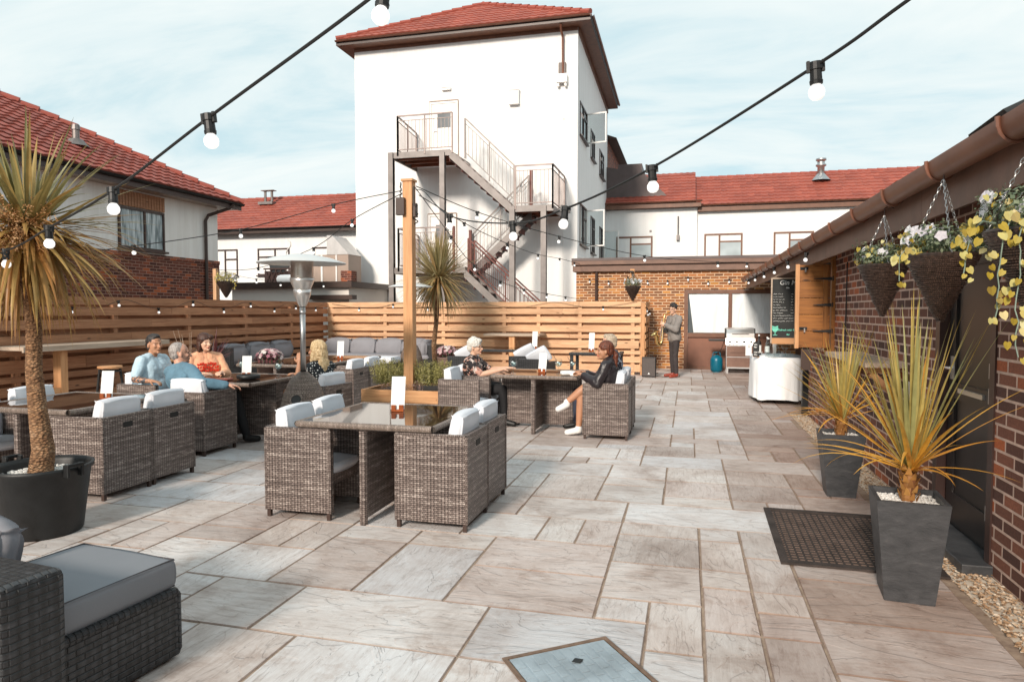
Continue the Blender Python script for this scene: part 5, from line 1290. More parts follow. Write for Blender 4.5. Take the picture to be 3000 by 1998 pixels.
def gin(loc, lb, sc=1, straw=True):
    t = E('gin_glass', lb, 'glass', loc, 0, 'balloon gin glasses')
    m = MB(); s = sc; m.lathe([(.036 * s, 0), (.034 * s, .004), (.006 * s, .008), (.005 * s, .085 * s), (.02 * s, .095 * s), (.045 * s, .125 * s), (.05 * s, .155 * s), (.04 * s, .2 * s)], 14); O('bowl', m, 'glass', t, smooth=True)
    m = MB(); m.lathe([(.001, .1 * s), (.025 * s, .105 * s), (.043 * s, .13 * s), (.046 * s, .15 * s), (.001, .152 * s)], 12); O('drink', m, 'drink', t, smooth=True)
    m = MB()
    for k in range(3): m.cbox((.012 * cos(k * 2), .012 * sin(k * 2), .135 * s + .008 * k), (.02, .02, .02), rot=Euler((k, k, 0)))
    O('ice', m, 'white_card', t)
    if straw: m = MB(); m.beam((0, 0, .11 * s), (-.07, 0, .25 * s), .005); O('straw', m, 'black', t)
gin((-2.2, 8.62, .736), 'balloon gin glass in front of the white-haired woman'); gin((-1.62, 8.72, .736), 'balloon gin glass in front of the ponytailed woman')
gin((-4.94, 7.5, .736), 'balloon gin glass near the blonde woman', 1, False); gin((-5.55, 7.62, .736), 'balloon gin glass beside the woman in the peach top', 1, False)
gin((-1.5, 9.1, .736), 'tumbler-like gin glass held low by the companion at the right table', .8)
m = MB(); m.lathe([(.001, .004), (.07, 0), (.13, .01), (.14, .05), (.12, .055), (.11, .03), (.001, .02)], 20, (-5.1, 7.12, .737)); top('ashtray', m, 'black_plastic', 'round black tray on the left friends\' table', 'tray', smooth=True)
m = MB(); m.cushion((-5.32, 6.95, .748), (.2, .12, .018), .008, 0); m.cushion((-5.5, 6.92, .75), (.12, .09, .02), .008, 0); top('phone_and_wallet', m, 'leather_brown', 'dark red wallet lying by the denim-shirted man\'s elbow', 'wallet')
m = MB(); m.cushion((-1.5, 8.6, .765), (.14, .1, .05), .02, .0, rot=Euler((0, 0, .5))); m.hexa([(-1.42, 8.48, .74), (-1.36, 8.5, .74), (-1.36, 8.54, .74), (-1.42, 8.54, .74), (-1.46, 8.47, .79), (-1.33, 8.5, .8), (-1.34, 8.54, .79), (-1.45, 8.54, .8)]); top('crumpled_napkin', m, 'white_card', 'white crumpled napkin by the ponytailed woman\'s hand', 'napkin')
m = MB()
for k in range(3): m.cbox((-2.48 + k * .05, 4.95 + k * .1, .745), (.03, .05, .012), rot=Euler((0, 0, k * .7)))
m.tube([(-2.36, 5.2, .737), (-2.36, 5.2, .775)], .012, 8)
def near_furniture():
    t = E('dark_rattan_sofa', 'dark grey rattan sofa arm with a plump grey pillow in the bottom left corner', 'sofa', (-2.2, 1.985, 0), R(-7))
    m = MB(); m.box(-1.0, .0, -.235, .0, .02, .615); m.T = Matrix.Identity(4); O('arm', m, 'rattan_dark', t, bevel=.03)
    m = MB(); m.box(-1.9, -1.05, .001, .36, .02, .32); O('seat_base', m, 'rattan_dark', t, bevel=.02)
    m = MB(); m.cushion((-1.5, .18, .35), (.74, .34, .13), .03, .01, 9); O('seat_cushion', m, 'cushion_steel', t, smooth=True)
    m = MB(); m.cushion((-.86, .14, .50), (.46, .15, .36), .07, .02, 11, rot=Euler((R(-12), R(12), R(8)))); O('pillow', m, 'cushion_grey', t, smooth=True)
    t = E('footstool', 'dark rattan footstool with a steel grey piped cushion beside the near sofa', 'footstool', (-2.185, 2.54, 0), R(-7))
    m = MB(); m.box(-.60, 0, -.66, .0, .015, .315); m.tube([(-.012, -.65, .305), (-.012, -.01, .305)], .022, 8); m.tube([(-.012, -.01, .305), (-.012, -.01, .03)], .016, 8); O('base', m, 'rattan_dark', t, bevel=.018)
    m = MB(); m.cushion((-.305, -.33, .385), (.58, .64, .125), .018, .006, 9); O('cushion', m, 'cushion_steel', t, smooth=True)
    m = MB(); c = [(-.588, -.64), (-.022, -.64), (-.022, -.018), (-.588, -.018), (-.588, -.64)]
    for z in (.446, .33): m.tube([(x, y, z) for x, y in c], .005, 6)
    O('piping', m, 'piping', t)
near_furniture()

# grey corner sofa along the back fence
def backsofa():
    t = E('grey_corner_sofa', 'dark rattan corner sofa with a row of grey cushions against the back fence', 'sofa', (-7.5, 15.9, 0))
    m = MB(); m.box(-1.75, 1.5, -.3, .45, .05, .38); m.box(-1.75, 1.5, .35, .46, .38, .72); m.box(1.38, 1.5, -.35, .345, .38, .72); O('frame', m, 'rattan_dark', t)
    m = MB(); m.box(-2.1, -1.751, -3.8, .46, .05, .38); m.box(-2.15, -2.1, -3.8, .46, .05, .74); m.box(-2.1, -1.5, -3.93, -3.801, .05, .80); O('side_frame', m, 'rattan_dark', t)
    for k in range(4):
        m = MB(); m.cushion((-1.3 + k * .72, .2, .62), (.68, .2, .42), .08, .05, rot=Euler((R(-12), 0, R(U(-4, 4))))); O('back_cushion', m, 'cushion_grey', t, smooth=True)
    m = MB(); m.cushion((1.2, .05, .62), (.2, .55, .38), .08, .05); O('back_cushion', m, 'cushion_grey', t, smooth=True)
    for k in range(3):
        m = MB(); m.cushion((-1.95, -3.3 + k * .9, .62), (.2, .75, .4), .08, .05, rot=Euler((0, R(10), 0))); O('back_cushion', m, 'cushion_grey', t, smooth=True)
    m = MB(); m.cushion((-.1, -.02, .43), (3.0, .66, .1), .03, .01); O('seat_cushion', m, 'cushion_grey', t, smooth=True)
backsofa()
for i, (x, y, lb) in enumerate(((-6.95, 12.6, 'dark rattan stool with a white pad nearer the corner fence'), (-6.05, 12.9, 'dark rattan stool with a white pad nearer the tall timber post'))):
    t = E('rattan_stool', lb, 'stool', (x, y, 0), 0, 'padded stools before the grey sofa')
    m = MB(); m.box(-.27, .27, -.25, .25, .03, .5); O('base', m, 'rattan_dark', t)
    m = MB(); m.cushion((0, 0, .56), (.56, .5, .12), .035, .01); O('pad', m, 'cushion', t, smooth=True)
# dark tables and tipped chairs right of centre at the back
def fartable(x, y, w, d, lb, h=.74, legs=True, rz=0):
    t = E('dark_table', lb, 'table', (x, y, 0), rz, 'dark rattan tables by the back fence')
    m = MB(); m.box(-w / 2, w / 2, -d / 2, d / 2, h - .05, h); O('tabletop', m, 'rattan_dark', t, bevel=.006)
    m = MB(); m.box(-w / 2 + .05, w / 2 - .05, -d / 2 + .05, d / 2 - .05, h + .001, h + .008); O('glass_top', m, 'glass_top', t)
    for sx in (-1, 1):
        for sy in (-1, 1):
            m = MB(); m.box(sx * (w / 2 - .05) - .03, sx * (w / 2 - .05) + .03, sy * (d / 2 - .05) - .03, sy * (d / 2 - .05) + .03, 0, h - .0505); O('leg', m, 'rattan_dark', t)
fartable(-4.0, 14.3, 1.9, .9, 'long dark rattan table behind the white-haired woman')
fartable(-1.75, 13.6, 1.0, .8, 'small dark rattan table behind the ponytailed woman')
def farchair(x, y, rz, lb):
    t = E('dark_rattan_chair', lb, 'armchair', (x, y, 0), rz, 'dark rattan chairs with tipped cushions')
    m = MB(); m.box(-.28, .28, -.28, -.2, .04, .66); m.box(-.28, -.21, -.199, .28, .04, .6); m.box(.21, .28, -.199, .28, .04, .6); m.box(-.209, .209, -.199, .26, .22, .36); O('frame', m, 'rattan_dark', t)
    m = MB(); m.cushion((0, .03, .41), (.4, .42, .09), .03, .01); O('seat_cushion', m, 'cushion', t, smooth=True)
    m = MB(); m.cushion((.03, .0, .69), (.42, .12, .3), .04, .01, rot=Euler((R(25), R(-28), 0))); O('tipped_cushion', m, 'cushion', t, smooth=True)
farchair(-4.35, 13.1, 0, 'dark rattan chair with a white cushion flopped over it, left of the timber shelf'); farchair(-2.75, 12.6, R(-6), 'dark rattan chair with a white cushion leaning up, right of the timber shelf'); farchair(-3.2, 13.4, R(8), 'dark rattan chair with its cushion tipped against the shelf leg')
menu((-3.15, 14.15, .752), 0, 'white menu card on the dark table beside the timber shelf leg', 1.5); menu((-1.85, 13.5, .752), 0, 'white menu card on the small dark table near the right friends', 1.5)
# bar shelf against the back fence
t = E('fence_bar_shelf', 'pale plank bar shelf on a timber leg against the back fence', 'bar shelf', (-4.2, 16.3, 0))
m = MB(); m.box(-.65, .75, -.28, .5, .95, 1.0, True); O('plank', m, 'pale_wood', t)
m = MB(); m.box(-.02, .12, -.22, -.08, 0, .949, True); O('leg', m, 'orange_wood', t)
# bar shelf along the left fence + stools
t = E('fence_bar_table', 'long pale plank bar table fixed along the left fence on a square timber leg', 'bar table', (-9.2, 9.1, 0))
m = MB(); m.box(-.3, .3, -1.65, 1.1, 1.0, 1.05, True); m.box(.27, .302, -1.65, 1.1, .975, 1.0, True); O('plank', m, 'pale_wood', t)
m = MB(); m.box(.05, .19, -.98, -.86, 0, .974, True); O('leg', m, 'orange_wood', t)
m = MB(); m.box(.051, .18, -1.42, -.981, .3, .42, True); O('brace', m, 'orange_wood', t)
def barstool(x, y, lb):
    t = E('bar_stool', lb, 'stool', (x, y, 0), 0, 'bar stools by the left fence')
    m = MB(); m.lathe([(.001, .7), (.16, .7), (.17, .715), (.165, .735), (.001, .737)], 20); O('seat', m, 'orange_wood', t)
    for k in range(4):
        a = pi / 4 + k * pi / 2; m = MB(); m.beam((.13 * cos(a), .13 * sin(a), .699), (.21 * cos(a), .21 * sin(a), 0), .026); O('leg', m, 'black', t)
    m = MB(); m.tube([(.18 * cos(k * pi / 8), .18 * sin(k * pi / 8), .28) for k in range(17)], .01, 6); m.tube([(.14 * cos(k * pi / 8), .14 * sin(k * pi / 8), .66) for k in range(17)], .012, 6); O('ring', m, 'black', t)
barstool(-8.35, 8.35, 'black-legged stool with a round wooden seat beside the bar table leg'); barstool(-8.5, 9.6, 'black-legged stool mostly hidden behind the man in the polo shirt')

# ---------------------------------------------------------------- patio heaters
def heater(x, y, lb):
    t = E('patio_heater', lb, 'patio heater', (x, y, 0), 0, 'patio heaters with wicker bases')
    m = MB(); m.lathe([(.25, .0), (.265, .03), (.27, .25), (.25, .5), (.205, .68), (.14, .82), (.05, .9), (.035, .905)], 40); O('wicker_base', m, 'rattan_base', t, smooth=True)
    # round hand hole facing the seating
    m = MB(); c = V((.06, -.236, .63)); n = V((.22, -.85, .45)).normalized(); ux = V((1, 0, 0)); ux = (ux - n * ux.dot(n)).normalized(); uy = n.cross(ux)
    m.poly([c + n * .012 + ux * .055 * cos(2 * pi * k / 20) + uy * .055 * sin(2 * pi * k / 20) for k in range(20)]); h = O('hand_hole', m, 'black', t)
    m = MB(); m.tube([c + n * .012 + ux * .06 * cos(2 * pi * k / 20) + uy * .06 * sin(2 * pi * k / 20) for k in range(21)], .009, 6); O('hole_rim', m, 'rattan_rim', h, smooth=True)
    m = MB(); m.tube([(0, 0, .9), (0, 0, 1.62)], .03, 16); m.tube([(0, 0, 1.52), (0, 0, 1.56)], .033, 16); O('pole', m, 'steel_dull', t, smooth=True)
    m = MB(); m.lathe([(.035, 1.6), (.05, 1.63), (.085, 1.72), (.095, 1.78), (.085, 1.785)], 24); O('valve_cup', m, 'steel', t, smooth=True)
    m = MB(); m.lathe([(.088, 1.786), (.12, 1.86), (.128, 1.9), (.118, 1.905)], 24); O('burner_skirt', m, 'steel', t, smooth=True)
    m = MB(); m.lathe([(.118, 1.906), (.118, 2.09)], 24); O('emitter', m, 'mesh_metal', t, smooth=True)
    m = MB(); m.lathe([(.46, 2.055), (.455, 2.065), (.3, 2.115), (.12, 2.15), (.001, 2.16)], 40); m.lathe([(.46, 2.055), (.3, 2.105), (.001, 2.14)], 40); O('reflector', m, 'hood_metal', t, smooth=True)
M['rattan_base'] = rattan('rattan_base', (.06, .04, .03), (.2, .145, .115), (.42, .33, .27), .02, .03)
M['hood_metal'] = plain('hood_metal', (.72, .72, .71), .35, .45, .05, 3); M['mesh_metal'] = plain('mesh_metal', (.6, .52, .46), .3, .9, .25, 10)
heater(-3.98, 6.5, 'tall patio heater with a silver dome behind the foreground table'); heater(-5.65, 13.4, 'patio heater further back, partly hidden behind the tall timber post')

# ---------------------------------------------------------------- timber post with planter box
t = E('timber_post', 'tall square timber post carrying the festoon lights above the herb planter', 'post', (-3.62, 8.55, 0))
m = MB(); m.box(-.065, .065, -.065, .065, .4, 3.27, True); m.box(-.082, .082, -.082, .082, 3.271, 3.3); O('shaft', m, 'orange_wood', t)
m = MB(); m.box(-.14, -.02, -.125, -.071, 2.82, 3.05); O('junction_box', m, 'dark_brown', t, bevel=.006)
m = MB(); m.box(.071, .11, -.05, .04, 2.8, 2.98); O('junction_box', m, 'dark_brown', t, bevel=.004)
m = MB(); m.tube([(.1 + .03 * sin(k * .7), -.02 + .02 * cos(k), 2.98 - .012 * k) for k in range(24)], .008, 5); m.tube([(.09, -.05, 3.2 - .04 * k + .02 * sin(k * 2)) for k in range(8)], .01, 5); m.tube([(-.08 + .02 * sin(k * 3), -.09, 3.25 - .03 * k) for k in range(8)], .01, 5); O('cable_tangle', m, 'black', t)
t = E('herb_planter', 'square orange timber planter box of herbs and heather around the tall post', 'planter', (-3.66, 8.86, .045))
pl = t
m = MB()
for a in ((-.52, .52, -.56, -.52), (-.52, .52, .52, .56), (-.56, -.52, -.56, .56), (.52, .56, -.56, .56)):
    m.box(*a, -.044, .155, True); m.box(*a, .16, .30, True); m.box(*a, .305, .465, True)
O('box_sides', m, 'orange_wood', t)
m = MB(); m.box(-.519, .519, -.519, .519, .02, .42); O('soil', m, 'soil', t)

# ---------------------------------------------------------------- pots
def squarepot(x, y, h, a, b, rz, lb):
    t = E('slate_planter', lb, 'planter', (x, y, 0), rz, 'tapered slate planters along the brick wall')
    m = MB(); w = .022
    m.frustum((0, 0, 0), h, a, b)
    del m.f[1], m.uv[1], m.mi[1], m.col[1]
    for s0 in ((0, 1, 2, 3),):
        o = [(-b, -b), (b, -b), (b, b), (-b, b)]; i = [(-b + w, -b + w), (b - w, -b + w), (b - w, b - w), (-b + w, b - w)]
        for k in range(4):
            k2 = (k + 1) % 4; m.poly([(*o[k], h), (*o[k2], h), (*i[k2], h), (*i[k], h)]); m.poly([(*i[k], h), (*i[k2], h), (i[k2][0], i[k2][1], h - .05), (i[k][0], i[k][1], h - .05)])
    O('pot', m, 'slate', t)
    m = MB(); m.box(-b + w, b - w, -b + w, b - w, h - .07, h - .04)
    r = random.Random(int(x * 100))
    for k in range(420):
        px, py = r.uniform(-b + .03, b - .03), r.uniform(-b + .03, b - .03); q = r.uniform(.007, .014)
        m.ball((px, py, h - .036 + r.uniform(-.002, .008)), q, 5, 3, (1, r.uniform(.7, 1.2), .6)); u = r.random()
        for j in range(1, 16): m.uv[-j] = [(u, 0)] * len(m.uv[-j])
    O('white_pebbles', m, 'pebbles', t)
    return t
squarepot(1.17, 4.1, .55, .12, .172, R(-6), 'large tapered slate planter in the right foreground on the rubber mat edge')
squarepot(1.26, 6.25, .53, .11, .168, R(-2), 'smaller-looking slate planter further along the brick wall')
t = E('palm_pot', 'big black plastic tub holding the leaning palm on the left', 'pot', (-4.38, 3.78, 0)); 
m = MB(); m.lathe([(.001, .0), (.23, .0), (.24, .02), (.295, .44), (.312, .45), (.316, .48), (.295, .48), (.283, .45), (.275, .38)], 44); O('tub', m, 'black_plastic', t, smooth=True)
m = MB(); m.lathe([(.001, .41), (.28, .40)], 30)
r = random.Random(3)
for k in range(500):
    a, q = r.uniform(0, 2 * pi), .26 * math.sqrt(r.random()); s_ = r.uniform(.008, .015); m.ball((q * cos(a), q * sin(a), .412 + r.uniform(0, .01)), s_, 5, 3, (1, 1, .6)); u = r.random()
    for j in range(1, 16): m.uv[-j] = [(u, 0)] * len(m.uv[-j])
O('white_pebbles', m, 'pebbles', t)
for a in (R(-8), R(172)):
    m = MB(); m.T = Matrix.Rotation(a, 4, 'Z')
    m.box(.30, .35, -.06, -.04, .42, .51); m.box(.30, .35, .04, .06, .42, .51); m.box(.335, .352, -.06, .06, .49, .515); O('handle', m, 'black_plastic', t, bevel=.006)
def roundpot(x, y, r0, h, lb, z=0):
    t = E('ribbed_pot', lb, 'pot', (x, y, z), 0, 'brown ribbed pots of flowers')
    prof = [(r0 * .72, 0)]
    n = 9
    for k in range(n):
        a, b = k / n, (k + .85) / n; prof += [(r0 * (.72 + .28 * a), h * a + .001), (r0 * (.72 + .28 * b) + .006, h * (a + b) / 2), (r0 * (.72 + .28 * b), h * b)]
    prof += [(r0 * 1.05, h), (r0 * 1.05, h + .02), (r0 * .95, h + .02), (r0 * .93, h - .03), (.001, h - .03)]
    m = MB(); m.lathe(prof, 28); O('pot', m, 'terracotta_ribbed', t, smooth=True)
    return t
rp1 = roundpot(-6.65, 9.85, .2, .68, 'brown ribbed pot of white and purple flowers by the left fence side sofa'); rp2 = roundpot(-4.85, 13.4, .2, .58, 'brown ribbed pot of pink flowers left of the white-haired woman')

# ---------------------------------------------------------------- mat, manhole, things at the far end
t = E('rubber_mat', 'black perforated rubber doormat on the paving by the side door', 'doormat', (1.0, 5.0, .003), R(-1))
m = MB(); x0, x1, y0, y1 = -.42, .5, -.6, .62
m.box(x0, x1, y0, y0 + .05, 0, .012); m.box(x0, x1, y1 - .05, y1, 0, .012); m.box(x0, x0 + .05, y0 + .05, y1 - .05, 0, .012); m.box(x1 - .05, x1, y0 + .05, y1 - .05, 0, .012); O('border', m, 'rubber', t)
m = MB(); n = 19
for k in range(n): x = x0 + .05 + (x1 - x0 - .1) * (k + .5) / n; m.box(x - .006, x + .006, y0 + .05, y1 - .05, .001, .0045)
n = 24
for k in range(n): y = y0 + .05 + (y1 - y0 - .1) * (k + .5) / n; m.box(x0 + .05, x1 - .05, y - .008, y + .008, .0012, .0052)
O('grid', m, 'rubber', t)
m = MB(); m.box(x0 + .051, x1 - .051, y0 + .051, y1 - .051, .0001, .0008); O('dusty_base', m, 'mat_dust', t)
t = E('manhole_cover', 'galvanised patterned manhole cover set at an angle in the near paving', 'manhole cover', (-.40, 2.80, .004), R(37))
m = MB(); W, Hh = .245, .27
m.box(-W - .02, W + .02, -Hh - .02, -Hh, 0, .006); m.box(-W - .02, W + .02, Hh, Hh + .02, 0, .006); m.box(-W - .02, -W, -Hh, Hh, 0, .006); m.box(W, W + .02, -Hh, Hh, 0, .006); O('frame', m, 'manhole_rust', t)
m = MB(); m.box(-W + .006, W - .006, -Hh + .006, Hh - .006, 0, .005)
for i in range(11):
    for j in range(6):
        x = -W + .03 + i * .048; y = -Hh + .04 + j * .088 + (.044 if i % 2 else 0)
        if abs(y) < Hh - .045 and abs(x) < W - .02: m.box(x - .019, x + .019, y - .038, y + .038, .005, .0078)
O('cover_plate', m, 'manhole_metal', t, bevel=.001)
m = MB(); m.poly([(.0, .13, .0112), (.03, .105, .0112), (.06, .13, .0112), (.03, .155, .0112)]); O('key_hole', m, 'black', t)
# saxophone speaker, gas bottle, barbecue, gin table
t = E('loudspeaker', 'black portable loudspeaker on the ground left of the saxophonist', 'speaker', (-.86, 16.45, 0), R(-8))
m = MB(); m.hexa([(-.17, -.14, 0), (.17, -.14, 0), (.12, .16, 0), (-.12, .16, 0), (-.17, -.14, .48), (.17, -.14, .48), (.12, .16, .45), (-.12, .16, .45)]); O('cabinet', m, 'black_plastic', t, bevel=.02)
m = MB(); m.box(-.15, .15, -.152, -.142, .03, .45); O('grille', m, 'grille', t)
m = MB(); m.poly([(-.02, -.1535, .07), (.03, -.1535, .07), (.005, -.1535, .115)]); O('badge', m, 'white_card', t)
m = MB(); m.tube([(-.06, 0, .475), (-.05, 0, .51), (.05, 0, .51), (.06, 0, .475)], .012, 6); O('handle', m, 'black', t)
m = MB(); m.tube([(-.7, 16.5, .02), (-.5, 16.42, .006), (-.3, 16.7, .006), (-.25, 17.5, .006), (-.4, 18.3, .006)], .006, 5); top('speaker_cable', m, 'black', 'thin black cable trailing from the loudspeaker across the paving', 'cable')
t = E('microphone_stand', 'slim black microphone stand in the corner by the brick wall', 'microphone stand', (-.95, 17.3, 0))
m = MB(); m.tube([(0, 0, 0), (0, 0, 1.15)], .01, 6); m.tube([(-.02, 0, 1.15), (.35, -.1, 1.05)], .008, 6)
for k in range(3): m.tube([(0, 0, .1), (.22 * cos(k * 2.1), .22 * sin(k * 2.1), 0)], .008, 5)
O('stand', m, 'black', t)
m = MB(); m.tube([(.34, -.1, 1.05), (.45, -.12, 1.02)], [.012, .02], 8); m.ball((.47, -.125, 1.015), .026, 8, 6); O('microphone', m, 'steel_dull', t)
t = E('gas_bottle', 'blue gas bottle on the ground left of the barbecue', 'gas bottle', (.72, 18.15, 0))
m = MB(); m.lathe([(.001, .02), (.12, .02), (.15, .05), (.155, .3), (.14, .37), (.08, .42), (.03, .44)], 24); O('cylinder', m, 'gas_blue', t, smooth=True)
m = MB(); m.lathe([(.11, 0), (.11, .03)], 20); m.tube([(.08 * cos(k * pi / 8), .08 * sin(k * pi / 8), .5) for k in range(13)], .012, 6)
for a in (0, pi): m.tube([(.1 * cos(a), .1 * sin(a), .4), (.08 * cos(a), .08 * sin(a), .5)], .012, 6)
O('collar', m, 'gas_blue', t, smooth=True)
m = MB(); m.tube([(0, 0, .43), (0, 0, .5)], .02, 8); m.tube([(.02, 0, .48), (.12, 0, .6), (.18, 0, .8)], .008, 6); O('valve', m, 'black', t)
def bbq():
    t = E('gas_barbecue', 'stainless steel gas barbecue with a side shelf in front of the sheeted window', 'barbecue', (1.27, 18.1, 0))
    w = .33
    m = MB(); m.box(-w, w, -.25, .25, .12, .72); O('cabinet', m, 'steel_dull', t)
    m = MB(); m.box(-w + .01, w - .01, -.262, -.251, .16, .4); m.box(-w + .01, w - .01, -.262, -.251, .42, .68); m.box(-w * .75, w * .75, -.295, -.275, .53, .57); m.box(-w * .75, -w * .7, -.275, -.262, .53, .57); m.box(w * .7, w * .75, -.275, -.262, .53, .57); O('door', m, 'bbq_door', t)
    m = MB(); m.hexa([(-w - .02, -.29, .72), (w + .02, -.29, .72), (w + .02, .27, .72), (-w - .02, .27, .72), (-w - .02, -.25, .88), (w + .02, -.25, .88), (w + .02, .27, .88), (-w - .02, .27, .88)]); O('control_panel', m, 'steel', t)
    for k in range(4):
        m = MB(); x = -.25 + k * .167; m.tube([(x, -.275, .80), (x, -.31, .79)], .026, 12); O('knob', m, 'black', t)
    m = MB(); pr = [(-.24, .885), (-.23, 1.0), (-.15, 1.1), (0, 1.14), (.18, 1.1), (.24, .95), (.24, .885)]
    for i in range(len(pr) - 1): m.poly([(-w, pr[i][0], pr[i][1]), (w, pr[i][0], pr[i][1]), (w, pr[i + 1][0], pr[i + 1][1]), (-w, pr[i + 1][0], pr[i + 1][1])])
    for x in (-w, w): m.poly([(x, a, b) for a, b in pr])
    O('lid', m, 'steel', t)
    m = MB()
    for x in (-w - .012, w + .012): m.box(x - .01, x + .01, -.24, .24, .88, 1.12)
    O('lid_end', m, 'black', t)
    m = MB(); m.tube([(-.2, -.27, 1.0), (.2, -.27, 1.0)], .012, 8); m.box(-.2, -.19, -.27, -.22, .99, 1.01); m.box(.19, .2, -.27, -.22, .99, 1.01); O('lid_handle', m, 'steel', t)
    m = MB(); m.box(-w - .42, -w - .021, -.22, .2, .8, .84); O('side_shelf', m, 'black_plastic', t)
    for x in (-w + .03, w - .03):
        for y in (-.22, .22): m = MB(); m.box(x - .02, x + .02, y - .02, y + .02, 0, .119); O('leg', m, 'steel_dull', t)
M['bbq_door'] = plain('bbq_door', (.32, .2, .16), .3, .8, .15, 3)
bbq()
def gintable():
    t = E('cloth_covered_table', 'round-fronted table under a white cloth serving drinks at the end of the building', 'table', (1.5, 12.65, 0))
    def outline(s, z):
        pts = []
        n = 72
        for k in range(n):
            a = 2 * pi * k / n; e = 3.2
            cx = abs(cos(a)) ** (2 / e) * (1 if cos(a) > 0 else -1); cy = abs(sin(a)) ** (2 / e) * (1 if sin(a) > 0 else -1)
            f = 1 + s * (.015 * sin(7 * a) + .022 * sin(11 * a + 1) + .008 * sin(23 * a))
            pts.append((.42 * cx * f, .62 * cy * f, z))
        return pts
    m = MB(); L0 = outline(0, .78); m.poly(L0)
    lv = [outline(0, .78)] + [outline(k / 6 * (1.6), .775 - .115 * k) for k in range(1, 7)]
    lv[-1] = [(p[0], p[1], .07 + .012 * sin(i * .5)) for i, p in enumerate(lv[-1])]
    for a, b in zip(lv[:-1], lv[1:]):
        for k in range(72):
            k2 = (k + 1) % 72; m.poly([b[k], b[k2], a[k2], a[k]])
    O('tablecloth', m, 'tablecloth', t, smooth=True)
    for x in (-.3, .3):
        for y in (-.45, .45): m = MB(); m.box(x - .02, x + .02, y - .02, y + .02, 0, .76); O('leg', m, 'dark_brown', t)
gintable()
def bottle(x, y, r, h, mt, lb, z=.785, cork=True):
    t = E('bottle', lb, 'bottle', (x, y, z), 0, 'bottles and glasses on the white cloth')
    m = MB(); m.lathe([(.001, 0), (r, 0), (r, h * .6), (r * .8, h * .68), (r * .32, h * .78), (r * .3, h * .97), (.001, h * .97)], 16); O('body', m, mt, t, smooth=True)
    m = MB(); m.lathe([(.001, h * .97), (r * .38, h * .97), (r * .38, h * 1.05), (.001, h * 1.05)], 10); O('stopper', m, 'white_card', t)
    m = MB(); m.lathe([(r * 1.02, h * .15), (r * 1.02, h * .5)], 16); O('label_band', m, 'chalk', t, smooth=True) if mt != 'glass' else None
bottle(1.33, 12.3, .05, .3, 'glass', 'clear fat bottle in the middle of the white cloth'); bottle(1.47, 12.4, .045, .24, 'glass', 'shorter clear bottle just right of the fat bottle'); bottle(1.22, 12.75, .04, .34, 'black_plastic', 'dark bottle with a white label behind the little sign'); bottle(1.36, 12.75, .04, .3, 'drink', 'clear tall bottle behind the fat one')
for k, (x, y) in enumerate(((1.58, 12.25), (1.63, 12.33), (1.68, 12.22))):
    t = E('tumbler', ['leftmost', 'middle', 'rightmost'][k] + ' of the three tumblers on the right end of the white cloth', 'glass', (x, y, .785), 0, 'bottles and glasses on the white cloth')
    m = MB(); m.lathe([(.001, .004), (.026, .004), (.03, .09)], 12); O('tumbler_wall', m, 'glass', t, smooth=True)
m = MB(); m.lathe([(.04, .0), (.006, .01), (.006, .09), (.05, .13), (.045, .2)], 14, (1.62, 12.5, .785)); top('wine_glass', m, 'glass', 'stemmed glass standing behind the three tumblers', 'glass', smooth=True)
m = MB(); m.lathe([(.001, .0), (.09, .0), (.14, .05), (.15, .09)], 20, (1.4, 12.1, .783)); top('ice_bowl', m, 'glass', 'low clear bowl at the front edge of the white cloth', 'bowl', smooth=True)

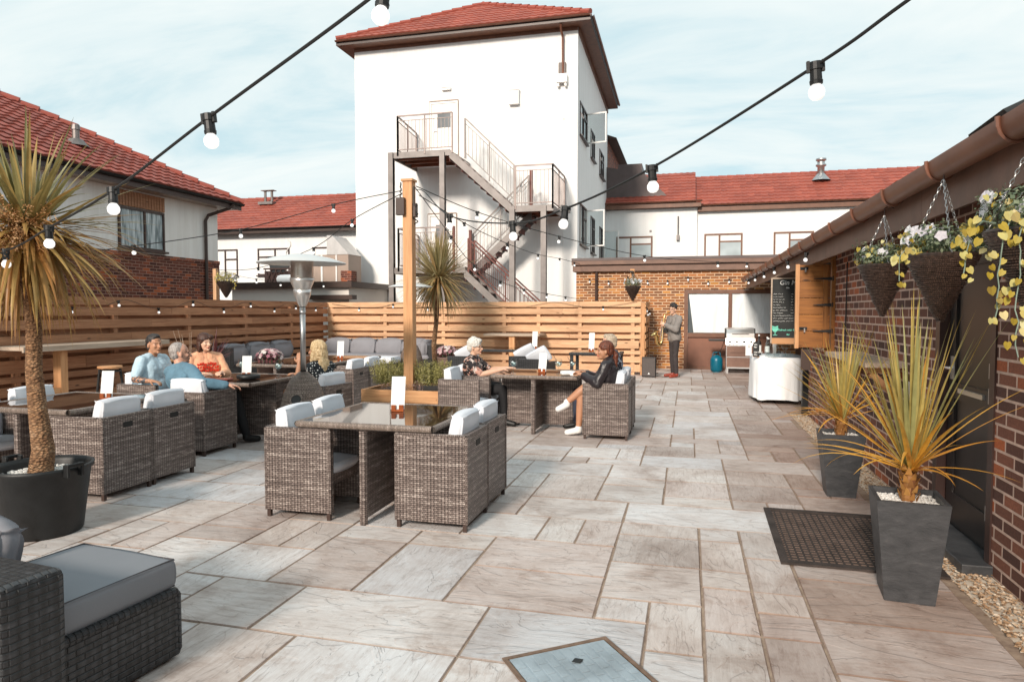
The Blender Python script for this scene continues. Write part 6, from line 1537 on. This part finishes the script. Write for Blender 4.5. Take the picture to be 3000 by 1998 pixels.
# text helper: chalk writing becomes mesh
def text(parent, s, loc, size, mat, name='writing', shear=.15, rot=(pi / 2, 0, 0), bold=.0):
    cu = bpy.data.curves.new(name, 'FONT'); cu.body = s; cu.size = size; cu.shear = shear; cu.offset = bold; cu.resolution_u = 3
    o = bpy.data.objects.new('tmp', cu); C.objects.link(o); dg = bpy.context.evaluated_depsgraph_get()
    me = bpy.data.meshes.new_from_object(o.evaluated_get(dg)); bpy.data.objects.remove(o)
    me.materials.clear(); me.materials.append(M[mat])
    q = bpy.data.objects.new(name, me); C.objects.link(q); q.parent = parent; q.location = loc; q.rotation_euler = rot; TF[q.name] = Matrix.Identity(4)
    return q
def gin_board():
    t = E('chalkboard_menu', 'tall framed chalkboard headed Gin Menu hanging beside the open shutter', 'chalkboard', (1.28, 11.6, 1.04))
    m = MB(); m.box(.02, .6, 0, .015, .02, 1.02); O('board', m, 'chalkboard', t)
    m = MB(); m.box(0, .02, -.01, .02, 0, 1.04); m.box(.6, .62, -.01, .02, 0, 1.04); m.box(.021, .599, -.01, .02, 1.02, 1.04); O('frame', m, 'pale_wood', t)
    m = MB(); m.box(.021, .599, -.02, .02, -.01, .085); O('ledge', m, 'orange_wood', t)
    m = MB(); m.tube([(.03, 0, 1.04), (.2, 0, 1.14)], .004, 5); m.tube([(.2, 0, 1.14), (.45, 0, 1.04)], .004, 5); O('cord', m, 'pale_wood', t)
    text(t, 'Gin Menu', (.125, -.004, .93), .1, 'chalk', bold=.0015)
    text(t, 'Gin', (.22, -.004, .87), .035, 'chalk', bold=.001)
    r = random.Random(4); m = MB()
    def scrib(x0, x1, z):
        pts = []; x = x0
        while x < x1:
            pts.append((x, -.004, z + r.uniform(0, .016))); x += .0045
            if r.random() < .1 and len(pts) > 3: m.tube(pts, .0022, 4); pts = []; x += .009
        if len(pts) > 1: m.tube(pts, .0022, 4)
    ln = [.14, .15, .17, .18, .11, .19, .22, .15, .26, .27, .26]
    for k in range(11):
        z = .775 - k * .043; scrib(.035, .035 + ln[k], z); scrib(.30, .34, z)
        if k < 10: scrib(.37, .42 + r.uniform(0, .12), z)
    O('handwriting', m, 'chalk', t)
    text(t, 'Refresh with Gin', (.115, -.004, .2), .04, 'chalk_green', bold=.001); text(t, 'Bar', (.24, -.004, .13), .035, 'chalk_green', bold=.001)
    m = MB(); c = V((.07, -.004, .235))
    m.poly([c + V((.05 * cos(pi + pi * k / 12) , 0, .065 * sin(pi + pi * k / 12) + .01)) for k in range(13)]); m.poly([c + V((-.04, 0, .013)), c + V((.04, 0, .013)), c + V((.048, 0, .045)), c + V((0, 0, .03)), c + V((-.048, 0, .045))])
    m.poly([c + V((-.005, 0, -.1)), c + V((.005, 0, -.1)), c + V((.005, 0, -.05)), c + V((-.005, 0, -.05))]); m.poly([c + V((-.035, 0, -.108)), c + V((.035, 0, -.108)), c + V((.03, 0, -.1)), c + V((-.03, 0, -.1))]); O('chalk_glass', m, 'chalk_green', t)
    t = E('small_chalk_sign', 'small black upright sign with white chalk writing standing on the white cloth', 'sign', (1.12, 12.15, .785), R(-8))
    m = MB(); m.box(-.05, .05, 0, .015, 0, .25); O('panel', m, 'chalkboard', t)
    for k, s_ in enumerate(('Gin', 'Bar', '', 'Get Your', 'Gin')):
        if s_: text(t, s_, (-.035, -.003, .195 - k * .043), .035, 'chalk', bold=.001)
    m = MB(); m.box(-.055, .055, -.02, .035, -.003, .0); O('stand', m, 'orange_wood', t)
    t = E('small_white_sign', 'small white card sign just left of the black chalk sign', 'sign', (1.02, 12.4, .785), R(6))
    m = MB(); m.box(-.05, .05, 0, .01, 0, .23); O('card', m, 'white_card', t)
    text(t, 'G', (-.02, -.003, .14), .06, 'grey_fabric')
gin_board()
# ---------------------------------------------------------------- palms and cordylines
def crown(mb, c, n, ln, w, seed, th=(5, 100), drp=(.3, 1.2), colors=None, r0=.03, lf=None, weights=1.0):
    rr = random.Random(seed)
    for k in range(n):
        f = rr.random() ** weights
        a = rr.uniform(0, 2 * pi); t = R(th[0] + (th[1] - th[0]) * f)
        l = ln * rr.uniform(.7, 1.08) * (lf(f) if lf else 1); d = rr.uniform(*drp) * (.4 + f)
        u = colors(f, rr) if colors else rr.random()
        o = (c[0] + r0 * cos(a), c[1] + r0 * sin(a), c[2] + rr.uniform(-.06, .06))
        mb.blade(o, a, t, l, w * rr.uniform(.7, 1.15), d, 8, min(.99, max(.02, u)))
def plant(name, label, cat, loc, group=None): return E(name, label, cat, loc, 0, group)
t = plant('palm_tree', 'big cordyline palm with a leaning trunk and hanging dead leaves at the left edge', 'palm', (-4.42, 3.8, .43))
m = MB(); m.tube([(.02, -.02, -.04), (.03, 0, .15), (-.03, .02, .4), (-.08, .04, .7), (-.09, .06, 1.0), (-.11, .05, 1.25), (-.15, .04, 1.5), (-.13, .02, 1.68)], [.082, .072, .06, .053, .05, .047, .043, .04], 14); O('trunk', m, 'palm_bark', t, smooth=True)
m = MB(); c = (-.13, .03, 1.74)
def colA(f, r): return r.uniform(.35, 1) if f < .5 else (r.uniform(.15, .9) if f < .75 else r.uniform(.0, .4))
crown(m, (c[0] + .05, c[1], c[2] - .03), 175, .8, .05, 11, (4, 118), (.1, .8), colA, .035, None, .9)
O('leaves', m, 'palm_leaf', t)
m = MB(); crown(m, (-.1, .03, 1.68), 165, .86, .042, 12, (88, 145), (.5, 1.3), lambda f, r: r.uniform(0, .42), .05)
crown(m, (-.14, .03, 1.5), 90, .62, .022, 13, (130, 165), (.2, .5), lambda f, r: r.uniform(0, .3), .06)
O('dead_leaves', m, 'palm_leaf', t)
m = MB(); rr = random.Random(6)
for k in range(34):
    a = rr.uniform(-.9, .2); th = rr.uniform(R(72), R(118)); L_ = rr.uniform(.3, .58); p0 = V((-.16, .02, 1.7)); dv = V((sin(th) * cos(a), sin(th) * sin(a) - .35, cos(th)))
    m.tube([p0, p0 + dv * L_], .003, 4, uvr=.2)
    for j in range(60): q = p0 + dv * (L_ * rr.uniform(.3, 1.05)); m.leaf(q + V((rr.gauss(0, .022), rr.gauss(0, .022), rr.gauss(0, .026))), rr.uniform(.010, .02), rr.random())
O('flower_plume', m, 'plume', t)
t = plant('palm_tree', 'smaller cordyline palm on a thin pale trunk in front of the back fence', 'palm', (-5.5, 14.5, 0))
m = MB(); m.lathe([(.001, 0), (.2, 0), (.24, .35), (.25, .36), (.001, .34)], 24); O('pot', m, 'slate', t)
m = MB(); m.tube([(-.03, 0, .3), (-.06, 0, .8), (0, 0, 1.3), (.04, 0, 1.8), (.06, 0, 2.2)], [.06, .055, .05, .05, .045], 10); O('trunk', m, 'palm_bark', t, smooth=True)
m = MB(); crown(m, (.06, 0, 2.3), 420, 1.12, .05, 31, (3, 155), (.1, .9), lambda f, r: r.uniform(.3, 1) if f < .6 else r.uniform(.1, .8), .05); crown(m, (.06, 0, 2.2), 60, .45, .03, 33, (20, 130), (.2, .6), lambda f, r: r.uniform(0, .3), .05); O('leaves', m, 'mid_leaf', t)
def cordy(x, y, z, h, n, ln, seed, lb, w=.03):
    t = plant('cordyline_plant', lb, 'plant', (x, y, z), 'golden cordylines in slate planters'); r = random.Random(seed)
    m = MB(); m.tube([(0, 0, -.03), (.0, 0, .02), (.01, 0, h * .6), (.012, 0, h)], [.028, .036, .034, .02], 10)
    for k in range(36):
        a = k * 2.4; zz = h * k / 36; q = V((.036 * cos(a) + .005, .036 * sin(a), zz))
        up = V((cos(a) * .025, sin(a) * .025, .05)); s = V((-sin(a), cos(a), 0)) * .018; m.poly([q - s, q + s, q + up * .7 + s * .6, q + up], [(.1 + .5 * r.random(), .3)] * 4)
    O('stem', m, 'cordyline_bark', t)
    m = MB()
    for k in range(n):
        f = k / n; a = r.uniform(0, 2 * pi)
        ls = 1
        if f < .5: th = R(r.uniform(2, 26)); d = r.uniform(0, .22); u = r.uniform(.5, 1)
        elif f < .8: th = R(r.uniform(24, 60)); d = r.uniform(.2, .6); u = r.uniform(.1, .7); ls = .86
        else: th = R(r.uniform(55, 85)); d = r.uniform(.3, 1.3); u = r.uniform(.0, .4); ls = .7
        if cos(a) > .3 and f > .5: a = pi - a if r.random() < .5 else a
        m.blade((.012 + .02 * cos(a), .02 * sin(a), h * r.uniform(.85, 1.05)), a, th, ln * ls * r.uniform(.66, 1.05), w * r.uniform(.6, 1.15), d, 10, min(.98, max(.02, u)), .35, .05)
    O('leaves', m, 'cordyline_leaf', t)
M['cordyline_bark'] = leafmat('cordyline_bark', [(0, (.16, .06, .02)), (.5, (.5, .24, .06)), (1, (.62, .4, .15))], .7, .05)
cordy(1.17, 4.1, .52, .19, 78, .94, 3, 'larger golden cordyline with spiky leaves in the foreground slate planter')
cordy(1.26, 6.25, .5, .16, 66, .84, 8, 'golden cordyline drooping over the further slate planter by the wall')

def clump(m, c, rad, n, size, rr, uv=(0, 1), up=.3):
    for k in range(n):
        while True:
            p = V((rr.uniform(-1, 1), rr.uniform(-1, 1), rr.uniform(-1, 1)))
            if p.length < 1: break
        q = V((c[0] + p.x * rad[0], c[1] + p.y * rad[1], c[2] + p.z * rad[2]))
        m.leaf(q, size * rr.uniform(.6, 1.3), rr.uniform(*uv), (p.x + rr.uniform(-.5, .5), p.y + rr.uniform(-.5, .5), p.z + up))
def sprigs(m, c, n, h, spread, rr, leaf=.03, uv=(0, 1), lw=.4):
    for k in range(n):
        a = rr.uniform(0, 2 * pi); q = spread[0] * math.sqrt(rr.random()); tilt = rr.uniform(0, .35); hh = h * rr.uniform(.6, 1.05)
        p = V((c[0] + q * cos(a), c[1] + q * sin(a) * spread[1] / spread[0], c[2])); dv = V((cos(a) * tilt, sin(a) * tilt, 1)).normalized()
        for j in range(int(hh / .014)):
            z = .25 * hh + .75 * hh * rr.random(); e = p + dv * z; az = rr.uniform(0, 2 * pi)
            m.leaf(e + V((cos(az), sin(az), .4)) * leaf * .4, leaf * rr.uniform(.7, 1.2), rr.uniform(*uv) * (.4 + .6 * z / hh), (cos(az), sin(az), .4), lw)
rr = random.Random(14)
for x, lb in ((-.28, 'left of the two bushy green herbs in the square planter'), (.3, 'right of the two bushy green herbs in the square planter')):
    t = plant('herb_bush', lb, 'plant', (-3.66 + x, 8.66, .485), 'herbs in the square planter'); m = MB(); sprigs(m, (0, 0, 0), 300, .40, (.23, .2), rr, .026, (0, 1), .34); O('foliage', m, 'herb', t)
t = plant('heather_plant', 'small pinkish heather between the two herbs in the square planter', 'plant', (-3.56, 8.45, .465)); m = MB(); sprigs(m, (0, 0, 0), 70, .17, (.17, .1), rr, .016, (0, 1), .4); sprigs(m, (-.36, .0, 0), 20, .14, (.08, .06), rr, .016, (0, 1), .4); O('foliage', m, 'heather', t)

def flower(m, c, s, rr, nrm=None):
    n = V(nrm or (rr.uniform(-.6, .6), -1, rr.uniform(0, .8))).normalized(); u = n.cross(V((0, 0, 1))).normalized(); v = n.cross(u); c = V(c); uv = rr.random()
    for k in range(5):
        a = 2 * pi * k / 5 + uv; d1 = u * cos(a) + v * sin(a); sd_ = n.cross(d1)
        m.poly([c, c + (d1 * .6 + sd_ * .45) * s + n * s * .15, c + d1 * s, c + (d1 * .6 - sd_ * .45) * s + n * s * .15], [(uv, 0)] * 4)
for root, pm in ((rp1, .35), (rp2, 0)):
    rr = random.Random(int(pm * 10) + 5); base = V(root.location)
    t = plant('flowering_plant', 'mound of pale flowers over dark foliage in the pot beside the ' + ('left fence' if pm else 'white-haired woman'), 'plant', (base.x, base.y, .67 if pm else .57), 'flowering plants in ribbed pots')
    m = MB(); clump(m, (0, 0, .1), (.24, .22, .14), 420, .05, rr); O('foliage', m, 'purple_leaf', t)
    m = MB(); clump(m, (0, 0, .1), (.22, .2, .12), 160, .045, rr); O('stems', m, 'green_leaf', t)
    m = MB()
    for k in range(75):
        a = rr.uniform(0, 2 * pi); e = rr.uniform(.1, 1.3); flower(m, (.24 * cos(a) * cos(e), .22 * sin(a) * cos(e), .1 + .17 * sin(e)), .034, rr, (cos(a) * cos(e), sin(a) * cos(e), sin(e)))
    O('flowers', m, 'pink_petal', t)
t = plant('red_cordyline', 'spiky dark red cordyline behind the woman in the peach top', 'plant', (-7.0, 8.9, .0)); m = MB(); m.lathe([(.001, 0), (.13, 0), (.17, .3), (.001, .29)], 16); O('pot', m, 'slate', t); m = MB(); crown(m, (0, 0, .75), 46, .5, .03, 4, (3, 70), (0, .4), None, .03); m.tube([(0, 0, .28), (0, 0, .76)], .02, 6, uvr=.3); O('leaves', m, 'purple_leaf', t)
t = plant('bare_twigs', 'tuft of bare pale twigs rising behind the woman in the peach top', 'plant', (-7.4, 8.9, 0)); m = MB(); rr = random.Random(9)
m.lathe([(.001, 0), (.12, 0), (.15, .3), (.001, .29)], 16); O('pot', m, 'slate', t); m = MB()
for k in range(7):
    a, q = rr.uniform(0, 6.3), rr.uniform(.1, .3); m.tube([(0, 0, .28), (q * .4 * cos(a), q * .4 * sin(a), .8), (q * cos(a), q * sin(a), rr.uniform(1.1, 1.35))], [.005, .004, .002], 4)
O('twigs', m, 'pale_wood', t)

# ---------------------------------------------------------------- hanging baskets
def basket(loc, label, lush, seed, r0=.17, h=.36, hang=.38, chain=True, vines=0, leaf='green_leaf', flw=True):
    rr = random.Random(seed); t = E('hanging_basket', label, 'hanging basket', loc, 0, 'wicker cone hanging baskets')
    m = MB(); m.lathe([(.012, -h), (r0 * .3, -h * .78), (r0 * .62, -h * .4), (r0 * .96, -.02), (r0 * 1.03, 0), (r0 * .95, .012), (r0 * .9, -.02), (.001, -.03)], 28)
    for k in range(34):
        z = -h * (1 - k / 34.) ; f = (1 - abs(z) / h); r = r0 * (.06 + .94 * f ** .92) + .004
        a0 = rr.uniform(0, 6); m.tube([((r + .003 * sin(j * 2.1 + k)) * cos(a0 + j * .52), (r + .003 * sin(j * 2.1 + k)) * sin(a0 + j * .52), z + rr.uniform(-.002, .002)) for j in range(13)], .0042, 4)
    O('cone', m, 'wicker', t)
    if chain:
        for k in range(3):
            a = .5 + k * 2.09; p0 = V((r0 * .95 * cos(a), r0 * .95 * sin(a), .0)); p1 = V((.0, 0, hang)); n = int((p1 - p0).length / .021); m = MB(); d = (p1 - p0).normalized(); u = d.cross(V((0, 0, 1))).normalized(); v = d.cross(u)
            for j in range(n):
                c = p0.lerp(p1, (j + .5) / n); s = u if j % 2 else v; m.tube([c + d * .0135 * cos(2 * pi * i / 8) + s * .0065 * sin(2 * pi * i / 8) for i in range(9)], .0022, 4)
            O('chain', m, 'steel_dull', t)
        m = MB(); m.tube([(0, 0, hang), (.0, 0, hang + .05), (.03, 0, hang + .07), (.06, 0, hang + .05)], .004, 5); O('hook', m, 'dark_brown', t)
    m = MB(); clump(m, (0, 0, .055 + .025 * lush), (r0 * 1.2, r0 * 1.2, .085 + .035 * lush), int(1150), .025, rr); sprigs(m, (0, 0, 0), 70, .2, (r0, r0), rr, .014)
    f = O('foliage', m, leaf, t)
    if flw:
        for k in range(int(10 + 8 * lush)):
            m = MB(); a = rr.uniform(0, 2 * pi); q = r0 * rr.uniform(.4, 1.15); flower(m, (q * cos(a), q * sin(a), .09 + rr.uniform(-.03, .07)), .026 + .008 * lush, rr, (cos(a) - .4, sin(a) - .6, .5)); O('flower', m, 'petal', t)
    if vines:
        m = MB(); ms = MB()
        def iv(q, s, u):
            n = V((rr.uniform(-.5, .3), -1, rr.uniform(-.2, .5))).normalized(); x = n.cross(V((0, 0, 1))).normalized(); a = rr.uniform(-.7, .7); y = V((0, 0, -1)); y = (y - n * y.dot(n)).normalized(); x, y = x * cos(a) + y * sin(a), y * cos(a) - x * sin(a)
            o = [(0, -.35), (.32, -.5), (.52, -.12), (.38, .38), (0, .8), (-.38, .38), (-.52, -.12), (-.32, -.5)]
            pts = [V(q) + x * (px * s) + y * (py * s) for px, py in o]
            m.poly([pts[0], pts[1], pts[2], pts[3], pts[4]], [(u, .3)] * 5); mid = [p + n * .004 for p in pts]; m.poly([pts[0], pts[4], pts[5], pts[6], pts[7]], [(min(.99, u + .12), .3)] * 5)
        for k in range(44): a = rr.uniform(0, 6.3); q = r0 * rr.uniform(.5, 1.2); iv((q * cos(a), q * sin(a), .04 + rr.uniform(-.05, .14)), rr.uniform(.022, .036), rr.random())
        for (a, dx, L_) in vines:
            p = V((r0 * cos(a), r0 * sin(a), .03)); pts = [p]; nseg = int(L_ / .05)
            for j in range(nseg):
                p = p + V((dx * .3 * (1 if j < 3 else .08) * .1 + rr.uniform(-.01, .01) + cos(a) * (.03 if j < 2 else 0), sin(a) * (.03 if j < 2 else 0) + rr.uniform(-.01, .01), -.045 if j > 0 else .01)); pts.append(p)
                for s in range(2): iv(p + V((rr.uniform(-.04, .04), rr.uniform(-.04, .02), rr.uniform(-.02, .02))), rr.uniform(.026, .04) * (1 - .3 * j / nseg), rr.random())
            ms.tube(pts, .0025, 4)
        O('vine_leaves', m, 'ivy_leaf', f if False else t); O('vine_stems', ms, 'vine_stem', t)
    return t
basket((1.36, 5.45, 1.875), 'wicker cone basket of fine grey-green foliage hanging furthest along the eaves', .3, 1, .165, .36, .36, True, [(-.6, .3, .1)], flw=True)
basket((1.36, 4.28, 1.855), 'wicker cone basket of white pansies and yellow ivy, middle one under the eaves', .9, 2, .18, .36, .42, True, [(3.6, -.3, .28), (-.8, .4, .18), (2.4, -.2, .15)])
basket((1.37, 3.24, 1.875), 'wicker cone basket cut by the right edge of the photo trailing long yellow ivy', 1, 3, .18, .36, .42, True, [(3.9, -.2, .52), (4.2, -.1, .66), (3.5, -.3, .32), (4.5, 0, .36)])
t = E('basket_post', 'slim upright timber carrying the flower basket at the far end of the back fence', 'post', (-1.35, 17.3, 0)); m = MB(); m.box(-.05, .05, -.05, .05, 0, 2.6, True); O('shaft', m, 'orange_wood', t); m = MB(); m.box(-.04, .04, -.35, -.051, 2.5, 2.54); O('bracket', m, 'black', t)
basket((-1.3, 16.78, 2.15), 'small basket of white flowers above the end of the back fence', 1.6, 4, .2, .34, .3, True, None)
t = E('basket_post', 'slim upright timber at the left fence carrying a trailing flower basket', 'post', (-9.75, 12.55, 0)); m = MB(); m.box(-.04, .04, -.04, .04, 0, 2.45, True); O('shaft', m, 'back_wood', t)
basket((-9.42, 12.45, 2.17), 'basket of white flowers and trailing stems above the left fence', 1.4, 5, .2, .33, .3, False, [(-.4, .4, .3)], 'herb')

# ---------------------------------------------------------------- festoon lights
def festoon(label, pts, nb, first=.5, scale=1, sag=.0, th=.006, skip=(), tilt=None):
    """pts: anchor polyline; bulbs spread evenly (or at listed fractions)"""
    P = [V(p) for p in pts]
    # smooth polyline (Catmull-Rom)
    Q = []
    for i in range(len(P) - 1):
        p0, p1, p2, p3 = P[max(i - 1, 0)], P[i], P[i + 1], P[min(i + 2, len(P) - 1)]
        for k in range(8):
            t_ = k / 8; Q.append(.5 * ((2 * p1) + (p2 - p0) * t_ + (2 * p0 - 5 * p1 + 4 * p2 - p3) * t_ ** 2 + (3 * p1 - p0 - 3 * p2 + p3) * t_ ** 3) - V((0, 0, sag * 4 * t_ * (1 - t_))))
    Q.append(P[-1])
    t = E('festoon_lights', label, 'string lights', tuple(P[0]), 0, 'festoon light strings')
    m = MB(); m.tube(Q, th, 6); O('cable', m, 'black', t, world=True)
    cum = [0]
    for a, b in zip(Q[:-1], Q[1:]): cum.append(cum[-1] + (b - a).length)
    fr = nb if isinstance(nb, (list, tuple)) else [(k + first) / nb for k in range(nb)]
    for f_ in fr:
        d_ = f_ * cum[-1]; i = max(j for j in range(len(cum)) if cum[j] <= d_ + 1e-6); i = min(i, len(Q) - 2); s = (d_ - cum[i]) / max(1e-6, cum[i + 1] - cum[i]); c = Q[i].lerp(Q[i + 1], s)
        rr = random.Random(int(f_ * 1000)); e = Euler((rr.uniform(-.12, .12), rr.uniform(-.12, .12), 0)) if scale <= 1 else Euler((rr.uniform(-.1, .1), rr.uniform(-.2, .1), 0))
        T = Matrix.Translation(c) @ e.to_matrix().to_4x4() @ Matrix.Scale(scale, 4)
        m = MB(); m.T = T; m.lathe([(.001, .014), (.02, .012), (.022, -.012), (.018, -.014), (.019, -.045), (.021, -.047), (.02, -.058), (.001, -.058)], 12); m.box(-.027, -.018, -.008, .008, -.02, .016); m.box(.018, .027, -.008, .008, -.02, .016)
        h = O('lamp_holder', m, 'black_plastic', t, world=True)
        m = MB(); m.T = T; m.lathe([(.013, -.0585), (.016, -.062), (.0245, -.075), (.026, -.084), (.0235, -.097), (.014, -.107), (.001, -.1095)], 14); O('bulb', m, 'bulb', h, world=True, smooth=True)
S1 = [(-.35, 1.65, 2.65), (-.85, 1.84, 2.475), (-1.64, 2.09, 2.23), (-2.45, 2.49, 2.08), (-3.27, 2.9, 1.99), (-4.17, 3.39, 1.93), (-5.4, 3.9, 1.9), (-7.5, 4.6, 1.85), (-9.6, 5.4, 1.8)]
def fracs(P, pts):
    P = [V(p) for p in P]; L_ = [0]
    for a, b in zip(P[:-1], P[1:]): L_.append(L_[-1] + (b - a).length)
    return [L_[i] / L_[-1] for i in pts]
festoon('nearest festoon cable running down from the top of the photo across the left palm', S1, fracs(S1, [1, 2, 3, 4, 5, 6]), th=.0055)
S2 = [(1.0, 1.7, 2.6), (.59, 2.16, 2.42), (.39, 2.41, 2.34), (-.16, 3.09, 2.18), (-.63, 3.58, 2.09), (-1.05, 4.09, 2.09), (-1.87, 5.24, 2.32), (-2.75, 6.9, 2.83), (-3.5, 8.5, 3.15)]
festoon('festoon cable from the top right of the photo sagging to the timber post', S2, fracs(S2, [2, 3, 4, 5, 6]), th=.0055)
S3 = [(-3.5, 8.5, 3.2), (-2.9, 9.3, 2.95), (-2.0, 10.8, 2.74), (-.8, 13, 2.58), (.6, 15.3, 2.6), (1.3, 16.6, 2.66), (1.42, 17.8, 2.4)]
festoon('festoon cable from the timber post to the far end of the right eaves', S3, fracs(S3, [1, 2, 3, 4, 5]))
S4 = [(-3.7, 8.5, 3.15), (-4.6, 8.3, 2.97), (-5.6, 7.7, 2.6), (-6.6, 7.0, 2.35), (-7.5, 6.5, 2.2), (-9.5, 6.0, 2.05)]
festoon('festoon cable from the timber post to the left fence behind the palm', S4, fracs(S4, [1, 2, 3, 4]))
S6 = [(-3.7, 8.6, 3.15), (-5.0, 9.6, 2.95), (-6.5, 11.0, 2.68), (-8.4, 12.1, 2.42), (-9.7, 12.5, 2.42)]
festoon('festoon cable from the timber post to the basket post on the left fence', S6, fracs(S6, [1, 2, 3]))
S7 = [(-3.55, 8.6, 3.2), (-3.55, 9.8, 2.78), (-3.6, 11.2, 2.38), (-3.45, 13.0, 2.08), (-3.1, 14.8, 1.95), (-2.6, 16.8, 1.85)]
festoon('festoon cable dropping from the timber post to the top of the back fence', S7, [.18, .34, .5, .64, .78, .9], scale=.95)
S8 = [(-3.5, 8.6, 3.1), (-3.2, 10.2, 2.82), (-3.0, 13.0, 2.7), (-2.9, 16, 2.78), (-2.9, 18.8, 2.85)]
festoon('festoon cable from the timber post to the corner of the brick range', S8, [.12, .3, .5, .7, .9], scale=.95)
def swag(label, a, b, n, drop, bulbs):
    a, b = V(a), V(b); pts = []
    for k in range(n):
        for j in range(3):
            f = (k + j / 3) / n; pts.append(a.lerp(b, f) - V((0, 0, drop * sin(pi * j / 3))))
    pts.append(b); festoon(label, pts, bulbs, .5, .9, 0, .004)
swag('festoon cable looped along the top of the brown left fence', (-9.5, 6.5, 1.74), (-9.5, 16.6, 1.76), 6, .15, 11)
swag('festoon cable looped along the top of the sunlit back fence', (-9.4, 16.8, 1.76), (-1.2, 16.8, 1.78), 4, .12, [.1, .22, .34, .9])
swag('festoon cable hung high across the orange brick wall', (-2.9, 18.8, 2.5), (1.3, 18.8, 2.45), 3, .12, 8)
swag('festoon cable looped along the far right gutter above the gin table', (1.36, 17.5, 2.38), (1.36, 8.0, 2.33), 3, .14, 6)
swag('festoon cable draped between the basket post and the flat roof', (-9.8, 12.6, 2.4), (-9.3, 16.7, 2.3), 1, .1, 5)
swag('short festoon cable on the return fence by the loudspeaker', (-.98, 16.9, 1.7), (-.98, 18.6, 1.6), 1, .12, 3)
# ---------------------------------------------------------------- camera, sun and sky
cam = bpy.data.cameras.new('camera'); co = bpy.data.objects.new('camera', cam); C.objects.link(co)
cam.sensor_width = 36; cam.lens = 24; cam.clip_end = 2000; cam.clip_start = .05
co.location = (0, 0, 1.55); co.rotation_euler = (R(90 - 2.49), 0, R(14.44))
bpy.context.scene.camera = co
EL, AZ = 25, -9     # sun height, and degrees to the right of straight behind the camera's y axis
sd = bpy.data.lights.new('sun', 'SUN'); so = bpy.data.objects.new('sun', sd); C.objects.link(so)
sd.energy = 4.2; sd.angle = R(9); sd.color = (1, .88, .76)
d = V((sin(R(AZ)) * cos(R(EL)), -cos(R(AZ)) * cos(R(EL)), sin(R(EL))))
so.rotation_euler = d.to_track_quat('Z', 'Y').to_euler(); so.location = (3, -10, 12)
w = bpy.data.worlds.new('World'); bpy.context.scene.world = w; w.use_nodes = True; nt = w.node_tree
bg = nt.nodes['Background']; sky = N(nt, 'ShaderNodeTexSky', sky_type='NISHITA'); sky.sun_disc = False
sky.sun_elevation = R(EL); sky.sun_rotation = math.atan2(d.x, d.y); sky.air_density = 1; sky.dust_density = 1; sky.ozone_density = 2
tc = N(nt, 'ShaderNodeTexCoord'); sp = N(nt, 'ShaderNodeSeparateXYZ'); L(nt, tc.outputs['Generated'], sp.inputs[0])
# project the view direction onto a flat cloud deck
zz = N(nt, 'ShaderNodeMath', operation='ADD'); L(nt, sp.outputs[2], zz.inputs[0]); zz.inputs[1].default_value = .16
cm = N(nt, 'ShaderNodeCombineXYZ')
for i in (0, 1):
    dv = N(nt, 'ShaderNodeMath', operation='DIVIDE'); L(nt, sp.outputs[i], dv.inputs[0]); L(nt, zz.outputs[0], dv.inputs[1]); L(nt, dv.outputs[0], cm.inputs[i])
mp = N(nt, 'ShaderNodeMapping'); mp.inputs['Rotation'].default_value = (0, 0, R(35)); mp.inputs['Scale'].default_value = (.8, 1.7, 1); L(nt, cm.outputs[0], mp.inputs[0])
cn = noise_t(nt, mp.outputs[0], 1.3, 8, .58, .5)
cf = ramp(nt, cn, [(.36, (0, 0, 0)), (.50, (.62, .62, .62)), (.66, (1, 1, 1))])
sc = mixc(nt, 1, sky.outputs[0], (.085, .085, .085), 'MULTIPLY')
haze = mixc(nt, .86, sc, (.56, .735, .775))
cl = mixc(nt, cf, haze, (.76, .82, .815))
L(nt, cl, bg.inputs[0]); bg.inputs[1].default_value = 1.2
sc_ = bpy.context.scene; sc_.view_settings.view_transform = 'Standard'; sc_.view_settings.look = 'None'; sc_.view_settings.exposure = 0
